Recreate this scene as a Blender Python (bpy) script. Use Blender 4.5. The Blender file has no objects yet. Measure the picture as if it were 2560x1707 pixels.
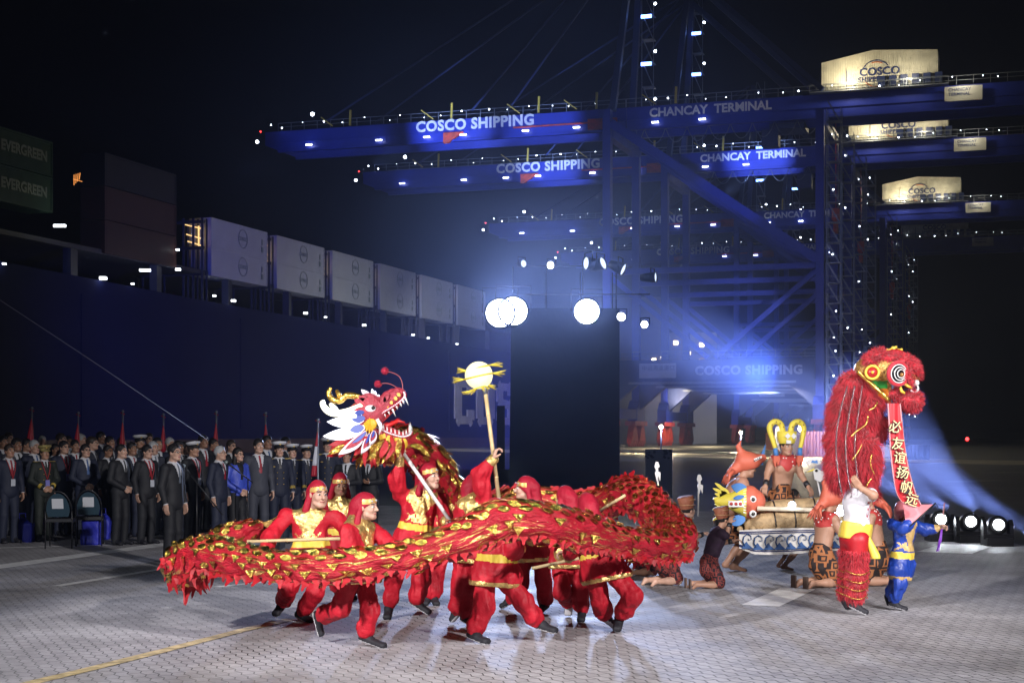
import bpy, math, random
import numpy as np
from mathutils import Vector, Matrix
sc = bpy.context.scene
R = math.radians
# ------------------------------------------------------------------ camera, world, lights, exposure
F = 3800.0; CX = 1280.0; HY = 1086.0; CH = 1.86          # focal length in photo pixels, horizon row, camera height
cam_d = bpy.data.cameras.new("camera"); cam = bpy.data.objects.new("camera", cam_d); sc.collection.objects.link(cam)
cam_d.sensor_width = 36; cam_d.lens = F / 2560 * 36; cam_d.shift_y = (HY - 853.5) / 2560
cam_d.clip_start = 0.1; cam_d.clip_end = 4000
cam.location = (0, 0, CH); cam.rotation_euler = (R(90), 0, 0)
sc.camera = cam
w = bpy.data.worlds.new("World"); sc.world = w; w.use_nodes = True
wn = w.node_tree; bg = wn.nodes["Background"]
sky = wn.nodes.new("ShaderNodeTexSky"); sky.sky_type = 'NISHITA'; sky.sun_disc = False
sky.sun_elevation = R(-5); sky.sun_rotation = R(140)
wn.links.new(sky.outputs[0], bg.inputs[0]); bg.inputs[1].default_value = 0.06
sc.view_settings.view_transform = 'Standard'; sc.view_settings.look = 'None'
sc.view_settings.gamma = 1; sc.view_settings.exposure = 0; sc.view_settings.use_curve_mapping = False
sc.cycles.use_denoising = True
try: sc.cycles.denoiser = 'OPENIMAGEDENOISE'
except Exception: pass
sc.cycles.max_bounces = 5; sc.cycles.diffuse_bounces = 2; sc.cycles.glossy_bounces = 3
sc.cycles.transparent_max_bounces = 8; sc.cycles.volume_bounces = 0; sc.cycles.transmission_bounces = 2
sc.cycles.sample_clamp_indirect = 4; sc.cycles.caustics_reflective = False; sc.cycles.caustics_refractive = False

def W(px, py, Y):                                        # a point of the place from its photo position and distance
    return Vector(((px - CX) / F * Y, Y, CH - (py - HY) / F * Y))
def G(px, py):                                           # a point on the ground
    Y = F * CH / (py - HY); return Vector(((px - CX) / F * Y, Y, 0))

def lamp(name, typ, loc, target, power, col, size=0.3, angle=40, blend=0.4):
    d = bpy.data.lights.new(name, typ); d.energy = power; d.color = col
    if typ in ('SPOT', 'POINT'): d.shadow_soft_size = size
    if typ == 'SPOT': d.spot_size = R(angle); d.spot_blend = blend
    o = bpy.data.objects.new(name, d); sc.collection.objects.link(o); o.location = loc
    if target is not None:
        o.rotation_euler = (Vector(target) - Vector(loc)).to_track_quat('-Z', 'Y').to_euler()
    return o
WHT = (1, .95, .93); BLU = (.10, .2, 1.0); CBL = (.35, .5, 1.0)
# stage lighting: front of house spots behind and beside the camera
lamp("stage_spot", 'SPOT', (-11, -1, 8.5), (-.6, 15, .6), 19500, (1, .955, .96), .3, 30, .6)
lamp("stage_spot", 'SPOT', (10, -2, 8.5), (.9, 15, .6), 18500, (1, .955, .96), .3, 30, .6)
lamp("stage_spot", 'SPOT', (2, -3, 8.5), (3.8, 17.5, 1.2), 6000, (1, .95, .95), .3, 17, .6)
lamp("stage_spot", 'SPOT', (-15, 2, 9), (-6, 20, 1.2), 2600, (.85, .9, 1.0), .5, 34, .9)
lamp("stage_spot", 'SPOT', (12, 2, 8.5), (3.6, 18, 1.5), 5000, (.95, .93, 1), .3, 26, .8)
exec_order = None
# ------------------------------------------------------------------ helpers
mats = {}
def nt(m): return m.node_tree.nodes, m.node_tree.links
def mat(name, col, rough=.6, metal=0, bump=0, bscale=40, var=0, vscale=6, emit=0, ecol=None, coat=0, sheen=0, alpha=1, spec=.5):
    if name in mats: return mats[name]
    m = bpy.data.materials.new(name); m.use_nodes = True; mats[name] = m
    N, L = nt(m); p = N["Principled BSDF"]
    p.inputs["Base Color"].default_value = (*col, 1); p.inputs["Roughness"].default_value = rough
    p.inputs["Metallic"].default_value = metal; p.inputs["Specular IOR Level"].default_value = spec
    if coat: p.inputs["Coat Weight"].default_value = coat
    if sheen: p.inputs["Sheen Weight"].default_value = sheen
    if alpha < 1: p.inputs["Alpha"].default_value = alpha
    if emit:
        p.inputs["Emission Color"].default_value = (*(ecol or col), 1); p.inputs["Emission Strength"].default_value = emit
    if var or bump:
        tc = N.new("ShaderNodeTexCoord")
    if var:
        n = N.new("ShaderNodeTexNoise"); n.inputs["Scale"].default_value = vscale; n.inputs["Detail"].default_value = 5
        L.new(tc.outputs["Object"], n.inputs["Vector"])
        r = N.new("ShaderNodeMapRange"); r.inputs["To Min"].default_value = 1 - var; r.inputs["To Max"].default_value = 1 + var
        r.inputs["From Min"].default_value = .3; r.inputs["From Max"].default_value = .7
        L.new(n.outputs["Fac"], r.inputs["Value"])
        v = N.new("ShaderNodeVectorMath"); v.operation = 'SCALE'; v.inputs[0].default_value = col
        L.new(r.outputs[0], v.inputs["Scale"]); L.new(v.outputs[0], p.inputs["Base Color"])
    if bump:
        n2 = N.new("ShaderNodeTexNoise"); n2.inputs["Scale"].default_value = bscale; n2.inputs["Detail"].default_value = 4
        L.new(tc.outputs["Object"], n2.inputs["Vector"])
        b = N.new("ShaderNodeBump"); b.inputs["Strength"].default_value = bump; b.inputs["Distance"].default_value = .02
        L.new(n2.outputs["Fac"], b.inputs["Height"]); L.new(b.outputs[0], p.inputs["Normal"])
    return m
def glow(name, col, s, sample=False):
    if name in mats: return mats[name]
    m = mat(name, (0, 0, 0), emit=s, ecol=col)
    if not sample: m.cycles.emission_sampling = 'NONE'
    return m

def link(name, me, parent=None, loc=None):
    o = bpy.data.objects.new(name, me); sc.collection.objects.link(o)
    if parent: o.parent = parent
    if loc is not None: o.location = loc
    return o
def np_mesh(name, V, Fq, smooth=True, midx=None):
    me = bpy.data.meshes.new(name); V = np.asarray(V, np.float32); Fq = np.asarray(Fq, np.int32)
    n = Fq.shape[1] if len(Fq) else 4
    me.vertices.add(len(V)); me.vertices.foreach_set("co", V.ravel())
    me.loops.add(Fq.size); me.loops.foreach_set("vertex_index", Fq.ravel())
    me.polygons.add(len(Fq)); me.polygons.foreach_set("loop_start", np.arange(0, Fq.size, n, dtype=np.int32))
    if smooth: me.polygons.foreach_set("use_smooth", np.ones(len(Fq), bool))
    if midx is not None: me.polygons.foreach_set("material_index", np.asarray(midx, np.int32))
    me.update(calc_edges=True); return me
def empty(name, loc=(0, 0, 0), rz=0):
    o = bpy.data.objects.new(name, None); sc.collection.objects.link(o); o.location = loc; o.rotation_euler = (0, 0, rz)
    o.empty_display_size = .1; return o
def tag(o, label=None, cat=None, group=None, kind=None):
    if label: o['label'] = label
    if cat: o['category'] = cat
    if group: o['group'] = group
    if kind: o['kind'] = kind
    return o
def copy_tree(o, parent=None):
    c = o.copy(); sc.collection.objects.link(c); c.parent = parent
    for ch in [x for x in o.children]: copy_tree(ch, c)
    return c
class MB:                                                 # collects shapes into one mesh
    def __init__(s): s.v = []; s.f = []; s.sm = []
    def add(s, vs, fs, sm=False):
        o = len(s.v); s.v += [tuple(x) for x in vs]; s.f += [tuple(i + o for i in f) for f in fs]; s.sm += [sm] * len(fs)
    def box(s, c, h, M=None):
        c = Vector(c); vs = []
        for x in (-1, 1):
            for y in (-1, 1):
                for z in (-1, 1):
                    p = Vector((x * h[0], y * h[1], z * h[2])); vs.append(c + (M @ p if M else p))
        s.add(vs, [(0, 1, 3, 2), (4, 6, 7, 5), (0, 4, 5, 1), (2, 3, 7, 6), (0, 2, 6, 4), (1, 5, 7, 3)]); return s
    def span(s, a, b): # box from corner to corner
        a = Vector(a); b = Vector(b); return s.box((a + b) / 2, (b - a) / 2)
    def bar(s, a, b, w, h=None, up=(0, 0, 1)):            # square bar from a to b
        a = Vector(a); b = Vector(b); h = h or w; d = (b - a); L = d.length; d.normalize()
        up = Vector(up)
        if abs(d.dot(up)) > .98: up = Vector((0, 1, 0)) if abs(d.y) < .9 else Vector((1, 0, 0))
        x = d.cross(up).normalized(); y = x.cross(d).normalized()
        M = Matrix((x, y, d)).transposed(); return s.box((a + b) / 2, (w / 2, h / 2, L / 2), M)
    def tube(s, pts, rs, n=8, caps=True, sq=1.0):
        pts = [Vector(p) for p in pts]; m = len(pts)
        if not hasattr(rs, '__len__'): rs = [rs] * m
        vs = []; px = None
        for i, p in enumerate(pts):
            d = (pts[min(i + 1, m - 1)] - pts[max(i - 1, 0)]).normalized()
            if px is None:
                a = Vector((0, 0, 1)) if abs(d.z) < .9 else Vector((1, 0, 0)); px = d.cross(a).normalized()
            else: px = (px - d * px.dot(d)).normalized()
            py = d.cross(px)
            for k in range(n):
                t = 2 * math.pi * k / n; vs.append(p + px * math.cos(t) * rs[i] + py * math.sin(t) * rs[i] * sq)
        fs = [(i * n + k, i * n + (k + 1) % n, (i + 1) * n + (k + 1) % n, (i + 1) * n + k) for i in range(m - 1) for k in range(n)]
        if caps: fs += [tuple(range(n - 1, -1, -1)), tuple(range((m - 1) * n, m * n))]
        s.add(vs, fs, True); return s
    def ball(s, c, r, n=10, m=6, M=None):
        c = Vector(c); r = r if hasattr(r, '__len__') else (r, r, r); vs = [c + (M @ Vector((0, 0, r[2])) if M else Vector((0, 0, r[2])))]
        for i in range(1, m):
            a = math.pi * i / m
            for k in range(n):
                t = 2 * math.pi * k / n; p = Vector((r[0] * math.sin(a) * math.cos(t), r[1] * math.sin(a) * math.sin(t), r[2] * math.cos(a)))
                vs.append(c + (M @ p if M else p))
        p = Vector((0, 0, -r[2])); vs.append(c + (M @ p if M else p)); e = len(vs) - 1
        fs = [(0, 1 + k, 1 + (k + 1) % n) for k in range(n)]
        for i in range(m - 2):
            fs += [(1 + i * n + k, 1 + (i + 1) * n + k, 1 + (i + 1) * n + (k + 1) % n, 1 + i * n + (k + 1) % n) for k in range(n)]
        fs += [(e, 1 + (m - 2) * n + (k + 1) % n, 1 + (m - 2) * n + k) for k in range(n)]
        s.add(vs, fs, True); return s
    def lathe(s, prof, c=(0, 0, 0), n=20, M=None, sm=True):
        c = Vector(c); vs = []
        for r, z in prof:
            for k in range(n):
                t = 2 * math.pi * k / n; p = Vector((r * math.cos(t), r * math.sin(t), z)); vs.append(c + (M @ p if M else p))
        s.add(vs, [(i * n + k, i * n + (k + 1) % n, (i + 1) * n + (k + 1) % n, (i + 1) * n + k) for i in range(len(prof) - 1) for k in range(n)], sm); return s
    def prism(s, poly, ex, o=(0, 0, 0), ax=(1, 0, 0), ay=(0, 0, 1)):   # polygon in plane ax, ay extruded by vector ex
        o = Vector(o); ax = Vector(ax); ay = Vector(ay); ex = Vector(ex); n = len(poly)
        a = [o + ax * x + ay * y - ex / 2 for x, y in poly]; b = [p + ex for p in a]
        s.add(a + b, [tuple(range(n)), tuple(range(2 * n - 1, n - 1, -1))] + [(i, i + n, (i + 1) % n + n, (i + 1) % n) for i in range(n)]); return s
    def build(s, name, m, parent=None, loc=None):
        me = bpy.data.meshes.new(name); me.from_pydata(s.v, [], s.f); me.polygons.foreach_set("use_smooth", s.sm)
        me.materials.append(m); me.update(); return link(name, me, parent, loc)

def text_mesh(name, body, size, m, M, parent=None, off=0.0, ext=.01, ls=1.0, align='LEFT', shear=0):
    c = bpy.data.curves.new(name, 'FONT'); c.body = body; c.size = size; c.offset = off; c.extrude = ext
    c.space_character = ls; c.align_x = align; c.shear = shear; c.resolution_u = 3
    t = bpy.data.objects.new("tmp_text", c); sc.collection.objects.link(t)
    bpy.context.view_layer.update(); dg = bpy.context.evaluated_depsgraph_get()
    me = bpy.data.meshes.new_from_object(t.evaluated_get(dg)); me.name = name
    bpy.data.objects.remove(t); bpy.data.curves.remove(c)
    me.transform(M); me.materials.clear(); me.materials.append(m); me.update()
    return link(name, me, parent)
def frame_M(o, ax, ay):                                    # text plane: ax reading direction, ay up
    ax = Vector(ax).normalized(); ay = Vector(ay).normalized(); az = ax.cross(ay)
    M = Matrix((ax, ay, az)).transposed().to_4x4(); M.translation = Vector(o); return M

# ---- signed distance blobs, meshed by surface nets: continuous bodies and cloth
class Blob:
    def __init__(s, lo, hi, h):
        s.h = h; s.lo = np.array(lo, float) - 2 * h; n = np.ceil((np.array(hi, float) + 2 * h - s.lo) / h).astype(int) + 1
        s.D = np.full(n, 1.0, np.float32); s.n = n
    @classmethod
    def around(c, pts, pad, h):
        a = np.array([tuple(p) for p in pts]); return c(a.min(0) - pad, a.max(0) + pad, h)
    def blk(s, mn, mx):
        i0 = np.clip(np.floor((mn - s.lo) / s.h).astype(int), 0, s.n); i1 = np.clip(np.ceil((mx - s.lo) / s.h).astype(int) + 1, 0, s.n)
        ax = [s.lo[k] + s.h * np.arange(i0[k], i1[k]) for k in range(3)]
        return tuple(slice(i0[k], i1[k]) for k in range(3)), ax[0][:, None, None], ax[1][None, :, None], ax[2][None, None, :]
    def put(s, sl, d, k, op):
        A = s.D[sl]; d = d.astype(np.float32)
        if op == 'sub':
            d = -d; hh = np.maximum(k - np.abs(A - d), 0) / k; s.D[sl] = np.maximum(A, d) + hh * hh * k * .25
        else:
            hh = np.maximum(k - np.abs(A - d), 0) / k; s.D[sl] = np.minimum(A, d) - hh * hh * k * .25
    def cone(s, a, b, ra, rb=None, k=.02, op='add', flat=None):
        rb = ra if rb is None else rb; a = np.array(tuple(a), float); b = np.array(tuple(b), float); m = max(ra, rb) + k + 2 * s.h
        sl, x, y, z = s.blk(np.minimum(a, b) - m, np.maximum(a, b) + m)
        if 0 in s.D[sl].shape: return s
        ba = b - a; L = max(ba @ ba, 1e-9); t = np.clip(((x - a[0]) * ba[0] + (y - a[1]) * ba[1] + (z - a[2]) * ba[2]) / L, 0, 1)
        dx = x - a[0] - t * ba[0]; dy = y - a[1] - t * ba[1]; dz = z - a[2] - t * ba[2]
        if flat is not None:                               # squash along a direction
            fv, q = np.array(tuple(flat[0])), flat[1]; dd = dx * fv[0] + dy * fv[1] + dz * fv[2]
            r2 = dx * dx + dy * dy + dz * dz + dd * dd * (q * q - 1); d = np.sqrt(np.maximum(r2, 0)) - (ra + t * (rb - ra)); d = d / math.sqrt(q)
        else: d = np.sqrt(dx * dx + dy * dy + dz * dz) - (ra + t * (rb - ra))
        s.put(sl, d, k, op); return s
    def chain(s, pts, rs, k=.02, flat=None):
        for i in range(len(pts) - 1): s.cone(pts[i], pts[i + 1], rs[i], rs[i + 1], k, flat=flat)
        return s
    def ell(s, c, r, B=None, k=.02, op='add'):             # B rows: axes
        c = np.array(tuple(c), float); B = np.eye(3) if B is None else np.array(B, float); r = np.array(r, float); m = max(r) + k + 2 * s.h
        sl, x, y, z = s.blk(c - m, c + m)
        if 0 in s.D[sl].shape: return s
        x = x - c[0]; y = y - c[1]; z = z - c[2]; q0 = 0; q1 = 0
        for i in range(3):
            t = x * B[i, 0] + y * B[i, 1] + z * B[i, 2]; q0 = q0 + (t / r[i]) ** 2; q1 = q1 + (t / r[i] ** 2) ** 2
        q0 = np.sqrt(q0); d = q0 * (q0 - 1) / np.maximum(np.sqrt(q1), 1e-6); s.put(sl, d, k, op); return s
    def box(s, c, hf, B=None, rn=.01, k=.01, op='add'):
        c = np.array(tuple(c), float); B = np.eye(3) if B is None else np.array(B, float); m = np.linalg.norm(hf) + k + 2 * s.h
        sl, x, y, z = s.blk(c - m, c + m)
        if 0 in s.D[sl].shape: return s
        x = x - c[0]; y = y - c[1]; z = z - c[2]; q = []
        for i in range(3): q.append(np.abs(x * B[i, 0] + y * B[i, 1] + z * B[i, 2]) - hf[i] + rn)
        d = np.sqrt(sum(np.maximum(t, 0) ** 2 for t in q)) + np.minimum(np.maximum(np.maximum(q[0], q[1]), q[2]), 0) - rn
        s.put(sl, d, k, op); return s
    def wrinkle(s, amp, fr, seed=0, zf=.7):
        rg = random.Random(seed); sl, x, y, z = s.blk(s.lo, s.lo + s.n * s.h); acc = 0
        for i in range(5):
            v = [rg.uniform(-1, 1) for _ in range(3)]; v[2] *= zf; f = fr * rg.uniform(.6, 1.8)
            w = [rg.uniform(-1, 1) * 7 for _ in range(3)]
            acc = acc + np.sin(f * (v[0] * x + v[1] * y + v[2] * z) + 1.5 * np.sin(w[0] * x + w[1] * y + w[2] * z) + rg.uniform(0, 6)) ** 3
        s.D = s.D + (amp * acc * .5).astype(np.float32); return s
    def mesh(s):
        D = s.D; D[0] = D[-1] = 1; D[:, 0] = D[:, -1] = 1; D[:, :, 0] = D[:, :, -1] = 1
        S = D < 0; c = S.astype(np.int8)
        cnt = sum(c[i:c.shape[0] - 1 + i, j:c.shape[1] - 1 + j, k:c.shape[2] - 1 + k] for i in (0, 1) for j in (0, 1) for k in (0, 1))
        I = np.argwhere((cnt > 0) & (cnt < 8)); idx = np.full(cnt.shape, -1, np.int32); idx[tuple(I.T)] = np.arange(len(I))
        cor = np.array([(i, j, k) for i in (0, 1) for j in (0, 1) for k in (0, 1)]); val = np.stack([D[tuple((I + q).T)] for q in cor], 1)
        P = np.zeros((len(I), 3)); n = np.zeros(len(I))
        for a in range(8):
            for b in range(a + 1, 8):
                if np.abs(cor[a] - cor[b]).sum() != 1: continue
                va, vb = val[:, a], val[:, b]; x = (va < 0) != (vb < 0); t = np.where(x, va / np.where(x, va - vb, 1), 0)
                P += np.where(x[:, None], cor[a] + t[:, None] * (cor[b] - cor[a]), 0); n += x
        V = s.lo + s.h * (I + P / n[:, None]); Q = []
        for ax in range(3):
            o = [k for k in range(3) if k != ax]; A = np.take(S, range(0, S.shape[ax] - 1), ax); B = np.take(S, range(1, S.shape[ax]), ax)
            E = np.argwhere(A != B); fl = A[tuple(E.T)]; q = []
            for du, dv in ((0, 0), (-1, 0), (-1, -1), (0, -1)):
                e = E.copy(); e[:, o[0]] += du; e[:, o[1]] += dv; q.append(idx[tuple(e.T)])
            q = np.stack(q, 1)
            if ax == 1: fl = ~fl
            q[~fl] = q[~fl][:, ::-1]; Q.append(q[(q >= 0).all(1)])
        return V, np.concatenate(Q)
def centers(V, Q): return V[Q].mean(1)
def split_emit(V, Q, lab, specs, parent, rel=(0, 0, 0)):   # lab: int per face; specs: {int: (name, material)}
    out = {}
    for k, (nm, m) in specs.items():
        q = Q[lab == k]
        if len(q) == 0: continue
        u, inv = np.unique(q, return_inverse=True); me = np_mesh(nm, V[u] - np.array(tuple(rel)), inv.reshape(q.shape)); me.materials.append(m)
        out[k] = link(nm, me, parent)
    return out
# ------------------------------------------------------------------ the setting
QU = Vector((.310, .951, 0)).normalized(); QV = Vector((-.951, .310, 0)).normalized()   # along the quay, towards the sea
def ground_mat():
    m = bpy.data.materials.new("paving"); m.use_nodes = True; N, L = nt(m); p = N["Principled BSDF"]
    tc = N.new("ShaderNodeTexCoord")
    # interlocking wavy blocks: brick pattern on coordinates bent by a short wave
    mp = N.new("ShaderNodeMapping"); mp.inputs["Rotation"].default_value = (0, 0, R(66)); L.new(tc.outputs["Object"], mp.inputs[0])
    sx = N.new("ShaderNodeSeparateXYZ"); L.new(mp.outputs[0], sx.inputs[0])
    def M(op, a, b=None):
        n = N.new("ShaderNodeMath"); n.operation = op
        for i, q in enumerate((a, b)):
            if q is None: continue
            if isinstance(q, (int, float)): n.inputs[i].default_value = q
            else: L.new(q, n.inputs[i])
        return n.outputs[0]
    def tri(v): return M('ABSOLUTE', M('SUBTRACT', M('FRACT', v), .5))
    yy = M('ADD', sx.outputs[1], M('MULTIPLY', tri(M('MULTIPLY', sx.outputs[0], 1 / .20)), .06))
    xx = M('ADD', sx.outputs[0], M('MULTIPLY', tri(M('MULTIPLY', sx.outputs[1], 1 / .10)), .022))
    cx = N.new("ShaderNodeCombineXYZ"); L.new(xx, cx.inputs[0]); L.new(yy, cx.inputs[1])
    br = N.new("ShaderNodeTexBrick"); L.new(cx.outputs[0], br.inputs["Vector"]); br.inputs["Scale"].default_value = 1
    br.inputs["Brick Width"].default_value = .20; br.inputs["Row Height"].default_value = .10; br.inputs["Mortar Size"].default_value = .0055
    br.inputs["Mortar Smooth"].default_value = .1
    br.inputs["Color1"].default_value = (.44, .43, .45, 1); br.inputs["Color2"].default_value = (.38, .37, .39, 1); nm = N.new("ShaderNodeTexNoise"); nm.inputs["Scale"].default_value = .35; nm.inputs["Detail"].default_value = 5; L.new(tc.outputs["Object"], nm.inputs["Vector"])
    mm = N.new("ShaderNodeMapRange"); mm.inputs["From Min"].default_value = .4; mm.inputs["From Max"].default_value = .6; mm.inputs["To Min"].default_value = .02; mm.inputs["To Max"].default_value = .24; sxx = N.new("ShaderNodeSeparateXYZ"); L.new(tc.outputs["Object"], sxx.inputs[0]); ad = N.new("ShaderNodeMath"); ad.operation = 'MULTIPLY_ADD'; L.new(sxx.outputs[0], ad.inputs[0]); ad.inputs[1].default_value = -.035; L.new(nm.outputs["Fac"], ad.inputs[2]); L.new(ad.outputs[0], mm.inputs[0]); L.new(mm.outputs[0], br.inputs["Mortar"])
    n = N.new("ShaderNodeTexNoise"); n.inputs["Scale"].default_value = .8; n.inputs["Detail"].default_value = 8; n.inputs["Roughness"].default_value = .65
    L.new(tc.outputs["Object"], n.inputs["Vector"])
    mr = N.new("ShaderNodeMapRange"); mr.inputs["From Min"].default_value = .3; mr.inputs["From Max"].default_value = .7
    mr.inputs["To Min"].default_value = .62; mr.inputs["To Max"].default_value = 1.28; L.new(n.outputs["Fac"], mr.inputs[0])
    n3 = N.new("ShaderNodeTexNoise"); n3.inputs["Scale"].default_value = 14; n3.inputs["Detail"].default_value = 6; L.new(tc.outputs["Object"], n3.inputs["Vector"])
    mr3 = N.new("ShaderNodeMapRange"); mr3.inputs["To Min"].default_value = .8; mr3.inputs["To Max"].default_value = 1.2; L.new(n3.outputs["Fac"], mr3.inputs[0])
    sc1 = N.new("ShaderNodeVectorMath"); sc1.operation = 'SCALE'; L.new(br.outputs["Color"], sc1.inputs[0]); L.new(mr.outputs[0], sc1.inputs["Scale"])
    sc2 = N.new("ShaderNodeVectorMath"); sc2.operation = 'SCALE'; L.new(sc1.outputs[0], sc2.inputs[0]); L.new(mr3.outputs[0], sc2.inputs["Scale"])
    L.new(sc2.outputs[0], p.inputs["Base Color"])
    rr = N.new("ShaderNodeMapRange"); rr.inputs["From Min"].default_value = .35; rr.inputs["From Max"].default_value = .65
    rr.inputs["To Min"].default_value = .55; rr.inputs["To Max"].default_value = .8; L.new(n.outputs["Fac"], rr.inputs[0]); L.new(rr.outputs[0], p.inputs["Roughness"]); p.inputs["Specular IOR Level"].default_value = .3
    b = N.new("ShaderNodeBump"); b.inputs["Strength"].default_value = .55; b.inputs["Distance"].default_value = .008
    inv = M('SUBTRACT', M('MULTIPLY', n3.outputs["Fac"], .3), br.outputs["Fac"]); L.new(inv, b.inputs["Height"]); L.new(b.outputs[0], p.inputs["Normal"])
    return m
def sheet(name, poly, z, m, kind='structure'):
    me = bpy.data.meshes.new(name); me.from_pydata([(x, y, z) for x, y in poly], [], [tuple(range(len(poly)))]); me.materials.append(m)
    o = link(name, me)
    if kind: o['kind'] = kind
    return o
def GX(px, py): g = G(px, py); return (g.x, g.y)
asph = mat("asphalt", (.05, .062, .062), .5, bump=.3, bscale=30, var=.25, vscale=.35)
seaw = mat("sea_water", (.004, .007, .012), .15, bump=.6, bscale=1.5)
sheet("sea", [(-3000, -60), (3000, -60), (3000, 3500), (-3000, 3500)], -3.0, seaw)
# quay apron: bounded by the berth line on the sea side
q0 = Vector((-13.5, 205, 0)) - QV * 2
a = q0 - QU * 330; b_ = q0 + QU * 420
sheet("ground", [(a.x, a.y), (a.x + 420, a.y - 130), (b_.x + 330, b_.y - 110), (b_.x, b_.y)], 0, asph)
# stage paving in the foreground
pv = [(-60, -8), (60, -8), (60, 28), GX(2700, 1385), GX(2520, 1362), GX(2330, 1300), GX(1900, 1285), GX(1400, 1280), GX(900, 1285), GX(400, 1292), (-60, 37)]
pv = [(-60, -8), (60, -8), (60, 22), GX(2560, 1364), GX(2330, 1300), GX(1500, 1268), GX(800, 1262), (-60, 41)]
sheet("paving", pv, .004, ground_mat())
wl = mat("road_marking_white", (.85, .85, .85), .55, var=.2, vscale=6)
yl = mat("road_marking_yellow", (.56, .45, .24), .6, var=.45, vscale=9, bump=.2)
cst = mat("pale_concrete", (.60, .56, .42), .5, var=.15, vscale=.5)
def strip(name, a, b, w_, m, z=.008):
    a = Vector(a); b = Vector(b); d = (b - a).normalized(); n = Vector((-d.y, d.x)) * w_ / 2
    return sheet(name, [tuple((a - n)[:2]), tuple((b - n)[:2]), tuple((b + n)[:2]), tuple((a + n)[:2])], z, m)
V2 = lambda px, py: Vector(GX(px, py))
strip("road_line", V2(-60, 1425), V2(430, 1358), .42, wl)
strip("road_line", V2(-300, 1378), V2(300, 1362), .16, wl)
strip("road_line", V2(140, 1466), V2(480, 1410), .15, wl)
strip("road_line", V2(540, 1468), V2(830, 1437), .13, wl)
strip("road_line", V2(1900, 1515), V2(1995, 1472), .42, wl)
strip("road_line", V2(2360, 1382), V2(2420, 1362), .85, wl)
pts = [(60, 1712), (230, 1672), (430, 1622), (600, 1578), (730, 1548)]
for i in range(len(pts) - 1): strip("yellow_line", V2(*pts[i]), V2(*pts[i + 1]) + (V2(*pts[i + 1]) - V2(*pts[i])) * .004, .14, yl, .008 + i * .0006)
strip("crane_rail_strip", V2(900, 1119), V2(2700, 1160), 12, cst, .01)
for (x0, y0, x1, y1) in ((1700, 1195, 2040, 1186), (1540, 1225, 1880, 1245), (2330, 1240, 2480, 1228)):
    strip("apron_line", V2(x0, y0), V2(x1, y1), .12, mat("worn_marking", (.2, .21, .2), .6), .006)
for (x0, y0, x1, y1) in ((2380, 1205, 2475, 1200), (2470, 1182, 2560, 1180)):
    strip("apron_arrow", V2(x0, y0), V2(x1, y1), 1.3, mat("worn_marking", (.2, .21, .2), .6), .006)

# ------------------------------------------------------------------ cranes
blue = mat("crane_blue_paint", (.012, .03, .34), .45, var=.12, vscale=.4)
dblue = mat("crane_navy_paint", (.02, .035, .12), .5)
steel = mat("galvanised_steel", (.25, .28, .33), .45, .6)
redp = mat("crane_red_paint", (.55, .06, .03), .5, var=.3, vscale=1.5)
yelp = mat("hazard_yellow", (.6, .45, .05), .5)
lw = mat("letter_white", (.75, .75, .75), .5)
bulb = glow("white_lamp", (.8, .88, 1), 16); wbulb = glow("warm_lamp", (1, .8, .5), 22); rbulb = glow("red_beacon", (1, .03, .03), 12); bbulb = glow("blue_lamp", (.15, .3, 1), 10)
tube_l = glow("strip_lamp", (.85, .92, 1), 9)
housem = mat("machinery_house_panel", (.62, .60, .52), .5, var=.05, vscale=.5)
def corr(name, col, sc_=3.0, depth=.35, rough=.55):         # corrugated panel
    if name in mats: return mats[name]
    m = mat(name, col, rough, var=.18, vscale=.7); N, L = nt(m); p = N["Principled BSDF"]; tc = N.new("ShaderNodeTexCoord")
    wv = N.new("ShaderNodeTexWave"); wv.wave_type = 'BANDS'; wv.bands_direction = 'X'; wv.inputs["Scale"].default_value = sc_; wv.wave_profile = 'TRI'
    L.new(tc.outputs["Object"], wv.inputs[0]); b = N.new("ShaderNodeBump"); b.inputs["Strength"].default_value = depth; b.inputs["Distance"].default_value = .15
    L.new(wv.outputs["Fac"], b.inputs["Height"]); L.new(b.outputs[0], p.inputs["Normal"]); return m
housem = corr("machinery_house_panel_ribbed", (.62, .60, .50), 1.3, .3)
def mirror_tree(o):                                       # the crane is drawn with x towards the sea; turn it into a right-handed frame
    for ch in o.children:
        ch.data.transform(Matrix.Scale(-1, 4, (1, 0, 0))); ch.data.flip_normals(); mirror_tree(ch)
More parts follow.
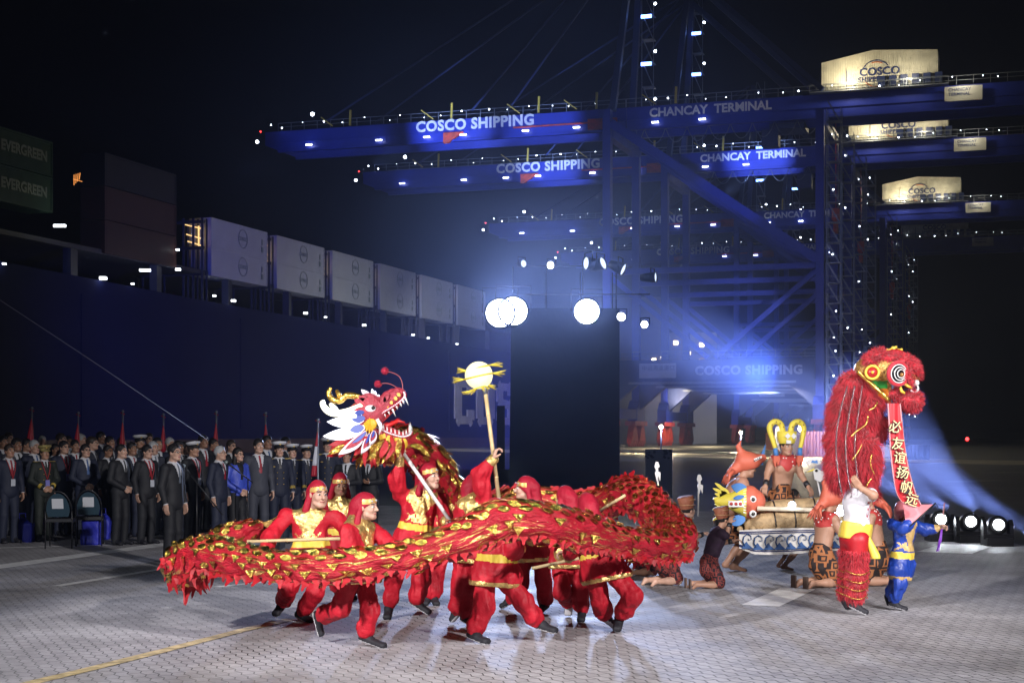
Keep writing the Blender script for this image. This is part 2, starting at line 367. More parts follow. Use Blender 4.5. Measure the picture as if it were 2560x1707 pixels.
def make_crane():
    r = empty("ship_to_shore_crane"); r.rotation_euler = (0, 0, math.atan2(-QV.y, -QV.x))
    Wd = 18.0; LX = -30.5; rnd = random.Random(3)
    for x in (0, LX):
        for y in (0, Wd):
            lg = MB(); lg.bar((x, y, 5.5), (x, y, 49 if x == 0 else 47), 1.15, 1.4, up=(0, 1, 0)); lo = lg.build("leg", blue, r)
            pl = MB()
            if x != 0:                                       # stair tower beside the leg
                for k in range(15):
                    z = 6 + k * 2.8
                    pl.box((x - 1.9, y, z), (1.0, .9, .05)); pl.bar((x - 2.7, y - .9, z), (x - 1.1, y - .9, z + 2.8), .18)
                    for yy in (-.9, .9): pl.bar((x - 2.9, y + yy, z + 1), (x - .9, y + yy, z + 1), .06)
                for xx in (-2.9, -.95):
                    for yy in (-.9, .9): pl.bar((x + xx, y + yy, 6), (x + xx, y + yy, 47), .1)
                pl.build("stairs", steel, lo)
                bl = MB(); 
                for k in range(15):
                    if rnd.random() < .55: bl.ball((x - 2.0 + rnd.uniform(-.4, .4), y - 1.1, 7 + k * 2.8 + rnd.uniform(-.8, .8)), rnd.choice((.07, .1, .12)), 6, 4)
                bl.build("lamp", bulb, lo)
            bo = MB()                                        # bogies: red equalisers on many wheels
            for s in (-1, 1):
                bo.prism([(-2.0, .9), (2.0, .9), (.8, 3.3), (-.8, 3.3)], (.9, 0, 0), (x, y + s * 2.6, 0), (0, 1, 0), (0, 0, 1))
                for k in range(4):
                    bo.lathe([(0, -.2), (.42, -.2), (.42, .2), (0, .2)], (x, y + s * 2.6 - 1.8 + k * 1.2, .42), 12, Matrix.Rotation(R(90), 3, 'Y'), False)
                    bo.prism([(-.55, .5), (.55, .5), (.3, 1.2), (-.3, 1.2)], (.7, 0, 0), (x, y + s * 2.6 - 1.8 + k * 1.2, 0), (0, 1, 0), (0, 0, 1))
            bo.box((x, y, 3.6), (.8, 4.2, .35)); bo.build("bogie", redp, r)
            ft = MB(); ft.prism([(-2.6, 3.95), (2.6, 3.95), (2.6, 6.0), (1.2, 7.2), (-1.2, 7.2), (-2.6, 6)], (1.5, 0, 0), (x, y, 0), (0, 1, 0), (0, 0, 1)); ft.build("leg_foot", blue, r)
    for x in (0, LX):                                        # sill beams along the quay and upper ties
        MB().bar((x, .9, 5.0), (x, Wd - .9, 5.0), 1.3, 1.5).build("sill_beam", blue, r)
        MB().bar((x, .9, 46.0), (x, Wd - .9, 46.0), 1.2, 1.8).build("cross_beam", blue, r)
    for y in (0, Wd):
        pb = MB(); pb.bar((-.7, y, 11.0), (LX + .7, y, 11.0), 1.5, 3.1)
        for x, s in ((0, -1), (LX, 1)): pb.prism([(0, 9.6), (s * 4.5, 9.6), (0, 5.6)], (0, 1.3, 0), (x + s * .6, y, 0), (1, 0, 0), (0, 0, 1))
        o = pb.build("portal_beam", dblue, r)
        MB().box((LX / 2, y - .2, 9.25), (12, .5, .16)).build("edge_plate", steel, o)
        MB().bar((-.7, y, 25.4), (LX + .7, y, 25.4), .8, .8).build("tie_beam", blue, r)
        for a_, b_2 in (((-.6, y, 24.6), (LX / 2 + .5, y, 12.8)), ((LX + .6, y, 24.6), (LX / 2 - .5, y, 12.8)), ((-.6, y, 47), (LX + .4, y, 26.2))):
            MB().bar(a_, b_2, .7 if b_2[2] < 20 else 1.25, .7 if b_2[2] < 20 else 1.25).build("brace", blue, r)
        rl = MB()
        for k in range(16): rl.bar((LX * k / 15, y - .6, 12.7), (LX * k / 15, y - .6, 13.8), .07)
        rl.bar((0, y - .6, 13.75), (LX, y - .6, 13.75), .08); rl.bar((0, y - .6, 13.2), (LX, y - .6, 13.2), .06); rl.build("railing", steel, r)
    # boom and main girder: two box girders with walkway, railing and lamps
    tip, back = 58.5, -62
    gy = 9 - 3.2, 9 + 3.2
    for y in gy:
        for (x0, x1) in ((-1.5, tip - 3), (back, -1.6)):
            g = MB(); g.prism([(x0, 47.2), (x1, 47.2), (x1 + (2.5 if x1 > 0 else 0), 48.2), (x1 + (2.5 if x1 > 0 else 0), 50.3), (x0, 50.3)], (0, 1.1, 0), (0, y, 0), (1, 0, 0), (0, 0, 1))
            g.box(((x0 + x1) / 2, y - .75, 47.0), ((x1 - x0) / 2, .35, .16)); g.box(((x0 + x1) / 2, y - .62, 48.45), ((x1 - x0) / 2, .07, .1))
            o = g.build("boom" if x1 > 0 else "main_girder", blue, r)
            rl = MB(); n = int((x1 - x0) / 2.2)
            for k in range(n + 1):
                x = x0 + (x1 - x0) * k / n; rl.bar((x, y - .9, 50.3), (x, y - .9, 51.5), .08)
            rl.bar((x0, y - .9, 51.5), (x1, y - .9, 51.5), .09); rl.bar((x0, y - .9, 50.9), (x1, y - .9, 50.9), .06); rl.build("railing", steel, o)
    for k in range(26):
        x = tip - 4 - k * 4.5; MB().bar((x, gy[0] + .55, 49.5), (x, gy[1] - .55, 49.5), .5, .7).build("cross_tie", dblue, r) if k % 2 == 0 else None
    bl = MB(); 
    for k in range(34):
        x = tip - 1 - k * 3.4 + rnd.uniform(-.9, .9); bl.ball((x, gy[0] - .95, 50.7 + rnd.uniform(0, .8)), rnd.choice((.05, .06, .07, .12)), 6, 4)
    bl.ball((tip + 1.2, gy[0], 49), .26); bl.ball((tip - 9, gy[0] - .9, 52.6), .3); bl.build("lamp", bulb, r)
    MB().ball((tip + .6, gy[0], 50.6), .12).build("beacon", rbulb, r)
    # under-boom floodlights: bright housings along the lower flange
    ul = MB()
    for x in (50, 38, 30, 24, 6, -6, -13, 14): ul.box((x, gy[0] - 1.15, 47.75), (.5, .12, .1))
    ul.build("floodlight", tube_l, r)
    MB().prism([(0, 0), (3.2, 0), (3.2, -1.6), (2.4, -1.6)], (0, .5, 0), (24, gy[0] - 1.1, 48.2), (1, 0, 0), (0, 0, 1)).build("hinge_cover", redp, r)
    MB().box((2.0, gy[0] - 1.1, 48.0), (2.2, .3, .8)).build("hinge_cover", redp, r); MB().box((9, gy[0] - .9, 48.35), (7, .12, .1)).build("red_rail", redp, r)
    for x in (43, 26, 12, 3, -9):
        MB().bar((x, gy[0] - .9, 50.4), (x - .1, gy[0] - .9, 52.8), .3).build("hazard_post", yelp, r); MB().bar((x + 3, gy[0] - .9, 50.5), (x + 5, gy[0] - .9, 52.0), .16).build("hazard_bar", yelp, r)
    # apex tower and stays
    for y in (3, 15):
        MB().bar((0, y, 49.5), (-2.5, 9 + (y - 9) * .35, 78), .9, 1.0).build("apex_frame", dblue, r)
        MB().bar((-2.5, 9 + (y - 9) * .35, 77.5), (LX, y, 50.5), .55, .7).build("backstay", dblue, r)
        MB().tube([(-1.5, 9 + (y - 9) * .35, 78), (22, y, 51)], .16, 6).build("forestay", dblue, r)
        MB().tube([(-1.5, 9 + (y - 9) * .35, 78), (46, y, 51)], .16, 6).build("forestay", dblue, r)
    tw = MB(); tb = MB(); tbb = MB()
    for k in range(8):
        z = 51 + k * 3.6; tw.box((-3.4, 12, z), (.9, .9, .06)); tw.bar((-4.2, 11.2, z), (-2.7, 11.2, z + 3.5), .15)
        for q in (-.9, .9): tw.bar((-3.4 + q, 11.1, z), (-3.4 + q, 11.1, z + 3.6), .1)
        if k % 2 == 0: tb.ball((-4.6, 11, z + 1.6), .22, 6, 4); tbb.box((-3.2, 11, z - .2), (.8, .1, .25))
    tw.build("apex_stairs", steel, r); tb.build("lamp", bulb, r); tbb.build("lamp", bbulb, r)
    # machinery house
    mh = MB(); mh.prism([(-8, 0), (8, 0), (8, 4.6), (-.8, 5.2), (-8, 3.9)], (0, 6.4, 0), (-38.0, 9, 51.0), (-1, 0, 0), (0, 0, 1))
    ho = mh.build("machinery_house", housem, r)
    for k in range(6): MB().box((-42.8 - k * .001 + (-k * 1.55) + 4.4, 5.4, 51.55), (.5, .35, .75)).build("cooler", dblue, ho)
    pf = MB(); pf.box((-38.0, 5.0, 50.45), (9.5, .8, .08)); pf.box((-38.0, 9, 49.2), (9, 2.2, 1.1))
    for k in range(20): pf.bar((-28.5 - k, 4.25, 50.5), (-28.5 - k, 4.25, 51.5), .05)
    pf.bar((-28.5, 4.25, 51.5), (-47.5, 4.25, 51.5), .06); pf.build("walkway", steel, ho)
    lp = MB().bar((-33.6, 5.15, 50.5), (-33.6, 5.15, 53.4), .08).build("lamp_post", dblue, ho)
    T = frame_M((-35.3, 5.72, 52.6), (-1, 0, 0), (0, 0, 1))
    nav = mat("logo_navy", (.03, .05, .18), .5); org = mat("logo_orange", (.6, .15, .04), .5)
    text_mesh("lettering", "COSCO", 1.55, nav, T, ho, .035, .03, 1.05)
    text_mesh("lettering", "SHIPPING", .95, nav, frame_M((-35.1, 5.72, 51.75), (-1, 0, 0), (0, 0, 1)), ho, .02, .03, 1.1)
    for q, (a0, a1, m_) in enumerate(((35, 150, nav), (60, 110, org), (215, 300, org), (230, 325, nav))):
        rr = 2.0 if q in (0, 3) else 1.75
        MB().tube([(-37.6 - rr * math.cos(R(t)) * -1 * -1, 5.74, 52.75 + rr * .98 * math.sin(R(t))) for t in np.linspace(a0, a1, 12)], .07, 4).build("logo_arc", m_, ho)
    # sign board behind the house
    sb = MB().box((-49.5, 4.3, 48.9), (2.5, .12, 1.0)).build("sign_board", mat("sign_panel", (.7, .68, .6), .5), r)
    text_mesh("lettering", "CHANCAY\nTERMINAL", .62, nav, frame_M((-47.5, 4.16, 49.25), (-1, 0, 0), (0, 0, 1)), sb, .01, .02)
    # lettering on boom and girder
    text_mesh("lettering", "COSCO SHIPPING", 2.25, lw, frame_M((32.0, gy[0] - .58, 48.75), (-1, 0, 0), (0, 0, 1)), r, .085, .03, 1.08)
    text_mesh("lettering", "CHANCAY  TERMINAL", 1.78, lw, frame_M((-5.0, gy[0] - .58, 48.7), (-1, 0, 0), (0, 0, 1)), r, .055, .03, 1.0)
    text_mesh("lettering", "COSCO SHIPPING", 1.75, mat("letter_grey", (.45, .47, .5), .5), frame_M((-13.0, -.78, 10.35), (-1, 0, 0), (0, 0, 1)), r, .075, .03, 1.1)
    sg = MB().box((-7.6, -.8, 11), (2.7, .05, 1.05)).build("sign_board", mat("sign_panel_grey", (.4, .43, .45), .5), r)
    text_mesh("lettering", "中远海运港口", .8, dblue, frame_M((-5.3, -.88, 11.1), (-1, 0, 0), (0, 0, 1)), sg, .0, .02)
    # festoon cables under the girder
    fc = MB()
    for k in range(9):
        x = -1 - k * 3.2; fc.tube([(x - t * 3.2, gy[0] - .3, 47 - 2.2 * math.sin(math.pi * t) ** .8) for t in np.linspace(0, 1, 9)], .05, 4)
    fc.build("festoon_cable", steel, r)
    # trolley with cab and red head block hanging behind
    tr = MB().box((-25, 9, 46.4), (2.5, 2.6, .4)).box((-22.6, 7.2, 44.7), (1.2, 1.1, 1.2)); tr.build("trolley", dblue, r)
    hb = MB().tube([(-32, 6, 46.5), (-32, 6, 34)], .05, 4).box((-32, 6, 33.2), (.5, .7, .8)).box((-32, 6, 31.5), (.25, 1.1, .9)); hb.build("head_block", redp, r)
    bpy.context.view_layer.update(); mirror_tree(r)
    return r
crane_txt = ["nearest ship to shore crane, under the topmost white machinery house",
             "second nearest ship to shore crane, its blue boom and lettering brightly lit",
             "third ship to shore crane, dim boom with faint lettering below the two lit booms",
             "farthest ship to shore crane, mostly hidden behind the legs of the other three"]
C1 = Vector((13.9, 221, 0)) - QU * 0
proto = make_crane()
for i, s_ in enumerate((0, 39, 111, 170)):
    c = proto if i == 0 else copy_tree(proto)
    c.location = C1 + QU * s_; tag(c, crane_txt[i], "crane", "quay cranes along the berth")

# ------------------------------------------------------------------ container ship
hullm = mat("hull_paint_blue", (.006, .010, .055), .85, spec=.15, var=.25, vscale=.08, bump=.15, bscale=.4)
HD = QU; H0 = Vector((-30.3, 153, 0)); HN = Vector((HD.y, -HD.x, 0))       # towards the camera side
def HP(s, z=0, off=0): return H0 + HD * s + HN * off + Vector((0, 0, z))
ship = empty("container_ship", HP(0)); tag(ship, "huge dark blue container ship moored behind the crowd with large white letters on its hull", "ship")
SL = Vector(HP(0))
def rel(v): return Vector(v) - SL
hb = MB()
prof = [(-140, 17.5), (-60, 16), (0, 15.2), (60, 15), (260, 15)]
for i in range(len(prof) - 1):
    (s0, z0), (s1, z1) = prof[i], prof[i + 1]
    v = [rel(HP(s0, -3, 0)), rel(HP(s1, -3, 0)), rel(HP(s1, z1, 0)), rel(HP(s0, z0, 0)), rel(HP(s0, -3, -45)), rel(HP(s1, -3, -45)), rel(HP(s1, z1, -45)), rel(HP(s0, z0, -45))]
    hb.add(v, [(0, 1, 2, 3), (3, 2, 6, 7), (4, 7, 6, 5), (0, 3, 7, 4), (1, 5, 6, 2)])
for k in range(7):                                                            # fender rubbing marks
    s = -90 + k * 31.7 + (k * 7) % 5; hb.bar(rel(HP(s, 2.5, .05)), rel(HP(s, 14, .05)), .12, .05)
hb.build("hull", hullm, ship)
MB().add([], []) 
bt = MB(); bt.add([rel(HP(-140, -2.9, .08)), rel(HP(260, -2.9, .08)), rel(HP(260, 1.4, .08)), rel(HP(-140, 1.4, .08))], [(0, 1, 2, 3)]); bt.build("boot_topping", mat("hull_bottom_paint", (.05, .03, .03), .6, var=.3, vscale=.2), ship)
hl = mat("hull_letter", (.6, .61, .6), .6, var=.2, vscale=.4)
# hull lettering: rounded slab letters as thick strokes
def stroke_letter(ch, s0, z0, wdt, hgt):
    P = {'C': [(1, .78), (1, .93), (.9, 1), (.15, 1), (0, .9), (0, .1), (.15, 0), (.9, 0), (1, .07), (1, .22)], 'O': [(.15, 1), (.85, 1), (1, .88), (1, .12), (.85, 0), (.15, 0), (0, .12), (0, .88), (.15, 1)],
         'S': [(1, .82), (1, .95), (.85, 1), (.12, 1), (0, .9), (0, .62), (.12, .53), (.88, .47), (1, .38), (1, .1), (.88, 0), (.12, 0), (0, .08), (0, .2)], 'G': [(1, .8), (1, .93), (.85, 1), (.15, 1), (0, .9), (0, .1), (.15, 0), (.88, 0), (1, .1), (1, .48), (.55, .48)],
         'H': [(0, 0), (0, 1), None, (1, 0), (1, 1), None, (0, .5), (1, .5)], 'I': [(.5, 0), (.5, 1)], 'P': [(0, 0), (0, 1), (.85, 1), (1, .9), (1, .55), (.85, .45), (0, .45)], 'N': [(0, 0), (0, 1), (1, 0), (1, 1)]}[ch]
    m = MB(); last = None
    for p in P:
        if p is None: last = None; continue
        q = rel(HP(s0 + p[0] * wdt, z0 + p[1] * hgt, .12))
        if last is not None:
            d = (q - last).normalized(); th = 1.2 + 1.7 * abs(d.z); ex = .5 if abs(d.z) < .2 else (.35 if abs(d.z) > .9 else .1); m.bar(last - d * ex, q + d * ex, .15 + .002 * len(m.v), th, up=HN.cross(d))
        last = q
    return m.build("hull_letter", hl, ship)
sC = 70.5
for k, ch in enumerate("COSCO"): stroke_letter(ch, sC + 1.5 + k * 9.6, 4.0, 5.4, 5.4)
for k, ch in enumerate("SHIPPING"): stroke_letter(ch, sC + 54 + k * 9.6, 4.0, 5.4, 5.4)
# deck edge: passage, posts, lamps
dk = MB()
for k in range(28): s = -120 + k * 13.9; dk.box(rel(HP(s, 16.3, -1)), (.35, 1.0, 1.6))
dk.add([rel(HP(-140, 17.9, -.3)), rel(HP(250, 17.9, -.3)), rel(HP(250, 18.3, -.3)), rel(HP(-140, 18.3, -.3)), rel(HP(-140, 17.9, -30)), rel(HP(250, 17.9, -30)), rel(HP(250, 18.3, -30)), rel(HP(-140, 18.3, -30))], [(0, 1, 2, 3), (3, 2, 6, 7), (0, 4, 5, 1)])
dk.build("deck", mat("deck_dark_steel", (.03, .035, .05), .6), ship)
for px, py, s_ in ((0, 660, .12), (248, 696, .25), (322, 710, .12), (436, 674, .2), (527, 740, .14), (575, 752, .2), (756, 783, .2), (806, 793, .14), (903, 813, .2), (1026, 837, .18), (1064, 845, .16), (1136, 860, .16), (435, 625, .14)):
    a_ = (px - CX) / F; t = (H0.x - a_ * H0.y) / (a_ * HD.y - HD.x); P = HP(t); z = CH + (HY - py) / F * P.y; MB().box(rel(P + HN * .4 + Vector((0, 0, z))), (s_ * 1.1, s_, s_ * .5)).build("deck_lamp", glow("deck_lamp_glow", (.9, .95, 1), 7), ship)
sl = MB()
for px, py in ((139, 565), (353, 676)):
    a_ = (px - CX) / F; t = (H0.x - a_ * H0.y) / (a_ * HD.y - HD.x); P = HP(t); z = CH + (HY - py) / F * P.y
    sl.box(rel(P + HN * .4 + Vector((0, 0, z))), (.5, .1, .1))
sl.build("strip_lamp", tube_l, ship)
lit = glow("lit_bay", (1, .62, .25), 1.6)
# containers: every visible box is a thing of its own
def container(name, s, z, L, m, label, grp, logo=None, n=2, h=2.9):
    base = HP(s, z, 0); ang = math.atan2(HD.y, HD.x)
    r = empty(name, base, ang); wd = 2.44
    b = MB().span((0, 0.02, 0), (L, wd, h)); b.build("body", m, r)
    f = MB()
    for x in (0, L - .18):
        for y in (-.03, wd - .12): f.span((x - .01, y, -.01), (x + .2, y + .16, h + .01))
    f.span((0, -.03, -.01), (L, .12, .16)); f.span((0, -.03, h - .16), (L, .12, h + .012)); f.build("corner_frame", m, r)
    if logo: logo(r, L, h)
    tag(r, label, "container", grp); return r
wcont = mat("reefer_white", (.50, .56, .58), .5, var=.06, vscale=.6)
lgm = mat("faded_logo", (.2, .28, .25), .6)
def cosco_logo(r, L, h):
    t = text_mesh("logo", "COSCO", .55, lgm, frame_M((L * .55, -.03, h * .46), (1, 0, 0), (0, 0, 1)), r, .01, .01, 1, 'CENTER')
    MB().tube([(L * .55 + .95 * math.cos(q), -.03, h * .53 + .95 * math.sin(q)) for q in np.linspace(0, 2 * math.pi, 25)], .035, 4, False).build("logo_ring", lgm, r)
    MB().box((L - 1.2, -.04, 1.7), (.12, .02, .3)).box((L - 1.2, -.04, .9), (.22, .02, .28)).build("marking", lgm, r)
ords = ["first", "second", "third", "fourth", "fifth", "sixth"]
zb = CH + (HY - 688) / F * 153
st = 14.45
for k in range(6):
    for lv in (0, 1):
        container("shipping_container", k * st * 1.0, zb + lv * 2.92, 12.19, wcont, "%s pale container on the ship, %s stack from the left" % (("upper", "lower")[1 - lv], ords[k]), "pale containers stacked on the ship", cosco_logo)
lbm = mat("deck_dark_steel", (.03, .035, .05), .6)
for k in range(6):                                             # lashing bridges between the stacks
    lt = MB(); pfm = MB()
    s = k * st - 1.4
    for o_ in (-.2, -1.2, -2.3, -5, -7.5):
        pfm.bar(rel(HP(s, 15, o_)), rel(HP(s, zb + 5.6, o_)), .22); pfm.bar(rel(HP(s + .9, 15, o_)), rel(HP(s + .9, zb + 5.6, o_)), .16)
    for z in (0, 2.6, 5.2): pfm.bar(rel(HP(s, zb + z, 0)), rel(HP(s, zb + z, -8)), .3)
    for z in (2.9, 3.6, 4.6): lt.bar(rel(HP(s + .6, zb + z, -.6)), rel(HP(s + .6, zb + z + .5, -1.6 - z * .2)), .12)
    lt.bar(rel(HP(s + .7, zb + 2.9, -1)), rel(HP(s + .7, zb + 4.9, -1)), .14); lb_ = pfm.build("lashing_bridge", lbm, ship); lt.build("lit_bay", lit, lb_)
# dark stacks on the left of the ship
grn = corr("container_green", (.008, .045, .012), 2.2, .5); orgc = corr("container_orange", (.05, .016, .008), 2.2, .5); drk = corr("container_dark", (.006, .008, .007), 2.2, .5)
def s_at(px, off=0):
    a_ = (px - CX) / F; return (H0.x - a_ * H0.y) / (a_ * HD.y - HD.x)
def ever_logo(r, L, h):
    text_mesh("lettering", "EVERGREEN", 1.15, mat("ever_letter", (.16, .2, .17), .6), frame_M((L - 6.9, -.03, h * .4), (1, 0, 0), (0, 0, 1)), r, .05, .01, 1)
s1 = s_at(131)
zz = CH + (HY - 550) / F * HP(s1).y
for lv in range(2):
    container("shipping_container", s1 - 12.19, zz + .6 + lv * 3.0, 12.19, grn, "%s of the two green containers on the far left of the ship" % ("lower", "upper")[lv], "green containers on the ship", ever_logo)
s2 = s_at(180); s3 = s_at(440)
Lg = s3 - s2
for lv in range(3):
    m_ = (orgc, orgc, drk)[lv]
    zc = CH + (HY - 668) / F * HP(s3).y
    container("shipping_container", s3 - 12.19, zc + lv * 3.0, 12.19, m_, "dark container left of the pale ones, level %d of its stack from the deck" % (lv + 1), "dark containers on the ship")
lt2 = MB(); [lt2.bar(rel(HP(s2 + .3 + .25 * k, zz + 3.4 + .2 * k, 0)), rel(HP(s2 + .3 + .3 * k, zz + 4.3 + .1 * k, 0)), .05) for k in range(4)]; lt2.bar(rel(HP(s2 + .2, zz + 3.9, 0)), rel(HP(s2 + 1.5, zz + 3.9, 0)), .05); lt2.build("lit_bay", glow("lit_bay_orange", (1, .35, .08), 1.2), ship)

# far quay side things: yard containers, light masts, distant lamps
def mast_light(px, py, Y, h, power, col, nm, label):
    p = W(px, py, Y); r = empty(nm, (p.x, p.y, 0))
    MB().tube([(0, 0, 0), (0, 0, p.z)], .09, 6).build("pole", dblue, r)
    MB().ball((0, 0, p.z), h).build("lamp", glow("mast_lamp_glow", (1, .85, .6), 60), r)
    tag(r, label, "light mast", "work lights on the quay")
    lamp("work_light", 'POINT', (p.x, p.y - .6, p.z + .3), None, power, col, .3)
wcol = (1, .82, .55)
mast_light(1653, 1067, 150, .2, 4500, wcol, "work_light_mast", "warm work light at the left of the red crane wheels")
mast_light(1852, 1081, 165, .18, 4500, wcol, "work_light_mast", "warm work light in the middle between red crane wheels")
mast_light(2003, 1071, 120, .24, 5500, wcol, "work_light_mast", "bright warm work light beside the orange container behind the raft")
yard = [(2146, 1083, 2040, 1126, orgc, "orange yard container lit by a work light behind the raft"), ]
def yard_box(px0, px1, pyt, pyb, m, label):
    Y = F * CH / (pyb - HY); a_ = W(px0, pyb, Y); b2 = W(px1, pyt, Y); r = empty("yard_container", (a_.x, a_.y, 0)); Lx = b2.x - a_.x; h = b2.z
    MB().span((0, 0, .1), (Lx, 6, h)).build("body", m, r)
    f = MB()
    for x in (0, Lx - .2): f.span((x, -.08, 0), (x + .22, .1, h + .05))
    f.span((0, -.08, h - .2), (Lx, .1, h + .04)); f.span((0, -.08, 0), (Lx, .1, .25))
    for k in range(4): f.tube([(Lx * (.2 + .2 * k), -.1, .3), (Lx * (.2 + .2 * k), -.1, h - .2)], .05, 5)
    f.build("door_bar", m, r); tag(r, label, "container", "containers in the quay yard")
orgy = corr("container_orange_yard", (.42, .13, .05), 1.2, .5); prp = corr("container_maroon", (.16, .05, .06), 1.2, .5); gry = corr("container_grey_blue", (.07, .08, .13), 1.2, .5)
yard_box(1936, 2000, 1082, 1127, orgy, "orange yard container lit by a work light behind the raft")
yard_box(2003, 2090, 1079, 1143, prp, "maroon yard container just left of the red lion")
yard_box(2262, 2323, 1113, 1149, gry, "grey yard container right of the hanging banner")
yard_box(2232, 2262, 1115, 1147, prp, "small maroon yard container directly behind the hanging banner")
# truck
r = empty("truck", tuple(W(1975, 1130, 160)[:2]) + (0,)); 
MB().box((0, 0, 1.5), (1.25, 2, 1.2)).box((0, -1.9, .6), (1.2, .2, .3)).build("cab", mat("truck_body", (.25, .28, .35), .4), r); MB().box((-.9, -2.2, .8), (.2, .05, .12)).box((.9, -2.2, .8), (.2, .05, .12)).build("tail_light", rbulb, r)
MB().box((0, -2.03, 1.6), (.8, .02, .25)).build("warning_sign", rbulb, r); w_ = MB()
for x in (-1, 1): w_.lathe([(0, -.2), (.5, -.2), (.5, .2), (0, .2)], (x, -1, .5), 12, Matrix.Rotation(R(90), 3, 'Y'), False)
w_.build("wheel", mat("tyre", (.02, .02, .02), .8), r); tag(r, "small truck with red rear lights in front of the orange yard container", "truck")
# far shore on the right with a few lights
fs = MB(); rr_ = random.Random(8); vs = []
for k in range(60):
    x = 90 + k * 12; z = 1.5 + 1.5 * math.sin(k * .37) + rr_.uniform(0, 1.2) + (2 if k < 30 else 0); vs += [(x, 700 - k * 1.5, -3), (x, 700 - k * 1.5, z)]
fs.add(vs, [(2 * k, 2 * k + 2, 2 * k + 3, 2 * k + 1) for k in range(59)])
vs2 = [(x, y + 60, z) for x, y, z in vs]; fs.add(vs2, [(2 * k, 2 * k + 1, 2 * k + 3, 2 * k + 2) for k in range(59)])
o = fs.build("far_shore_hills", mat("dark_hill", (.01, .012, .015), .9)); o['kind'] = 'structure'
for px, py, s_, m_, nm in ((2418, 1097, .5, rbulb, "red"), (2404, 1112, .3, rbulb, "dim red"), (2367, 1121, .3, bulb, "small white"), (2402, 1124, .35, bulb, "double white")):
    p = W(px, py, 420); r = empty("harbour_beacon", (p.x, p.y, -3)); MB().tube([(0, 0, 0), (0, 0, p.z + 3)], .1, 5).build("mast", dblue, r)
    MB().ball((0, 0, p.z + 3), s_, 8, 5).build("lamp", m_, r); tag(r, "%s harbour beacon lamp in the dark distance on the right" % nm, "beacon")
# ship superstructure behind left of portal (warm lit)
r = empty("ship_superstructure", tuple(W(1640, 1120, 300)[:2]) + (0,)); hb2 = MB(); hb2.span((-14, 0, 0), (2, 12, 29)); hb2.span((2, 0, 0), (12, 12, 22)); hb2.build("wall", mat("superstructure_wall", (.30, .24, .17), .7, var=.3, vscale=.1), r)
hb3 = MB(); rr_ = random.Random(2)
for k in range(16): hb3.box((rr_.uniform(-12, 10), -.05, rr_.uniform(12, 20)), (.4, .03, .35))
hb3.build("window", wbulb, r); tag(r, "tall ship superstructure lit warm seen through the crane legs beside the scaffold tower", "building")
# ------------------------------------------------------------------ stage tower and moving heads
blk = mat("black_scrim", (.022, .028, .07), .85, bump=.5, bscale=3); bm = mat("black_metal", (.015, .015, .018), .4)
def rel_box(o, a, b): return (a - o, b - o)
TY = 50.0
tp = W(1412, 1192, TY); tz = 0
r = empty("lighting_tower", (tp.x, TY, 0)); sc_w = 275 / F * TY / 2
zt = CH + (HY - 770) / F * TY
m = MB(); m.prism([(-sc_w - .02, .05), (sc_w, .05), (sc_w, zt), (-sc_w + .05, zt)], (0, 2.4, 0), (0, 1.3, 0), (1, 0, 0), (0, 0, 1)); m.build("scrim", blk, r)
fr = MB()
for x in (-sc_w + .1, -sc_w / 3, sc_w / 3, sc_w - .1):
    for y in (.3, 2.2): fr.tube([(x, y, zt), (x, y, zt + 1.4)], .022, 6)
zl = CH + (HY - 672) / F * TY
fr.tube([(-1.3, .1, zl + .1), (sc_w * .95, .1, zl + .1)], .025, 6)
fr.tube([(-sc_w, 0, zt + .45), (sc_w + 1.0, 0, zt + .45)], .025, 6)
fr.build("truss", bm, r)
tag(r, "black draped scaffold tower carrying the two blinding white floodlights", "lighting tower")
def par_can(px, py, Y, rad, on, label, nm="stage_floodlight", aim=None, dirv=(0, -1, -.25), L=.3, grp="lamps on the scaffold tower"):
    p = W(px, py, Y); r = empty(nm, p); d = Vector(dirv).normalized(); q = d.to_track_quat('Z', 'Y').to_matrix()
    MB().lathe([(0, -L), (rad * .6, -L), (rad * .8, -L * .6), (rad, 0), (rad * 1.05, .02), (rad * .92, .02), (rad * .9, -.03)], n=20, M=q).build("housing", bm, r)
    MB().lathe([(0, -.02), (rad * .9, -.02)], n=20, M=q).build("lens", on, r)
    y = MB(); y.tube([q @ Vector((-rad * 1.15, 0, -.1)), q @ Vector((-rad * 1.15, 0, -.1)) + Vector((0, 0, rad * 1.6)), q @ Vector((rad * 1.15, 0, -.1)) + Vector((0, 0, rad * 1.6)), q @ Vector((rad * 1.15, 0, -.1))], .02, 6)
    y.build("yoke", bm, r); tag(r, label, "stage light", grp); return r
big = glow("flood_lens", (.9, .94, 1), 40); sm_ = glow("spot_lens", (.9, .95, 1), 14); dimm = glow("dim_lens", (.7, .8, 1), 1.5)
Yf = TY - .7
par_can(1250, 783, Yf, .5, big, "left half of the larger blinding floodlight pair on the tower")
par_can(1283, 778, Yf, .5, big, "right half of the larger blinding floodlight pair on the tower")
par_can(1467, 779, Yf, .44, big, "single blinding floodlight right of the larger pair")
par_can(1553, 792, Yf, .15, sm_, "small round spotlight just right of the tower edge", dirv=(-.2, -1, -.2))
par_can(1611, 811, Yf, .13, sm_, "lowest small spotlight hanging right of the tower", dirv=(-.3, -1, -.1))
par_can(1309, 659, TY - .5, .13, dimm, "leftmost small lamp on the upper truss", dirv=(.7, -1, 0))
par_can(1376, 663, TY - .5, .13, sm_, "second small lamp on the upper truss, its lens lit", dirv=(-.4, -1, -.1))
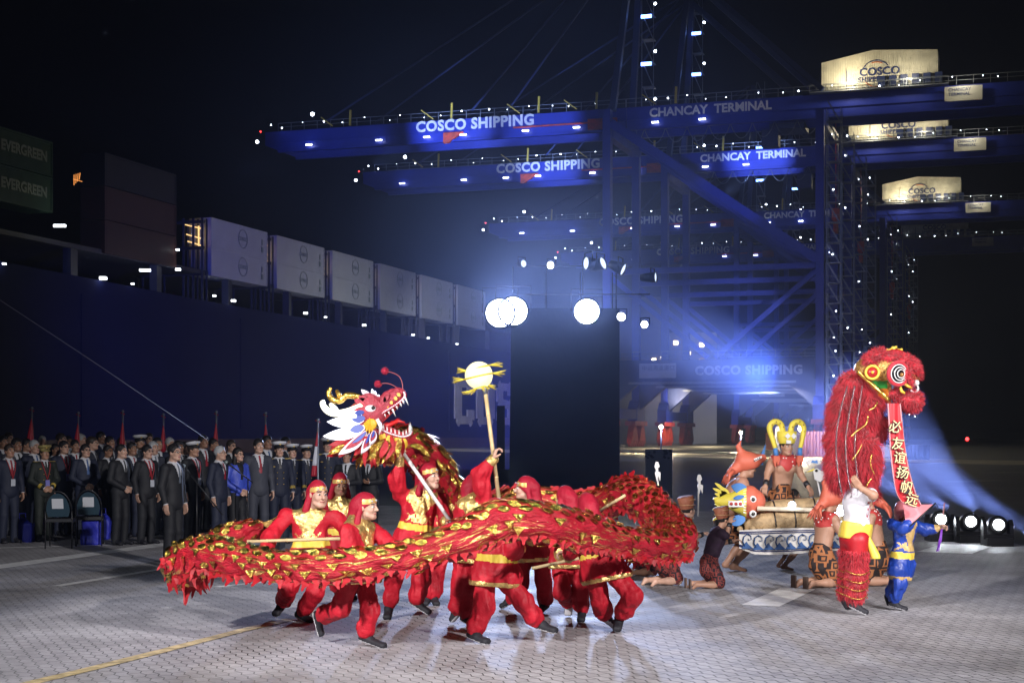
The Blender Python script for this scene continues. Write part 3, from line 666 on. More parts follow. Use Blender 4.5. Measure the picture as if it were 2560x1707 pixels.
for k, (px, py, dv, lb) in enumerate(((1465, 658, (-1, -.5, 0), "square silver moving lamp in the middle of the upper truss"), (1508, 658, (.9, -.6, .3), "grey moving lamp right of the middle of the upper truss"), (1558, 674, (1, -.4, -.5), "rightmost tilted moving lamp on the upper truss"), (1639, 693, (1, -.4, 0), "small separate lamp at the right end of the truss"))):
    par_can(px, py, TY - .5, .22 - .04 * (k == 3), dimm, lb, dirv=dv, L=.5)
# narrow black upright and grey banner stand
p = G(1252, 1190); r = empty("black_post", (W(1252, 1190, 60).x, 60, 0)); MB().span((-.16, 0, 0), (.16, .3, 3.0)).build("post", bm, r); MB().span((-.6, -.3, 0), (.8, .6, .5)).build("base", bm, r); tag(r, "narrow black upright box just left of the draped tower", "post")
x0 = W(1614, 1122, 42); x1 = W(1681, 1122, 42); r = empty("banner_stand", (x0.x, 42, 0)); MB().span((0, 0, .02), (x1.x - x0.x, .25, x0.z)).build("panel", mat("grey_print_panel", (.30, .33, .42), .6), r)
f = MB(); rr_ = random.Random(5)
for k in range(26): f.ball((rr_.choice((rr_.uniform(.02, .25), rr_.uniform(.5, .72))), -.01, x0.z - rr_.uniform(.03, .25)), (.04, .01, .03), 6, 4)
f.build("leaf_print", mat("dark_print", (.12, .14, .2), .7), r); tag(r, "grey free standing panel with dark leaf print behind the dragon's hump", "panel")
# flood beams: real lamps
for k, (px, pw) in enumerate(((1266, 260), (1467, 200))):
    lamp("flood_beam", 'SPOT', W(px, 780, Yf - .5), (0, 15, 0), pw, (.85, .9, 1), .35, 60, .7)
    lamp("flood_beam", 'SPOT', W(px, 780, Yf - .5), (0, 14, 9), pw * 80, (.5, .62, 1), .3, 50, 1)
# moving head lights on the ground at the right
mh_lens = glow("moving_head_lens", (.85, .92, 1), 70)
def moving_head(px, py, foot, label, k):
    Y = F * CH / (foot - HY); p = W(px, py, Y); r = empty("moving_head_light", (p.x, p.y, 0)); h = p.z
    MB().span((-.22, -.18, 0), (.22, .2, .14)).build("base", bm, r)
    y = MB()
    for s in (-1, 1): y.prism([(-.09, .12), (.09, .12), (.07, h), (0, h + .1), (-.07, h)], (.07, 0, 0), (s * .22, 0, 0), (0, 1, 0), (0, 0, 1))
    y.span((-.25, -.1, .14), (.25, .1, .2)); y.build("yoke", bm, r)
    d = Vector((-.85, -.30, .36)).normalized(); q = d.to_track_quat('Z', 'Y').to_matrix(); d2 = Vector((-.15, -1, .15)).normalized(); q = d2.to_track_quat('Z', 'Y').to_matrix()
    hd = MB(); hd.lathe([(0, -.26), (.12, -.25), (.17, -.1), (.16, .1), (.13, .16), (.1, .15), (.09, .14)], (0, 0, h), 18, q); hd.build("head", bm, r)
    MB().lathe([(0, .152), (.085, .152)], (0, 0, h), 18, q).build("lens", mh_lens, r)
    tag(r, label, "stage light", "moving head lights on the ground at the right"); return p
M1 = moving_head(2350, 1299, 1352, "moving head stage light next to the purple tassel, leftmost of the three", 0)
M2 = moving_head(2424, 1305, 1356, "middle moving head stage light on the ground at the right", 1)
M3 = moving_head(2493, 1313, 1364, "moving head stage light closest to the right edge of the picture", 2)
# their beams run up and to the left and far beyond the dancers
for P, tg in ((M1 + Vector((-.32, -.05, .22)), (1900, 1000)), (M2 + Vector((-.32, -.05, .22)), (2180, 1165)), (M3 + Vector((-.32, -.05, .22)), (2310, 1150)), (W(2575, 1335, 24.5), (2200, 1067)), (W(2640, 1350, 25), (2000, 990))):
    lamp("moving_head_beam", 'SPOT', P, W(tg[0], tg[1], 45), 1000000, (.40, .5, 1), .06, 5.0, .6)
# ------------------------------------------------------------------ people
def nrm(v): return Vector(v).normalized()
def basis(f, u):
    f = nrm(f); u = Vector(u); r = f.cross(u).normalized(); u = r.cross(f); return np.array([tuple(r), tuple(f), tuple(u)])
skins = [mat("skin_light", (.55, .33, .24), .5, var=.06, vscale=14), mat("skin_tan", (.42, .23, .15), .5, var=.06, vscale=14), mat("skin_brown", (.30, .155, .095), .5, var=.06, vscale=14)]
eyem = mat("eye_dark", (.02, .015, .012), .25); eyew = mat("eye_white", (.6, .58, .55), .3); lipm = mat("lips", (.36, .13, .11), .5); hairb = mat("hair_black", (.012, .01, .01), .45, bump=.6, bscale=70); hairg = mat("hair_grey", (.42, .43, .44), .5, bump=.6, bscale=70)
hairbr = mat("hair_dark_brown", (.03, .02, .014), .45, bump=.6, bscale=70)
def head_geo(c, B, s, h, neck=None, seed=0):
    """face with sockets, nose, mouth and ears; returns verts, quads, material index (0 skin 1 dark 2 white 3 lips 4 brow)"""
    c = Vector(c); r_, f_, u_ = (Vector(b) for b in B); rg = random.Random(seed)
    jw = rg.uniform(.93, 1.08); nz = rg.uniform(.85, 1.2); ln = rg.uniform(.95, 1.06)
    P = lambda x, y, z: c + (r_ * x + f_ * y + u_ * z * ln) * s
    b = Blob.around([c], .19 * s, h)
    e = lambda p, r, k=.02, op='add': b.ell(P(*p), [q * s for q in r], B, k * s, op)
    e((0, -.014, .03), (.074, .096, .095)); e((0, .022, -.045), (.058 * jw, .066, .074), .03); e((0, .064, -.092), (.026, .024, .02), .03)
    e((.036, .06, -.025), (.024, .026, .024), .02); e((-.036, .06, -.025), (.024, .026, .024), .02)
    e((0, .074, .032), (.05, .018, .011), .015)
    for q in (-1, 1):
        e((q * .030, .098, .010), (.017, .014, .010), .008, 'sub'); e((q * .030, .079, .009), (.0135, .0125, .0115), .003)
        e((q * .076, -.008, -.005), (.008, .019, .031), .01); b.cone(P(q * .05, .03, -.07), P(q * .02, .07, -.09), .018 * s, .015 * s, .02 * s)
    b.cone(P(0, .084, .018), P(0, .106 + .004 * nz, -.022), .009 * s, .0135 * nz * s, .008 * s); e((.011, .096, -.026), (.009, .010, .008), .005); e((-.011, .096, -.026), (.009, .010, .008), .005)
    e((0, .085, -.052), (.022, .014, .007), .006); e((0, .083, -.063), (.02, .013, .007), .006); e((0, .103, -.0575), (.02, .006, .0025), .003, 'sub')
    if neck is not None: b.cone(P(0, -.025, -.06), neck, .052 * s, .058 * s, .03 * s)
    V, Q = b.mesh(); C = centers(V, Q) - np.array(tuple(c)); L = C @ B.T / s; x, y, z = np.abs(L[:, 0]), L[:, 1], L[:, 2] / ln; lab = np.zeros(len(Q), int)
    front = y > .062
    lab[front & (((x - .030) / .0145) ** 2 + ((z - .009) / .0075) ** 2 < 1)] = 2
    lab[front & (((x - .030) / .0075) ** 2 + ((z - .009) / .008) ** 2 < 1)] = 1
    lab[front & (x < .016 + .034) & (x > .015) & (np.abs(z - .033 - (x - .03) * .05) < .0055)] = 4
    lab[(y > .08) & (x < .022) & (np.abs(z + .0575) < .0085)] = 3
    return V, Q, lab
def hand_geo(w_, d, n, side, curl=.3, h=.0075, s=1.0, spread=.05):
    """palm, four unequal bent fingers and a thumb; d towards the fingertips, n out of the palm, side +1 when the thumb lies along d x n"""
    w_ = Vector(w_); d = nrm(d); n = nrm(Vector(n) - d * Vector(n).dot(d)); t = d.cross(n) * side
    b = Blob.around([w_ + d * .09 * s], .135 * s, h); B = np.array([tuple(t), tuple(d), tuple(n)])
    b.cone(w_ - d * .03 * s, w_ + d * .01 * s, .026 * s, .027 * s); b.box(w_ + d * .05 * s, (.039 * s, .048 * s, .0145 * s), B, .012 * s, .015 * s)
    for i, (o, L) in enumerate(((.029, .072), (.010, .082), (-.010, .076), (-.028, .06))):
        p = w_ + (d * .088 + t * o) * s; a = 0.0; dd = (d + t * (o * spread * 40 * .1)).normalized(); rr = .0098 * s
        for j, q in enumerate((.42, .32, .26)):
            a += curl * (.9 if j == 0 else 1.15); v = dd * math.cos(a) + n * math.sin(a); p2 = p + v * (L * q * s); b.cone(p, p2, rr, rr * .9, .004 * s); p = p2; rr *= .9
    p = w_ + (d * .022 + t * .032) * s; v = (d * .55 + t * .75 + n * (.25 + curl * .4)).normalized(); p2 = p + v * .04 * s; b.cone(p, p2, .0145 * s, .0115 * s, .008 * s)
    v2 = (d * .85 + t * (.35 - curl * .4) + n * (.2 + curl * .6)).normalized(); b.cone(p2, p2 + v2 * .034 * s, .0112 * s, .009 * s, .004 * s)
    V, Q = b.mesh(); return V, Q, np.zeros(len(Q), int)
def merge(parts):
    Vs, Qs, Ls, o = [], [], [], 0
    for V, Q, L in parts: Vs.append(V); Qs.append(Q + o); Ls.append(L); o += len(V)
    return np.concatenate(Vs), np.concatenate(Qs), np.concatenate(Ls)
def body_obj(root, J, f_head, u_head, skin, hs=.93, h=.008, hands=None, bare=False, bareleg=False, seed=0, s=1.0, brow=None):
    """the body: one mesh of head, trunk, limbs and hands"""
    B = basis(f_head, u_head); parts = [head_geo(J['head'], B, hs * s, h, J['neck'], seed)]
    hb = .012 if bare or bareleg else .024; ts = 1.0 if bare else .72; lsx = 1.0 if bareleg else .62
    b = Blob.around([J[k] for k in J if k != 'head'], .16, hb); J_ = {k: tuple(v) for k, v in J.items()}
    sh = (J['shR'] - J['shL']).normalized(); ax = (J['neck'] - J['pelvis']).normalized(); fr = sh.cross(ax) * -1; TB = np.array([tuple(sh), tuple(fr), tuple(ax)])
    b.cone(J['neck'], J['head'] - Vector(B[2]) * .05 - Vector(B[1]) * .03, .058 * s, .05 * s, .03)
    b.cone(J['shL'], J['shR'], .06 * s * ts, .06 * s * ts, .06); b.ell(J['chest'], [.165 * s * ts, .105 * s * ts, .17 * s], TB, .06)
    b.ell(J['waist'], [.14 * s * ts, .1 * s * ts, .13 * s], TB, .08); b.ell(J['pelvis'], [.155 * s * ts, .11 * s * ts, .12 * s], TB, .06)
    if bare:
        for q in (-1, 1): b.ell(J['chest'] + sh * q * .075 * s - fr * -.075 * s + ax * .04 * s, [.07 * s, .035 * s, .055 * s], TB, .04)
    for q in 'LR':
        b.chain([J['sh' + q], J['el' + q], J['wr' + q]], [.052 * s * (ts + .1), .041 * s * (ts + .1), .029 * s], .02)
        b.cone(J['sh' + q] * .6 + J['el' + q] * .4, J['sh' + q] * .4 + J['el' + q] * .6, .053 * s * (ts + .1), .05 * s * (ts + .1), .03)
        b.chain([J['hip' + q], J['kn' + q], J['an' + q]], [.085 * s * lsx, .056 * s * lsx, .036 * s * (lsx + .1)], .03)
        m = J['kn' + q].lerp(J['an' + q], .3); b.cone(m, J['kn' + q].lerp(J['an' + q], .45), .056 * s * lsx, .05 * s * lsx, .04)
        if bareleg: b.cone(J['an' + q], J['toe' + q], .034 * s, .024 * s, .03)
    V, Q = b.mesh(); parts.append((V, Q, np.zeros(len(Q), int)))
    for w_, d, n, sd, cu in (hands or []): parts.append(hand_geo(w_, d, n, sd, cu, h=max(.0075, h * .9), s=s))
    V, Q, L = merge(parts); me = np_mesh("body", V, Q, True, L)
    for m in (skin, eyem, eyew, lipm, brow or hairb): me.materials.append(m)
    return link("body", me, root), B, TB
def shoe(root, an, toe, m, s=1.0, sole=None, nm="shoe", h=.011, upv=None):
    an = Vector(an); toe = Vector(toe); d = (toe - an); 
    up = Vector((0, 0, 1)) if abs(d.normalized().z) < .75 else Vector((0, 1, 0)) * (1 if d.z < 0 else -1)
    if upv: up = nrm(upv)
    r_ = d.cross(up).normalized(); fw = (toe - an - up * (toe - an).dot(up)); 
    # foot direction: from heel to toe lies below the ankle
    heel = an + (toe - an).normalized() * -.035 * s; 
    n_ = r_.cross(d.normalized()).normalized()                       # instep normal
    B = np.array([tuple(r_), tuple(d.normalized()), tuple(n_)])
    b = Blob.around([heel, toe, an], .08 * s, h)
    c = heel.lerp(toe, .5); L = (toe - heel).length / 2 + .02 * s
    b.box(c - n_ * .012 * s, (.042 * s, L, .03 * s), B, .026 * s); b.ell(heel.lerp(toe, .25) + n_ * .012 * s, [.038 * s, .06 * s, .036 * s], B, .03)
    V, Q = b.mesh(); C = (centers(V, Q) - np.array(tuple(c))) @ np.array(tuple(n_)); lab = (C < -.026 * s).astype(int)
    if sole is None: lab[:] = 0
    out = split_emit(V, Q, lab, {0: (nm, m)}, root)
    if sole is not None and 0 in out: split_emit(V, Q, lab, {1: ("sole", sole)}, out[0])
    return out.get(0)
def J_rel(J, base): return {k: Vector(v) - base for k, v in J.items()}

# ---- the dragon dancers
red = mat("red_silk", (.46, .010, .024), .58, bump=1.3, bscale=9, var=.2, vscale=4, spec=.3)
redd = mat("red_silk_scarf", (.36, .010, .03), .6, bump=.9, bscale=14, var=.15, vscale=5, spec=.3)
gold = mat("gold_brocade", (.78, .55, .2), .3, .75, bump=.9, bscale=28, var=.3, vscale=20)
goldf = mat("gold_foil", (.85, .55, .12), .22, .9, bump=1.0, bscale=18)
sash = mat("yellow_sash", (.75, .55, .07), .5, bump=.3, bscale=14)
bshoe = mat("black_cloth_shoe", (.012, .012, .018), .7); wsole = mat("white_sole", (.6, .6, .62), .6); sock = mat("white_sock", (.7, .7, .74), .8)
bamboo = mat("bamboo", (.62, .47, .25), .45, var=.2, vscale=9)
cfr = {}
def cut(b, p, n):
    sl, x, y, z = b.blk(b.lo, b.lo + b.n * b.h); n = nrm(n); d = (x - p[0]) * n.x + (y - p[1]) * n.y + (z - p[2]) * n.z; b.D = np.maximum(b.D, d.astype(np.float32)); return b
Blob.cut = cut
def scarf(root, J, B, s, tails=True, band=True, seed=0):
    c = J['head']; r_, f_, u_ = (Vector(q) for q in B); P = lambda x, y, z: c + (r_ * x + f_ * y + u_ * z) * s
    b = Blob.around([c, J['neck']], .24, .011)
    b.ell(P(0, -.018, .035), [.088 * s, .108 * s, .104 * s], B); b.ell(P(0, -.075, .01), [.07 * s, .06 * s, .075 * s], B, .04)
    if tails:
        for q in (-1, 1): b.cone(P(q * .075, -.03, -.02), P(q * .1, -.05, -.15), .028 * s, .036 * s, .03)
        b.cone(P(0, -.1, 0), P(0, -.12, -.17), .06 * s, .075 * s, .05)
    b.ell(P(0, .07, -.055), [.082 * s, .1 * s, .095 * s], B, .01, 'sub'); b.wrinkle(.005, 26, seed)
    V, Q = b.mesh(); L = (centers(V, Q) - np.array(tuple(c))) @ B.T / s; lab = np.zeros(len(Q), int)
    if band: lab[(L[:, 1] > -.01) & (np.abs(L[:, 2] - .068 + np.abs(L[:, 0]) * .25) < .021)] = 1
    o = split_emit(V, Q, lab, {0: ("headscarf", redd)}, root)
    if band: 
        g = split_emit(V, Q, lab, {1: ("headband", mat("gold_headband", (.72, .45, .14), .45, .4))}, root)
        m = MB(); 
        for q in (-.04, 0, .04): m.ball(P(q, .094 - abs(q) * .55, .066 - abs(q) * .2), .010 * s, 6, 4)
        if 1 in g: m.build("gem", mat("clear_gem", (.7, .72, .8), .1, .5), g[1])
def dancer(label, J, base, f, u=(0, 0, 1), skin=0, hands=None, seed=0, s=1.0, hem=.26, band=True, tunic_gold=True, up_chest=None, belt=True, ups={}, grp="dancers in red silk carrying the dragon"):
    base = Vector(base); J = J_rel(J, base); r = empty("person", base)
    hl = [(J[k] if isinstance(k, str) else Vector(k) - base, d, n, sd, cu) for k, d, n, sd, cu in (hands or [])]
    o, B, TB = body_obj(r, J, f, u, skins[skin], hs=.98 * s, hands=hl, seed=seed, s=s)
    sh, fr, ax = (Vector(q) for q in TB)
    if up_chest: fr = nrm(up_chest)
    # tunic
    dn = (J['pelvis'] - J['waist']).normalized(); legm = (J['knL'] + J['knR']) / 2; 
    b = Blob.around([J[k] for k in ('neck', 'shL', 'shR', 'elL', 'elR', 'wrL', 'wrR', 'pelvis', 'hipL', 'hipR')] + [J['pelvis'] + dn * hem], .2, .0125)
    b.cone(J['neck'] + ax * .03, J['chest'], .062 * s, .09 * s, .04); b.cone(J['shL'], J['shR'], .066 * s, .066 * s, .05)
    b.ell(J['chest'], [.172 * s, .118 * s, .18 * s], TB, .06); b.ell(J['waist'], [.135 * s, .11 * s, .13 * s], TB, .07)
    pb = J['pelvis'] + dn * hem * .5
    for q, k in ((-1, 'L'), (1, 'R')):
        mk = J['hip' + k].lerp(J['kn' + k], .5); b.cone(J['waist'] + sh * q * .05 * s, J['hip' + k].lerp(mk, .5) + sh * q * .02 * s, .10 * s, .125 * s, .06)
        b.chain([J['sh' + k], J['el' + k], J['wr' + k]], [.068 * s, .068 * s, .046 * s], .03)
        m = J['sh' + k].lerp(J['el' + k], .7); b.ell(m - Vector((0, 0, .025)), [.066 * s] * 3, None, .05); m = J['el' + k].lerp(J['wr' + k], .35); b.ell(m - Vector((0, 0, .02)), [.06 * s] * 3, None, .05)
    b.cone(J['waist'], pb, .115 * s, .15 * s, .06)
    b.wrinkle(.0055, 32, seed); b.wrinkle(.0075, 60, seed + 9, .25); 
    if belt: b.ell(J['waist'] + dn * .03, [.145 * s, .122 * s, .05 * s], TB, .008)
    b.cut(J['pelvis'] + dn * hem * .62, dn)
    V, Q = b.mesh(); C = centers(V, Q); lab = np.zeros(len(Q), int)
    rel_ = C - np.array(tuple(J['neck'])); X = rel_ @ np.array(tuple(sh)); Y_ = rel_ @ np.array(tuple(fr)); Z = rel_ @ np.array(tuple(ax))
    t = (C - np.array(tuple(J['waist']))) @ np.array(tuple(dn)); arm = np.zeros(len(Q), bool)
    for k in 'LR':
        a = np.array(tuple(J['sh' + k])); e_ = np.array(tuple(J['el' + k])); w_ = np.array(tuple(J['wr' + k]))
        for p0, p1, rr in ((a + (e_ - a) * .35, e_, .1), (e_, w_, .1)):
            d = p1 - p0; tt = np.clip((C - p0) @ d / (d @ d), 0, 1); arm |= np.linalg.norm(C - p0 - tt[:, None] * d, axis=1) < rr * s
        lab[np.linalg.norm(C - w_, axis=1) < .066 * s] = 1
    if tunic_gold:
        col = (~arm) & ((np.sqrt(X ** 2 + Y_ ** 2 + (Z * .9 + .02) ** 2) < .165 * s) | ((Y_ > 0) & (np.abs(X) < .11 * s * np.clip((Z + .30) / .2, 0, 1)) & (Z > -.30)))
        col |= (~arm) & (Y_ > 0) & (((np.abs(X) < .03) & (Z > -.50)) | (((np.abs(X) / .085) ** 2 + ((Z + .27) / .07) ** 2 < 1) & (((np.abs(X) / .045) ** 2 + ((Z + .235) / .04) ** 2 > 1) | (np.abs(X) < .02))))
        # twin embroidered dragons beside the placket
        col |= (~arm) & (Y_ > 0) & (np.abs(np.abs(X) - .115 - .022 * np.sin(Z * 55)) < .010) & (Z < -.22) & (Z > -.42)
        lab[col & (t < -.02)] = 1
    if belt: lab[(np.abs(t - .03) < .034) & ~arm] = 2
    tm = J['pelvis'] + dn * hem * .62; tmx = float((tm - J['waist']).dot(dn)); lab[(t > tmx - .042) & (t < tmx - .004) & ~arm] = 1
    o = split_emit(V, Q, lab, {0: ("tunic", red)}, r)
    if 0 in o: split_emit(V, Q, lab, {1: ("gold_trim", gold)}, o[0])
    split_emit(V, Q, lab, {2: ("sash", sash)}, r)
    # trousers
    b = Blob.around([J[k] for k in ('pelvis', 'hipL', 'hipR', 'knL', 'knR', 'anL', 'anR')], .17, .0125)
    for k in 'LR':
        cf = J['kn' + k].lerp(J['an' + k], .78)
        b.chain([J['hip' + k], J['kn' + k], J['kn' + k].lerp(J['an' + k], .7), cf], [.092 * s, .082 * s, .078 * s, .062 * s], .03); b.cone(J['pelvis'], J['hip' + k], .11 * s, .1 * s, .04)
    b.wrinkle(.006, 30, seed + 5); b.wrinkle(.0085, 62, seed + 8, .18); b.wrinkle(.004, 90, seed + 3, .5); V, Q = b.mesh(); split_emit(V, Q, np.zeros(len(Q), int), {0: ("trousers", red)}, r)
    for k in 'LR':
        MB().tube([J['kn' + k].lerp(J['an' + k], .8), J['an' + k]], [.045 * s, .037 * s], 10).build("sock", sock, r); shoe(r, J['an' + k], J['toe' + k], bshoe, s, wsole, upv=ups.get(k))
    if band is not None: scarf(r, J, B, 1.0 * s, True, band, seed)
    tag(r, label, "person", grp); return r
def PX(Y, **kw):                                               # joints from photo positions and a distance
    out = {}
    for k, v in kw.items():
        if k == '_': continue
        dy = v[2] if len(v) > 2 else 0; out[k] = W(v[0], v[1], Y + dy)
    return out
def on_ground(px, Y): return Vector(((px - CX) / F * Y, Y, 0))
def fix_feet(J):
    for k in 'LR':
        for q, mn in (('an', .075), ('toe', .035)):
            if J[q + k].z < mn: J[q + k].z = mn
    return J
def fill(J):
    """centre line joints from the given ones when missing"""
    if 'neck' not in J: J['neck'] = (J['shL'] + J['shR']) / 2 + Vector((0, 0, .05))
    if 'pelvis' not in J: J['pelvis'] = (J['hipL'] + J['hipR']) / 2 + Vector((0, 0, .02))
    if 'waist' not in J: J['waist'] = J['neck'].lerp(J['pelvis'], .66)
    if 'chest' not in J: J['chest'] = J['neck'].lerp(J['pelvis'], .34)
    return J
dn_ = Vector((0, 0, -1))
# 1 the bald man at the left, holding the bamboo across his body
Y = 15.1; J = fix_feet(fill(PX(Y, head=(796, 1236, -.06), neck=(774, 1275, 0), shR=(716, 1290, -.02), shL=(842, 1296, .02), elR=(672, 1345, -.2), wrR=(662, 1382, -.42), elL=(886, 1350, -.12), wrL=(858, 1376, -.4),
    hipR=(758, 1392, 0), hipL=(800, 1392, .02), knR=(722, 1470, -.12), anR=(706, 1508, .32), toeR=(688, 1532, .2), knL=(786, 1480, -.1), anL=(752, 1540, .0), toeL=(778, 1556, -.08))))
dancer("clean shaven dancer at the left gripping a bamboo pole across his waist", J, on_ground(780, Y), (.55, -.83, -.05), skin=0, seed=1, s=1.06,
    hands=[('wrR', (-.75, -.3, -.15), (.1, -.5, -.8), 1, .75), ('wrL', (.55, -.3, .1), (0, -.6, -.8), -1, .75)])
# 2 behind him
Y = 17.0; J = fix_feet(fill(PX(Y, head=(851, 1212, -.04), shR=(812, 1262, 0), shL=(892, 1262, .02), elR=(800, 1330, 0), wrR=(822, 1385, -.2), elL=(910, 1330, 0), wrL=(890, 1378, -.2), hipR=(832, 1362), hipL=(866, 1362), knR=(838, 1440, -.1), anR=(845, 1478, .1), toeR=(848, 1494, -.05), knL=(872, 1445, 0), anL=(880, 1500, .2), toeL=(885, 1512, .05))))
dancer("moustached dancer looking down, standing just behind the bald one", J, on_ground(850, Y), (.25, -.93, -.22), skin=2, seed=2, s=1.0)
# 3 the woman in front, running
Y = 13.3; J = fix_feet(fill(PX(Y, head=(917, 1268, 0), neck=(893, 1302, .02), shR=(868, 1330, -.14), shL=(930, 1325, .12), elR=(868, 1390, -.22), wrR=(905, 1408, -.3), elL=(985, 1372, .05), wrL=(1030, 1368, -.2),
    pelvis=(895, 1412, 0), hipR=(882, 1425, -.1), hipL=(912, 1425, .08), knR=(850, 1520, -.05), anR=(795, 1540, .2), toeR=(806, 1584, .22), knL=(925, 1530, 0), anL=(912, 1592, .05), toeL=(960, 1612, -.08))))
dancer("woman dancer running in profile in front, one foot kicked back", J, on_ground(900, Y), (.93, -.36, 0), skin=0, seed=3, s=.98, ups={'R': (1, -.2, 0)},
    hands=[('wrL', (.8, -.4, .1), (0, -.5, -.8), 1, .75)])
# 4 the dragon head holder
Y = 15.4; J = fix_feet(fill(PX(Y, head=(1073, 1192, -.05), neck=(1052, 1228, 0), shR=(1002, 1238, -.03), shL=(1100, 1248, .05), elR=(992, 1198, -.12), wrR=(998, 1152, -.15), elL=(1118, 1305, .0), wrL=(1112, 1302, -.28),
    hipR=(1012, 1352), hipL=(1056, 1352, .05), knR=(985, 1440, -.05), anR=(972, 1520, 0), toeR=(968, 1543, -.14), knL=(1052, 1450, 0), anL=(1040, 1505, 0), toeL=(1074, 1527, -.05))))
dancer("dancer under the dragon head, one arm raised, the other on the slanting white pole", J, on_ground(1040, Y), (.8, -.6, .05), skin=0, seed=4, s=1.05,
    hands=[('wrR', (.1, 0, 1), (.8, -.4, 0), -1, .8), ('wrL', (.2, -.4, -.4), (-.6, -.5, 0), -1, .7)])
# 5 between
Y = 16.6; J = fix_feet(fill(PX(Y, head=(1102, 1213, -.06), shR=(1072, 1264), shL=(1142, 1264, .02), elR=(1070, 1320, 0), wrR=(1090, 1340, -.25), elL=(1150, 1325), wrL=(1122, 1320, -.28), hipR=(1082, 1358), hipL=(1114, 1358), knR=(1075, 1440), anR=(1070, 1500), toeR=(1062, 1515, -.1), knL=(1090, 1440, .02), anL=(1085, 1495), toeL=(1092, 1512, -.12))))
dancer("dancer with a calm face peering out below the dragon's neck", J, on_ground(1100, Y), (.05, -1, 0), skin=1, seed=5, s=.98, hands=[('wrL', (-.2, -.3, .6), (0, -.6, 0), -1, .7)])
# 6 the man who lifts the pearl pole, seen from behind
Y = 14.8; J = fix_feet(fill(PX(Y, head=(1192, 1218, .15), neck=(1185, 1252, .06), shR=(1215, 1262, -.05), shL=(1158, 1266, .05), elR=(1198, 1185, -.1), wrR=(1232, 1148, -.12), elL=(1150, 1330, .05), wrL=(1180, 1350, .3),
    hipR=(1194, 1372), hipL=(1160, 1372, .05), knR=(1180, 1480), anR=(1165, 1552), toeR=(1190, 1563, -.1), knL=(1150, 1470), anL=(1140, 1532, .1), toeL=(1128, 1546, .12))))
dancer("dancer seen from behind holding up the glowing pearl on its bamboo pole", J, on_ground(1180, Y), (.75, .6, .1), skin=0, seed=6, s=1.05, hands=[('wrR', (.35, 0, 1), (.7, .1, -.3), -1, .8)], band=False)
# 7 crouching in front, striding right
Y = 13.6; J = fix_feet(fill(PX(Y, head=(1238, 1285, .1), neck=(1240, 1318, .04), shR=(1278, 1330, -.1), shL=(1206, 1330, .12), elR=(1285, 1372, -.1), wrR=(1300, 1370, .1), elL=(1190, 1360, .1), wrL=(1190, 1330, .25),
    hipR=(1252, 1425), hipL=(1216, 1425, .06), knR=(1306, 1500, -.05), anR=(1350, 1560, 0), toeR=(1388, 1572, -.1), knL=(1208, 1520, 0), anL=(1182, 1586, 0), toeL=(1218, 1600, -.14))))
dancer("stooping dancer with wide stride under the dragon's belly, yellow sash at the back", J, on_ground(1230, Y), (.1, .95, -.2), skin=1, seed=7, s=1.06, tunic_gold=False, band=False, hands=[('wrL', (-.1, .2, 1), (.8, .1, 0), 1, .8)])
# 8
Y = 15.9; J = fix_feet(fill(PX(Y, head=(1312, 1222, 0), shR=(1352, 1275, -.05), shL=(1292, 1275, .08), elR=(1362, 1335), wrR=(1330, 1350, -.1), elL=(1290, 1330), wrL=(1300, 1345, -.2), hipR=(1348, 1368), hipL=(1314, 1368, .05), knR=(1360, 1460), anR=(1362, 1512), toeR=(1348, 1524, -.12), knL=(1300, 1460, .05), anL=(1275, 1500, .3), toeL=(1252, 1512, .28))))
dancer("dancer in left profile behind the dragon's hump, face seen under her scarf", J, on_ground(1330, Y), (-1, -.1, 0), skin=0, seed=8, s=1.0)
# 9
Y = 15.2; J = fix_feet(fill(PX(Y, head=(1412, 1248, 0), shR=(1448, 1292, 0), shL=(1388, 1292, .08), elR=(1460, 1345), wrR=(1420, 1378, -.2), elL=(1385, 1340), wrL=(1400, 1385, -.1), hipR=(1438, 1384), hipL=(1404, 1384, .05), knR=(1450, 1480), anR=(1455, 1532), toeR=(1452, 1552, -.15), knL=(1405, 1478, -.1), anL=(1424, 1508, .3), toeL=(1420, 1545, .32))))
dancer("dancer with back turned in the middle of the right group, left foot lifted", J, on_ground(1420, Y), (-.6, .8, 0), skin=0, seed=9, s=1.0, tunic_gold=False, band=False, hands=[('wrR', (-.7, -.1, -.1), (0, -.3, -.9), 1, .7)])
# 10
Y = 14.2; J = fix_feet(fill(PX(Y, head=(1468, 1272, .1), neck=(1480, 1305, .05), shR=(1522, 1318, 0), shL=(1446, 1318, .1), elR=(1530, 1370), wrR=(1480, 1385, .1), elL=(1430, 1365), wrL=(1420, 1395, .1), pelvis=(1502, 1412, 0), hipR=(1526, 1420), hipL=(1488, 1422, .06), knR=(1582, 1490, -.12), anR=(1548, 1545, .1), toeR=(1542, 1570, -.02), knL=(1500, 1500, .1), anL=(1512, 1540, .28), toeL=(1546, 1592, .26))))
dancer("dancer bending away at the right with both knees bent, sole of one shoe showing", J, on_ground(1510, Y), (-.3, .95, -.2), skin=0, seed=10, s=1.06, ups={'L': (.9, .3, .3)}, tunic_gold=False, band=False)

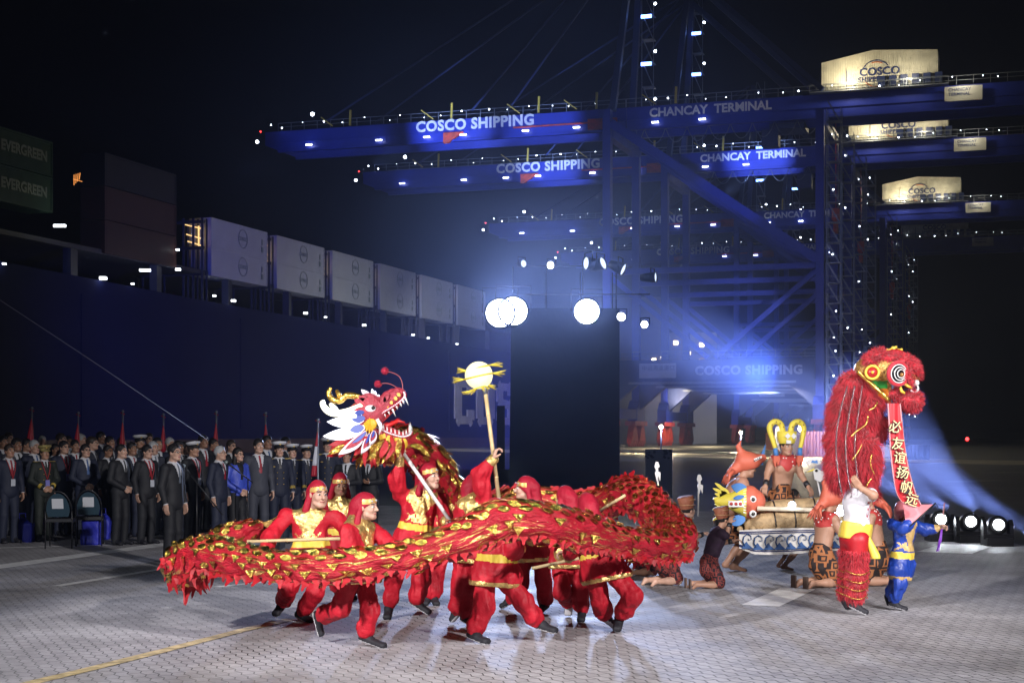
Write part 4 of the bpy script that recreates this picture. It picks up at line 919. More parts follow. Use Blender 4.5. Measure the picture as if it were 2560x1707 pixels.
# ---- the audience
suitm = [mat("suit_black", (.010, .011, .015), .7), mat("suit_navy", (.012, .017, .04), .7), mat("suit_charcoal", (.03, .033, .042), .7), mat("suit_blue_grey", (.045, .05, .07), .7)]
shirtm = mat("white_shirt", (.6, .62, .66), .7); ties = [mat("tie_blue", (.06, .12, .3), .5), mat("tie_red", (.3, .015, .03), .5), mat("tie_black", (.01, .01, .012), .5), mat("tie_grey", (.14, .17, .22), .5)]
capw = mat("cap_white", (.65, .66, .7), .6); capb = mat("cap_black", (.01, .01, .012), .25); gbtn = mat("gold_button", (.7, .5, .15), .3, .8); lany = mat("lanyard_red", (.4, .03, .04), .6); badge = mat("badge_card", (.55, .58, .65), .4); badgeb = mat("badge_blue", (.2, .2, .55), .4)
olive = mat("uniform_dark_green", (.013, .018, .014), .7); capg = mat("cap_gold_braid", (.4, .33, .12), .5, .3, bump=.8, bscale=60)
def stand_joints(pose, lean=0):
    V_ = Vector; J = dict(head=V_((0, .035, 1.60)), neck=V_((0, -.01, 1.44)), chest=V_((0, 0, 1.27)), waist=V_((0, .005, 1.08)), pelvis=V_((0, 0, .94)))
    for q, s in (('R', 1), ('L', -1)):
        J['sh' + q] = V_((s * .175, -.005, 1.385)); J['hip' + q] = V_((s * .085, 0, .90)); J['kn' + q] = V_((s * .1, .015, .49)); J['an' + q] = V_((s * .105, -.02, .085)); J['toe' + q] = V_((s * .14, .15, .045))
        if pose == 'clasp': J['el' + q] = V_((s * .25, .0, 1.12)); J['wr' + q] = V_((s * .065, .17, .97))
        elif pose == 'hold': J['el' + q] = V_((s * .24, .03, 1.14)); J['wr' + q] = V_((s * .09, .24, 1.12))
        else: J['el' + q] = V_((s * .235, -.03, 1.12)); J['wr' + q] = V_((s * .235, .045, .88))
    return J
def cap_obj(root, J, B, s, m, peak=capb, braid=False):
    c = J['head']; r_, f_, u_ = (Vector(q) for q in B); M = Matrix((r_, f_, u_)).transposed(); o = c + u_ * .055 * s - f_ * .01
    b = MB(); b.lathe([(.085 * s, 0), (.09 * s, .035 * s)], o, 20, M); bo = b.build("cap_band", capb if not braid else capg, root)
    t = MB(); t.lathe([(.09 * s, .034 * s), (.118 * s, .055 * s), (.130 * s, .075 * s), (.122 * s, .088 * s), (.06 * s, .098 * s), (0, .10 * s)], o - f_ * -.008, 22, M @ Matrix.Rotation(R(6), 3, 'X')); t.build("cap_crown", m, root)
    p = MB(); vs = []; n = 11
    for i in range(n):
        a = math.pi * (.12 + .76 * i / (n - 1)); 
        for rr, dz in ((.086, .004), (.086 + .05 * math.sin(a), -.022 * math.sin(a))):
            q = Vector((rr * math.cos(a), rr * math.sin(a), dz)) * s; vs += [o + M @ q, o + M @ (q + Vector((0, 0, .006)))]
    p.add(vs, [(4 * i, 4 * i + 2, 4 * i + 6, 4 * i + 4) for i in range(n - 1)] + [(4 * i + 1, 4 * i + 5, 4 * i + 7, 4 * i + 3) for i in range(n - 1)] + [(4 * i + 2, 4 * i + 3, 4 * i + 7, 4 * i + 6) for i in range(n - 1)])
    p.build("cap_peak", peak if not braid else capg, root); MB().ball(o + f_ * .1 * s + u_ * .045 * s, (.02 * s, .012 * s, .02 * s), 8, 5).build("cap_badge", gbtn, bo)
def audience(pose='down', suit=0, tie=0, hair=hairb, skin=0, cap=None, glasses=False, lan=None, seed=0, uniform=False, woman=False, headturn=0, h=.011, bald=False):
    J = stand_joints(pose); r = empty("person"); sm = suitm[suit] if isinstance(suit, int) else suit
    hd = Vector((math.sin(R(headturn)), math.cos(R(headturn)), .03))
    if pose == 'clasp': hs = [(J['wrR'], (-.9, .3, -.35), (0, -.9, -.2), 1, .35), (J['wrL'], (.9, .35, -.3), (0, -.9, -.2), -1, .35)]
    elif pose == 'hold': hs = [(J['wrR'], (-.4, .9, .1), (-.5, 0, .6), 1, .7), (J['wrL'], (.4, .9, .1), (.5, 0, .6), -1, .7)]
    else: hs = [(J['wrR'], (0, .15, -1), (-1, 0, 0), -1, .3), (J['wrL'], (0, .15, -1), (1, 0, 0), 1, .3)]
    _, B, TB = body_obj(r, J, hd, (0, 0, 1), skins[skin], hs=.97, h=.0095, hands=hs, seed=seed)
    b = Blob((-.36, -.24, .62), (.36, .36, 1.52), h)
    b.cone(J['neck'] + Vector((0, 0, .01)), J['chest'], .062, .09, .05); b.cone(J['shL'], J['shR'], .064, .064, .06)
    b.ell(J['chest'], [.185, .122, .19], TB, .06); b.ell(J['waist'], [.165 - .015 * woman, .125, .16], TB, .08); b.ell(J['pelvis'] - Vector((0, 0, .03)), [.182, .138, .16], TB, .07)
    for q in 'LR': b.chain([J['sh' + q], J['el' + q], J['wr' + q] + (J['el' + q] - J['wr' + q]).normalized() * .025], [.066, .057, .043], .025)
    b.wrinkle(.0035, 17, seed); b.cut((0, 0, .80 if not woman else .9), (0, 0, -1))
    V, Q = b.mesh(); C = centers(V, Q); lab = np.zeros(len(Q), int); x, y, z = np.abs(C[:, 0]), C[:, 1], C[:, 2]
    if not woman or True:
        vz = 1.17 if not uniform else 1.28; lab[(y > .02) & (x < .075 * np.clip((z - vz) / .28, 0, 1)) & (z > vz)] = 1; lab[(z > 1.455) & (y > -.1)] = 1
        lab[(y > .02) & (x < .014 + .011 * np.clip((1.42 - z) / .2, 0, 1)) & (z > vz) & (z < 1.45)] = 2
    if woman: lab[lab > 0] = 2
    o = split_emit(V, Q, lab, {0: ("jacket", sm), 1: ("shirt", shirtm), 2: ("tie", ties[tie] if not woman else suitm[0])}, r)
    j = o[0]
    if not uniform and not woman:
        lp = MB()
        for s in (-1, 1): lp.prism([(.078 * s, 1.44), (.105 * s, 1.36), (.075 * s, 1.33), (.012 * s, 1.17), (.028 * s, 1.26)], (0, .012, 0), (0, .118, 0), (1, 0, 0), (0, -.09, 1))
        lp.build("lapel", sm, j)
    cf = MB()
    for q in 'LR':
        e_ = (J['wr' + q] - J['el' + q]).normalized(); 
        if not woman: cf.tube([J['wr' + q] - e_ * .035, J['wr' + q] + e_ * .006], .036, 10)
    if not woman: cf.build("shirt_cuffs", shirtm if not uniform else shirtm, j)
    b = Blob((-.26, -.24, .02), (.26, .26, 1.0), h)
    for q in 'LR': b.chain([J['hip' + q], J['kn' + q], J['an' + q] - Vector((0, .0, .02))], [.098, .076, .066], .02)
    b.ell(J['pelvis'], [.165, .125, .11], TB, .05); b.wrinkle(.004, 15, seed + 1); V, Q = b.mesh(); split_emit(V, Q, np.zeros(len(Q), int), {0: ("trousers", sm if not woman else suitm[0])}, r)
    for q in 'LR': shoe(r, J['an' + q], J['toe' + q], bshoe)
    c = J['head']; P = lambda x, y, z: c + (Vector(B[0]) * x + Vector(B[1]) * y + Vector(B[2]) * z) * .97
    if not bald:
        b = Blob.around([c], .24 if woman else .17, .0105); b.ell(P(0, -.022, .042), [.082, .102, .097], B)
        if woman: b.cone(P(.06, -.03, -.03), P(.085, -.02, -.17), .035, .04, .03); b.cone(P(-.06, -.03, -.03), P(-.085, -.02, -.17), .035, .04, .03); b.cone(P(0, -.06, 0), P(0, -.08, -.15), .06, .07, .03)
        b.ell(P(0, .075, -.03), [.071, .09, .088], B, .006, 'sub'); 
        if not woman: b.ell(P(0, .03, -.10), [.12, .12, .09], B, .006, 'sub')
        b.wrinkle(.003, 60, seed); V, Q = b.mesh(); split_emit(V, Q, np.zeros(len(Q), int), {0: ("hair", hair)}, r)
    if cap: cap_obj(r, J, B, .97, cap, braid=(cap is capg))
    if glasses:
        g = MB()
        for q in (-1, 1):
            g.tube([P(q * .031 + .017 * math.cos(t), .098, .009 + .013 * math.sin(t)) for t in np.linspace(0, 6.28, 13)], .0022, 4, False); g.tube([P(q * .048, .096, .012), P(q * .076, .02, .012)], .002, 4)
        g.tube([P(-.014, .1, .012), P(.014, .1, .012)], .002, 4); g.build("glasses", capb, r)
    if lan:
        l = MB(); 
        for s in (-1, 1): l.tube([Vector((s * .07, .02, 1.47)), Vector((s * .072, .11, 1.40)), Vector((s * .045, .148, 1.28)), Vector((0, .15, 1.12))], .008, 5)
        lo = l.build("lanyard", lany, r); MB().box((0, .16, 1.06), (.04, .004, .06)).build("badge", lan, lo)
    if uniform:
        bt = MB()
        for k in range(3):
            for s in (-1, 1): bt.ball((s * .055, .128 + .004 * (k == 0), 1.22 - k * .1), .011, 6, 4)
        for s in (-1, 1):
            q = 'R' if s > 0 else 'L'
            sb_ = MB(); e_ = (J['wr' + q] - J['el' + q]).normalized()
            for k in range(3): p0 = J['wr' + q] - e_ * (.06 + k * .018); sb_.tube([p0, p0 - e_ * .012], .0505, 10)
            sb_.build("sleeve_stripes", mat("gold_stripe", (.6, .42, .06), .5), j)
        bt.ball((.11, .115, 1.32), (.03, .008, .012), 6, 4); bt.build("buttons", gbtn, j)
        ep = MB()
        for s in (-1, 1): ep.box((s * .15, 0, 1.452), (.055, .026, .006))
        ep.build("shoulder_board", gbtn if cap is capg else mat("gold_stripe", (.6, .42, .06), .5), j)
    return r
def place(o, px, py, Y, turn, label, grp, sc_=None):
    z = CH - (py - HY) / F * Y; s = z / 1.605 if sc_ is None else sc_; p = W(px, py, Y); o.location = (p.x, p.y, 0); o.scale = (s, s, s); o.rotation_euler = (0, 0, R(-turn)); tag(o, label, "person", grp); return o
GF = "front rows of the standing audience"; GB = "people standing in the back rows of the audience"
# turn: heading clockwise from +Y (90 faces right, 180 faces the camera)
place(audience('down', 0, 3, glasses=True, seed=21, headturn=10), 432, 1131, 21.5, 112, "man in black suit standing alone nearest the camera, glasses, pale grey blue tie, facing right", GF)
place(audience('down', 1, 1, hair=hairbr, skin=1, lan=badge, seed=22), 22, 1127, 26, 135, "man in navy suit with red lanyard at the left edge of the crowd", GF)
place(audience('clasp', olive, 2, hair=hairbr, skin=1, cap=capg, lan=badgeb, uniform=True, seed=23), 110, 1132, 26.5, 140, "army officer with gold braided cap and blue badge on his chest", GF)
place(audience('down', 1, 1, glasses=True, lan=badgeb, seed=24, skin=0), 158, 1118, 28, 130, "bespectacled man with lanyard between the army officer and the blue tied man", GF)
place(audience('clasp', 1, 0, glasses=True, seed=25), 212, 1126, 27, 135, "bespectacled man with bright blue tie behind the second empty chair", GF)
place(audience('down', 0, 0, hair=hairb, skin=2, glasses=True, seed=26), 268, 1128, 28.5, 120, "dark haired man in glasses half hidden left of the man with clasped hands", GF)
place(audience('clasp', 0, 2, seed=27), 301, 1128, 25.6, 118, "man in black suit and black tie with hands clasped, right of the empty chairs", GF)
place(audience('down', 0, 1, seed=28, lan=badge, glasses=True), 366, 1129, 25.8, 128, "man in black suit with purple tie and red lanyard, left of the foremost man", GF)
place(audience('down', 0, 2, hair=hairbr, skin=1, cap=capw, lan=badge, seed=29), 480, 1124, 26, 115, "captain in white cap and red lanyard behind the first microphone", GF)
place(audience('down', 1, 1, hair=hairg, glasses=True, seed=30, skin=0), 547, 1133, 24.6, 112, "grey haired man in glasses and red tie, between the microphones", GF)
bjk = mat("blue_rain_jacket", (.05, .09, .55), .5, bump=.3, bscale=12, var=.1)
place(audience('clasp', bjk, 2, hair=hairb, woman=True, glasses=True, seed=31), 593, 1136, 25, 128, "woman with dark hair in a bright blue rain jacket", GF)
place(audience('down', 3, 1, seed=32, hair=hairb), 645, 1115, 25.5, 150, "tall man in blue grey suit between the woman in blue and the navy officers", GF)
o1 = place(audience('down', 1, 2, cap=capw, uniform=True, seed=33, hair=hairb), 697, 1124, 26, 158, "naval officer in white cap with gold cuffs, largest and leftmost of the row of officers", GF)
o2 = copy_tree(o1); place(o2, 729, 1129, 27, 150, "middle naval officer in white cap, second in the row of officers", GF)
o3 = copy_tree(o1); place(o3, 764, 1130, 27.6, 145, "naval officer in white cap beside the red and white flag, third in the row", GF)
o4 = copy_tree(o1); place(o4, 819, 1114, 28, 170, "naval officer in white cap partly under the bright white dragon fins", GF)
place(audience('hold', 0, 2, skin=1, seed=36), 868, 1140, 26, 190, "man in dark clothes with a press card, under the dragon's mane", GF)
place(audience('hold', 0, 2, skin=2, seed=37), 925, 1142, 27, 200, "person in black holding papers in the dark behind the dragon dancers", GF)
protos = [audience('down', 1, 0, seed=41, skin=1, h=.014), audience('down', 2, 1, seed=42, skin=0, hair=hairbr, glasses=True, h=.014), audience('down', 0, 3, seed=43, skin=2, h=.014), audience('down', 1, 2, seed=44, skin=0, hair=hairg, h=.014), audience('down', 0, 1, seed=45, skin=1, cap=capw, h=.014)]
back = [(6, 1105, 30, 0, "leftmost face of the back rows at the edge of the picture"), (20, 1096, 34, 1, "high face second from the left edge in the farthest row"), (40, 1112, 28, 2, "man looking up behind the navy suited man at the left edge"), (64, 1112, 29, 0, "man with white collar left of the army officer, farther back"), (84, 1117, 28, 3, "dark faced man directly left of the army officer's cap"),
    (150, 1098, 33, 1, "small high face above the bespectacled man with lanyard"), (137, 1124, 30, 2, "face peeping between the army officer and the bespectacled man"), (186, 1115, 29, 0, "man in dark tie left of the man with bright blue tie"), (199, 1100, 32, 3, "high face next to the second flag"), (227, 1108, 29, 1, "man with glasses looking over the blue tied man's shoulder"), (250, 1094, 34, 2, "tiny far face left of the third flag"), (272, 1106, 31, 0, "man rising behind the dark haired man in glasses"),
    (328, 1122, 27.5, 2, "man between the two black suited men, dark tie"), (349, 1106, 30, 4, "officer in white cap behind the black suited man with purple tie"), (372, 1098, 33, 1, "far face just right of the rear white cap"), (392, 1110, 29, 0, "man in front of the fourth flag with blue tie"), (381, 1120, 28, 3, "grey face just left of the foremost man's shoulder"), (423, 1110, 30, 3, "grey haired head behind the foremost man"), (443, 1118, 29, 2, "dark face just right of the foremost man"), (460, 1120, 30, 0, "face left of the captain with the lanyard"),
    (506, 1104, 29, 2, "tall dark man between the captain and the grey haired man"), (531, 1110, 31, 0, "face below the fifth flag"), (576, 1115, 30, 1, "bespectacled face behind the woman in the blue jacket"), (666, 1106, 28.5, 2, "tall bald looking man right of the blue grey suited man"), (712, 1108, 31, 0, "far face between the first two naval officers"), (170, 1104, 34, 2, "far dark face between the first and second flags"), (302, 1108, 33, 1, "far face just above the man with clasped hands"), (105, 1104, 34, 3, "far face above and left of the army officer's cap")]
used = set()
for px, py, Y, k, lb in back:
    o = protos[k] if k not in used else copy_tree(protos[k]); used.add(k); rq = random.Random(px * 7 + k); place(o, px, py, Y, rq.uniform(95, 150), lb, GB); o.scale.x *= rq.uniform(.92, 1.12); o.scale.y *= rq.uniform(.92, 1.1)
    sm_i = suitm[rq.randrange(4)]; ti_i = ties[rq.randrange(4)]
    for ch in o.children:
        st_ = ch.name.split('.')[0]
        if st_ in ('jacket', 'trousers'): ch.material_slots[0].link = 'OBJECT'; ch.material_slots[0].material = sm_i
        if st_ == 'tie': ch.material_slots[0].link = 'OBJECT'; ch.material_slots[0].material = ti_i
# ------------------------------------------------------------------ dragon
PXM = lambda Y: F / Y
def leaf(mb, base, tip, wd, th=.02, nrm_=(0, -1, 0), bend=0.0, n=7, flame=False):
    """pointed leaf with thickness from base to tip"""
    base = Vector(base); tip = Vector(tip); d = tip - base; L = d.length; d.normalize(); n_ = nrm(nrm_); n_ = (n_ - d * n_.dot(d)).normalized(); s = d.cross(n_)
    poly = [];
    for i in range(n + 1):
        t = i / n; poly.append((t, wd * (1 - t) ** .75 * (1 + .25 * math.sin(t * 9))) if flame else (t, math.sin(math.pi * min(1, t * .92 + .08)) ** .8 * wd * (1 if t < 1 else 0)))
    f = lambda t, y: base + d * (t * L) + s * (y + bend * math.sin(math.pi * t) * L)
    up = [f(t, w_) for t, w_ in poly]; lo = [f(t, -w_) for t, w_ in poly[:-1]]
    ring = up + lo[::-1]; m = len(ring); a = [p - n_ * th / 2 for p in ring]; b = [p + n_ * th / 2 for p in ring]
    k = len(up)
    fs = []
    for off in (0, m):
        for i in range(k - 2):
            fs.append((i + off, i + 1 + off, m - 2 - i + off, m - 1 - i + off) if i < k - 2 else ())
        fs.append((k - 2 + off, k - 1 + off, k + off))
    fs += [(i, (i + 1) % m, (i + 1) % m + m, i + m) for i in range(m)]
    mb.add(a + b, fs)
HX = 15.2
def H(px, py, dy=0): return W(px, py, HX + dy)
drag = empty("dragon", on_ground(1000, 13.4)); DO = Vector(drag.location)
tag(drag, "long red and gold dragon costume with horned head winding through the dancers", "dragon costume")
dr = lambda v: Vector(v) - DO
path = [(905, 1112, 15.35, .15), (960, 1108, 15.5, .19), (1030, 1115, 15.8, .2), (1085, 1165, 16.2, .19), (1135, 1235, 16.7, .17), (1200, 1285, 17.0, .16), (1265, 1262, 17.1, .17), (1335, 1250, 17.1, .17), (1420, 1270, 17.1, .16), (1500, 1262, 17, .18), (1565, 1232, 16.6, .19),
        (1630, 1262, 16.1, .20), (1682, 1322, 15.4, .19), (1700, 1350, 14.8, .18), (1655, 1366, 14.3, .15), (1560, 1352, 13.7, .15), (1450, 1325, 13.2, .165), (1350, 1303, 12.9, .17), (1250, 1300, 12.8, .175), (1130, 1352, 12.7, .14), (1000, 1391, 12.6, .125), (860, 1414, 12.6, .125), (720, 1413, 12.8, .13), (600, 1398, 13.2, .145),
        (515, 1384, 13.6, .175), (462, 1408, 14.0, .20), (478, 1412, 14.5, .19), (540, 1362, 14.9, .16), (600, 1336, 15.1, .13), (645, 1322, 15.2, .09), (662, 1316, 15.2, .04)]
ctrl = [(Vector(W(a, b, c)), r_) for a, b, c, r_ in path]
def catmull(P, n):
    out = []
    for i in range(len(P) - 1):
        p0, p1, p2, p3 = P[max(i - 1, 0)], P[i], P[i + 1], P[min(i + 2, len(P) - 1)]
        for k in range(n):
            t = k / n; out.append(.5 * ((2 * p1) + (p2 - p0) * t + (2 * p0 - 5 * p1 + 4 * p2 - p3) * t * t + (3 * p1 - p0 - 3 * p2 + p3) * t ** 3))
    return out + [P[-1]]
sp = catmull([p for p, _ in ctrl], 10); sr = [v.x for v in catmull([Vector((r_, 0, 0)) for _, r_ in ctrl], 10)]
dist = [0]
for i in range(1, len(sp)): dist.append(dist[-1] + (sp[i] - sp[i - 1]).length)
TL = dist[-1]
def at(s):
    s = max(0, min(TL - 1e-4, s)); i = max(k for k in range(len(dist)) if dist[k] <= s) if s > 0 else 0; i = min(i, len(sp) - 2)
    t = (s - dist[i]) / max(dist[i + 1] - dist[i], 1e-6); d = (sp[min(i + 2, len(sp) - 1)] - sp[max(i - 1, 0)]).normalized(); return sp[i].lerp(sp[i + 1], t), d, sr[i] + (sr[i + 1] - sr[i]) * t
rg = random.Random(11)
def frame(s):
    p, d, r_ = at(s); sd = d.cross(Vector((0, 0, 1))).normalized(); up = sd.cross(d); return p, d, sd, up, r_
def surf(s, a, k=1.0):                                        # a: 0 at the ridge, +-pi at the belly
    p, d, sd, up, r_ = frame(s); sag = 1.12 if math.cos(a) < 0 else 1.0
    n_ = sd * math.sin(a) + up * math.cos(a); cr = (.014 * math.sin(s * 23 + 3 * math.sin(a * 2)) + .010 * math.sin(a * 6 + s * 4.3 + 2 * math.sin(s * 3.1))) * (1 if math.cos(a) < .3 else .55) - r_ * .13 * math.sin(math.pi * s / 1.15) ** 2
    return p + (sd * math.sin(a) * .94 + up * math.cos(a) * sag) * (r_ * k + cr), n_, d
silk = mat("dragon_red_cloth", (.40, .008, .016), .5, spec=.35, bump=.9, bscale=13, var=.2, vscale=9)
foil = mat("dragon_gold_foil", (.88, .52, .12), .16, 1.0, bump=2.2, bscale=26, var=.3, vscale=25)
NS, NA = 420, 30; V = []; 
for i in range(NS):
    s = TL * i / (NS - 1)
    for k in range(NA): V.append(tuple(surf(s, 2 * math.pi * k / NA)[0] - DO))
Q = [(i * NA + k, (i + 1) * NA + k, (i + 1) * NA + (k + 1) % NA, i * NA + (k + 1) % NA) for i in range(NS - 1) for k in range(NA)]
me = np_mesh("body", V, Q)
def organza():                                                # red cloth with streaks of gold foil along the body
    m = mat("dragon_organza", (.42, .008, .02), .5, spec=.35); N, L = nt(m); p = N["Principled BSDF"]; uv = N.new("ShaderNodeAttribute"); uv.attribute_name = "flow"
    def noise(sc_, det, lo, hi):
        mp = N.new("ShaderNodeVectorMath"); mp.operation = 'MULTIPLY'; L.new(uv.outputs["Vector"], mp.inputs[0]); mp.inputs[1].default_value = sc_; n = N.new("ShaderNodeTexNoise"); n.inputs["Scale"].default_value = 1; n.inputs["Detail"].default_value = det; n.inputs["Distortion"].default_value = .6; L.new(mp.outputs[0], n.inputs["Vector"])
        r_ = N.new("ShaderNodeMapRange"); r_.inputs["From Min"].default_value = lo; r_.inputs["From Max"].default_value = hi; L.new(n.outputs["Fac"], r_.inputs[0]); return r_.outputs[0], n.outputs["Fac"]
    a, _ = noise((5, 42, 1), 3, .56, .60); b_, _ = noise((1.6, 3, 1), 2, .44, .56); c_, nb = noise((14, 30, 1), 5, 0, 1); d_, nf = noise((4, 9, 1), 4, .3, .7)
    def M(op, x, y):
        n = N.new("ShaderNodeMath"); n.operation = op
        for i, q in enumerate((x, y)):
            if isinstance(q, (int, float)): n.inputs[i].default_value = q
            else: L.new(q, n.inputs[i])
        return n.outputs[0]
    f = M('MULTIPLY', a, b_); vo = N.new("ShaderNodeTexVoronoi"); vo.inputs["Scale"].default_value = 38; L.new(uv.outputs["Vector"], vo.inputs["Vector"]); f = M('MAXIMUM', f, M('LESS_THAN', vo.outputs["Distance"], .13))
    mx = N.new("ShaderNodeMix"); mx.data_type = 'RGBA'; L.new(f, mx.inputs[0]); mx.inputs[7].default_value = (.95, .62, .2, 1)
    m2 = N.new("ShaderNodeMix"); m2.data_type = 'RGBA'; L.new(d_, m2.inputs[0]); m2.inputs[6].default_value = (.30, .004, .012, 1); m2.inputs[7].default_value = (.50, .014, .035, 1); L.new(m2.outputs[2], mx.inputs[6]); L.new(mx.outputs[2], p.inputs["Base Color"])
    L.new(f, p.inputs["Metallic"]); L.new(M('SUBTRACT', .52, M('MULTIPLY', f, .32)), p.inputs["Roughness"])
    bu = N.new("ShaderNodeBump"); bu.inputs["Strength"].default_value = 1; bu.inputs["Distance"].default_value = .03; L.new(M('ADD', nb, nf), bu.inputs["Height"]); L.new(bu.outputs[0], p.inputs["Normal"]); return m
me.materials.append(organza()); at_ = me.attributes.new("flow", 'FLOAT_VECTOR', 'POINT')
at_.data.foreach_set("vector", np.array([(TL * i / (NS - 1), abs((2 * math.pi * k / NA + math.pi) % (2 * math.pi) - math.pi) * .17, 0) for i in range(NS) for k in range(NA)], np.float32).ravel())
link("body", me, drag)
gs = MB(); rs_ = MB()
s = .05; row = 0
while s < TL - .1:
    _, _, r_ = at(s); na = max(6, int(2 * math.pi * r_ / .105)); 
    for k in range(na):
        a = 2 * math.pi * (k + .5 * (row % 2)) / na; a = (a + math.pi) % (2 * math.pi) - math.pi
        p, n_, d = surf(s, a); zone = abs(a)
        q, nq, _ = surf(min(s + .105, TL - .01), a); j = rg.uniform(-.02, .02)
        tip = q + nq * (.012 + abs(j)); n2 = (nq + Vector((rg.uniform(-.5, .5), rg.uniform(-.5, .5), rg.uniform(-.5, .5)))).normalized()
        if zone < 1.15:
            leaf(gs, dr(p + n_ * .006), dr(tip), .033, .003, n2, n=4)
        elif zone < 2.0:
            if rg.random() < .45:
                pd, nd, _ = surf(s + .02, a + .42 * (1 if a > 0 else -1)); pe, ne, _ = surf(s + .075, a); pf_, nf, _ = surf(s - .03, a)
                gs.add([dr(pf_ + nf * rg.uniform(.004, .02)), dr(pe + ne * rg.uniform(.004, .02)), dr(pd + nd * rg.uniform(.006, .03))], [(0, 1, 2)])
        else:
            for q_ in range(1 if rg.random() < .4 else 0): u_ = rg.uniform(-.04, .04); pa, na_, _ = surf(s + u_, a + rg.uniform(-.2, .2)); leaf(gs, dr(pa + na_ * .004), dr(pa + na_ * rg.uniform(.008, .03) + d * rg.uniform(.06, .12)), rg.uniform(.015, .03), .003, (na_ + Vector((rg.uniform(-.5, .5), rg.uniform(-.5, .5), rg.uniform(-.5, .5)))), n=4)
    s += .082; row += 1
gs.build("gold_scales", foil, drag)
s = .2
while s < TL - .25:                                           # belly fringe and ridge flames
    for sg in (-1, 1):
        p, n_, d = surf(s, sg * 2.45); L = rg.uniform(.03, .075); leaf(rs_, dr(p), dr(p + Vector((0, 0, -L)) + d * rg.uniform(-.03, .08) + n_ * .02), .034, .005, (0, -1, .2), rg.uniform(-.1, .1), 5, flame=True)
    pr, n_, d = surf(s, 0); px_ = CX + pr.x / pr.y * F
    if s < TL * .42 and rg.random() < .6: leaf(rs_, dr(pr - n_ * .01), dr(pr + n_ * rg.uniform(.03, .09) + d * rg.uniform(.0, .12)), .055, .006, frame(s)[2], rg.uniform(-.1, .1), 5, flame=True)
    s += .085
# the loose skirt of flames that hangs at the left turn
for k in range(44):
    s = TL * rg.uniform(.84, .905); p, n_, d = surf(s, rg.uniform(1.3, 5.0)); m_ = rs_ if rg.random() < .55 else gs
    leaf(m_, dr(p), dr(p + n_ * .04 + Vector((rg.uniform(-.09, .05), rg.uniform(-.05, .05), -rg.uniform(.05, .17)))), rg.uniform(.025, .045), .005, (rg.uniform(-.4, .4), -1, .3), rg.uniform(-.15, .15), 5, flame=True)
rs_.build("red_fringe", silk, drag)
tg_ = MB()
for k in range(26):
    b0 = W(655 + rg.uniform(-6, 6), 1312 + rg.uniform(-5, 5), 15.2); tg_.tube([dr(b0), dr(b0 + Vector((.10, .0, rg.uniform(-.02, .05)))), dr(b0 + Vector((rg.uniform(.15, .3), rg.uniform(-.1, .1), rg.uniform(-.06, .12))))], [.006, .005, .001], 4)
tg_.build("tail_hair", mat("tail_gold_hair", (.45, .28, .08), .4, .4), drag)
# head
head = empty("head"); head.parent = drag; head.location = dr(H(930, 1050)); HO = H(930, 1050); hr = lambda v: Vector(v) - HO
pink = mat("dragon_head_red", (.42, .045, .07), .4, bump=.8, bscale=60, var=.3, vscale=30); whd = mat("dragon_white", (.75, .74, .8), .45); blud = mat("dragon_blue", (.05, .09, .4), .4); yeld = mat("dragon_yellow", (.75, .42, .03), .45); ltw = mat("glare_fin_white", (.8, .8, .85), .5, emit=2.2, ecol=(.85, .88, 1)); tooth = mat("tooth_white", (.8, .8, .78), .3)  # white fin cloth emits: backlight glare put into the material
mouthm = mat("mouth_crimson", (.32, .01, .015), .4); tongue = mat("tongue_red", (.6, .02, .02), .35); glare_horn = mat("glare_horn", (.9, .85, .6), .35, emit=1.6, ecol=(1, .97, .75))  # horn emission and pale colour stand in for glare on a gold horn
b = Blob.around([H(880, 980, -.3), H(1025, 1100, .3)], .12, .009)
c = lambda px, py, r_, dy=0: (H(px, py, dy), r_)
b.chain([H(905, 1040), H(938, 1030), H(962, 1013), H(985, 993), H(1002, 984)], [.15, .12, .085, .07, .052], .04); b.ell(H(922, 1003), [.1, .11, .085], None, .05)
b.ell(H(994, 975), [.035, .06, .03], None, .02); b.chain([H(950, 1004), H(967, 990), H(980, 978)], [.03, .045, .03], .02)
for dy in (-.075, .075): b.ell(H(929, 1004, dy), [.07, .03, .04], None, .02); b.ell(H(996, 983, dy * .8), [.022, .02, .018], None, .01)
b.chain([H(915, 1062), H(950, 1078), H(985, 1092), H(1015, 1090)], [.10, .06, .045, .04], .03)
for dx, dz in ((.0, .0),): b.box(H(985, 1045), (.2, .075, .03), basis((0, 1, 0), (.55, 0, 1)), .02, .01, 'sub')
V, Q = b.mesh(); me = np_mesh("skull", V - np.array(tuple(HO)), Q); me.materials.append(pink); link("skull", me, head)
mo = MB(); mo.prism([(hr(H(x, y)).x, hr(H(x, y)).z) for x, y in ((940, 1052), (1006, 998), (1010, 1004), (955, 1058), (1015, 1084), (1010, 1090), (940, 1070))], (0, .10, 0)); mo.build("mouth", mouthm, head)
MB().tube([hr(H(952, 1066)), hr(H(975, 1062)), hr(H(995, 1052)), hr(H(1012, 1056))], [.03, .04, .035, .015], 10, True, .6).build("tongue", tongue, head)
upl = [(934, 1070), (932, 1056), (941, 1043), (960, 1030), (980, 1018), (1000, 1004), (1012, 990), (1010, 981)]; lol = [(934, 1064), (950, 1072), (968, 1081), (988, 1088), (1008, 1092), (1024, 1087), (1029, 1078)]
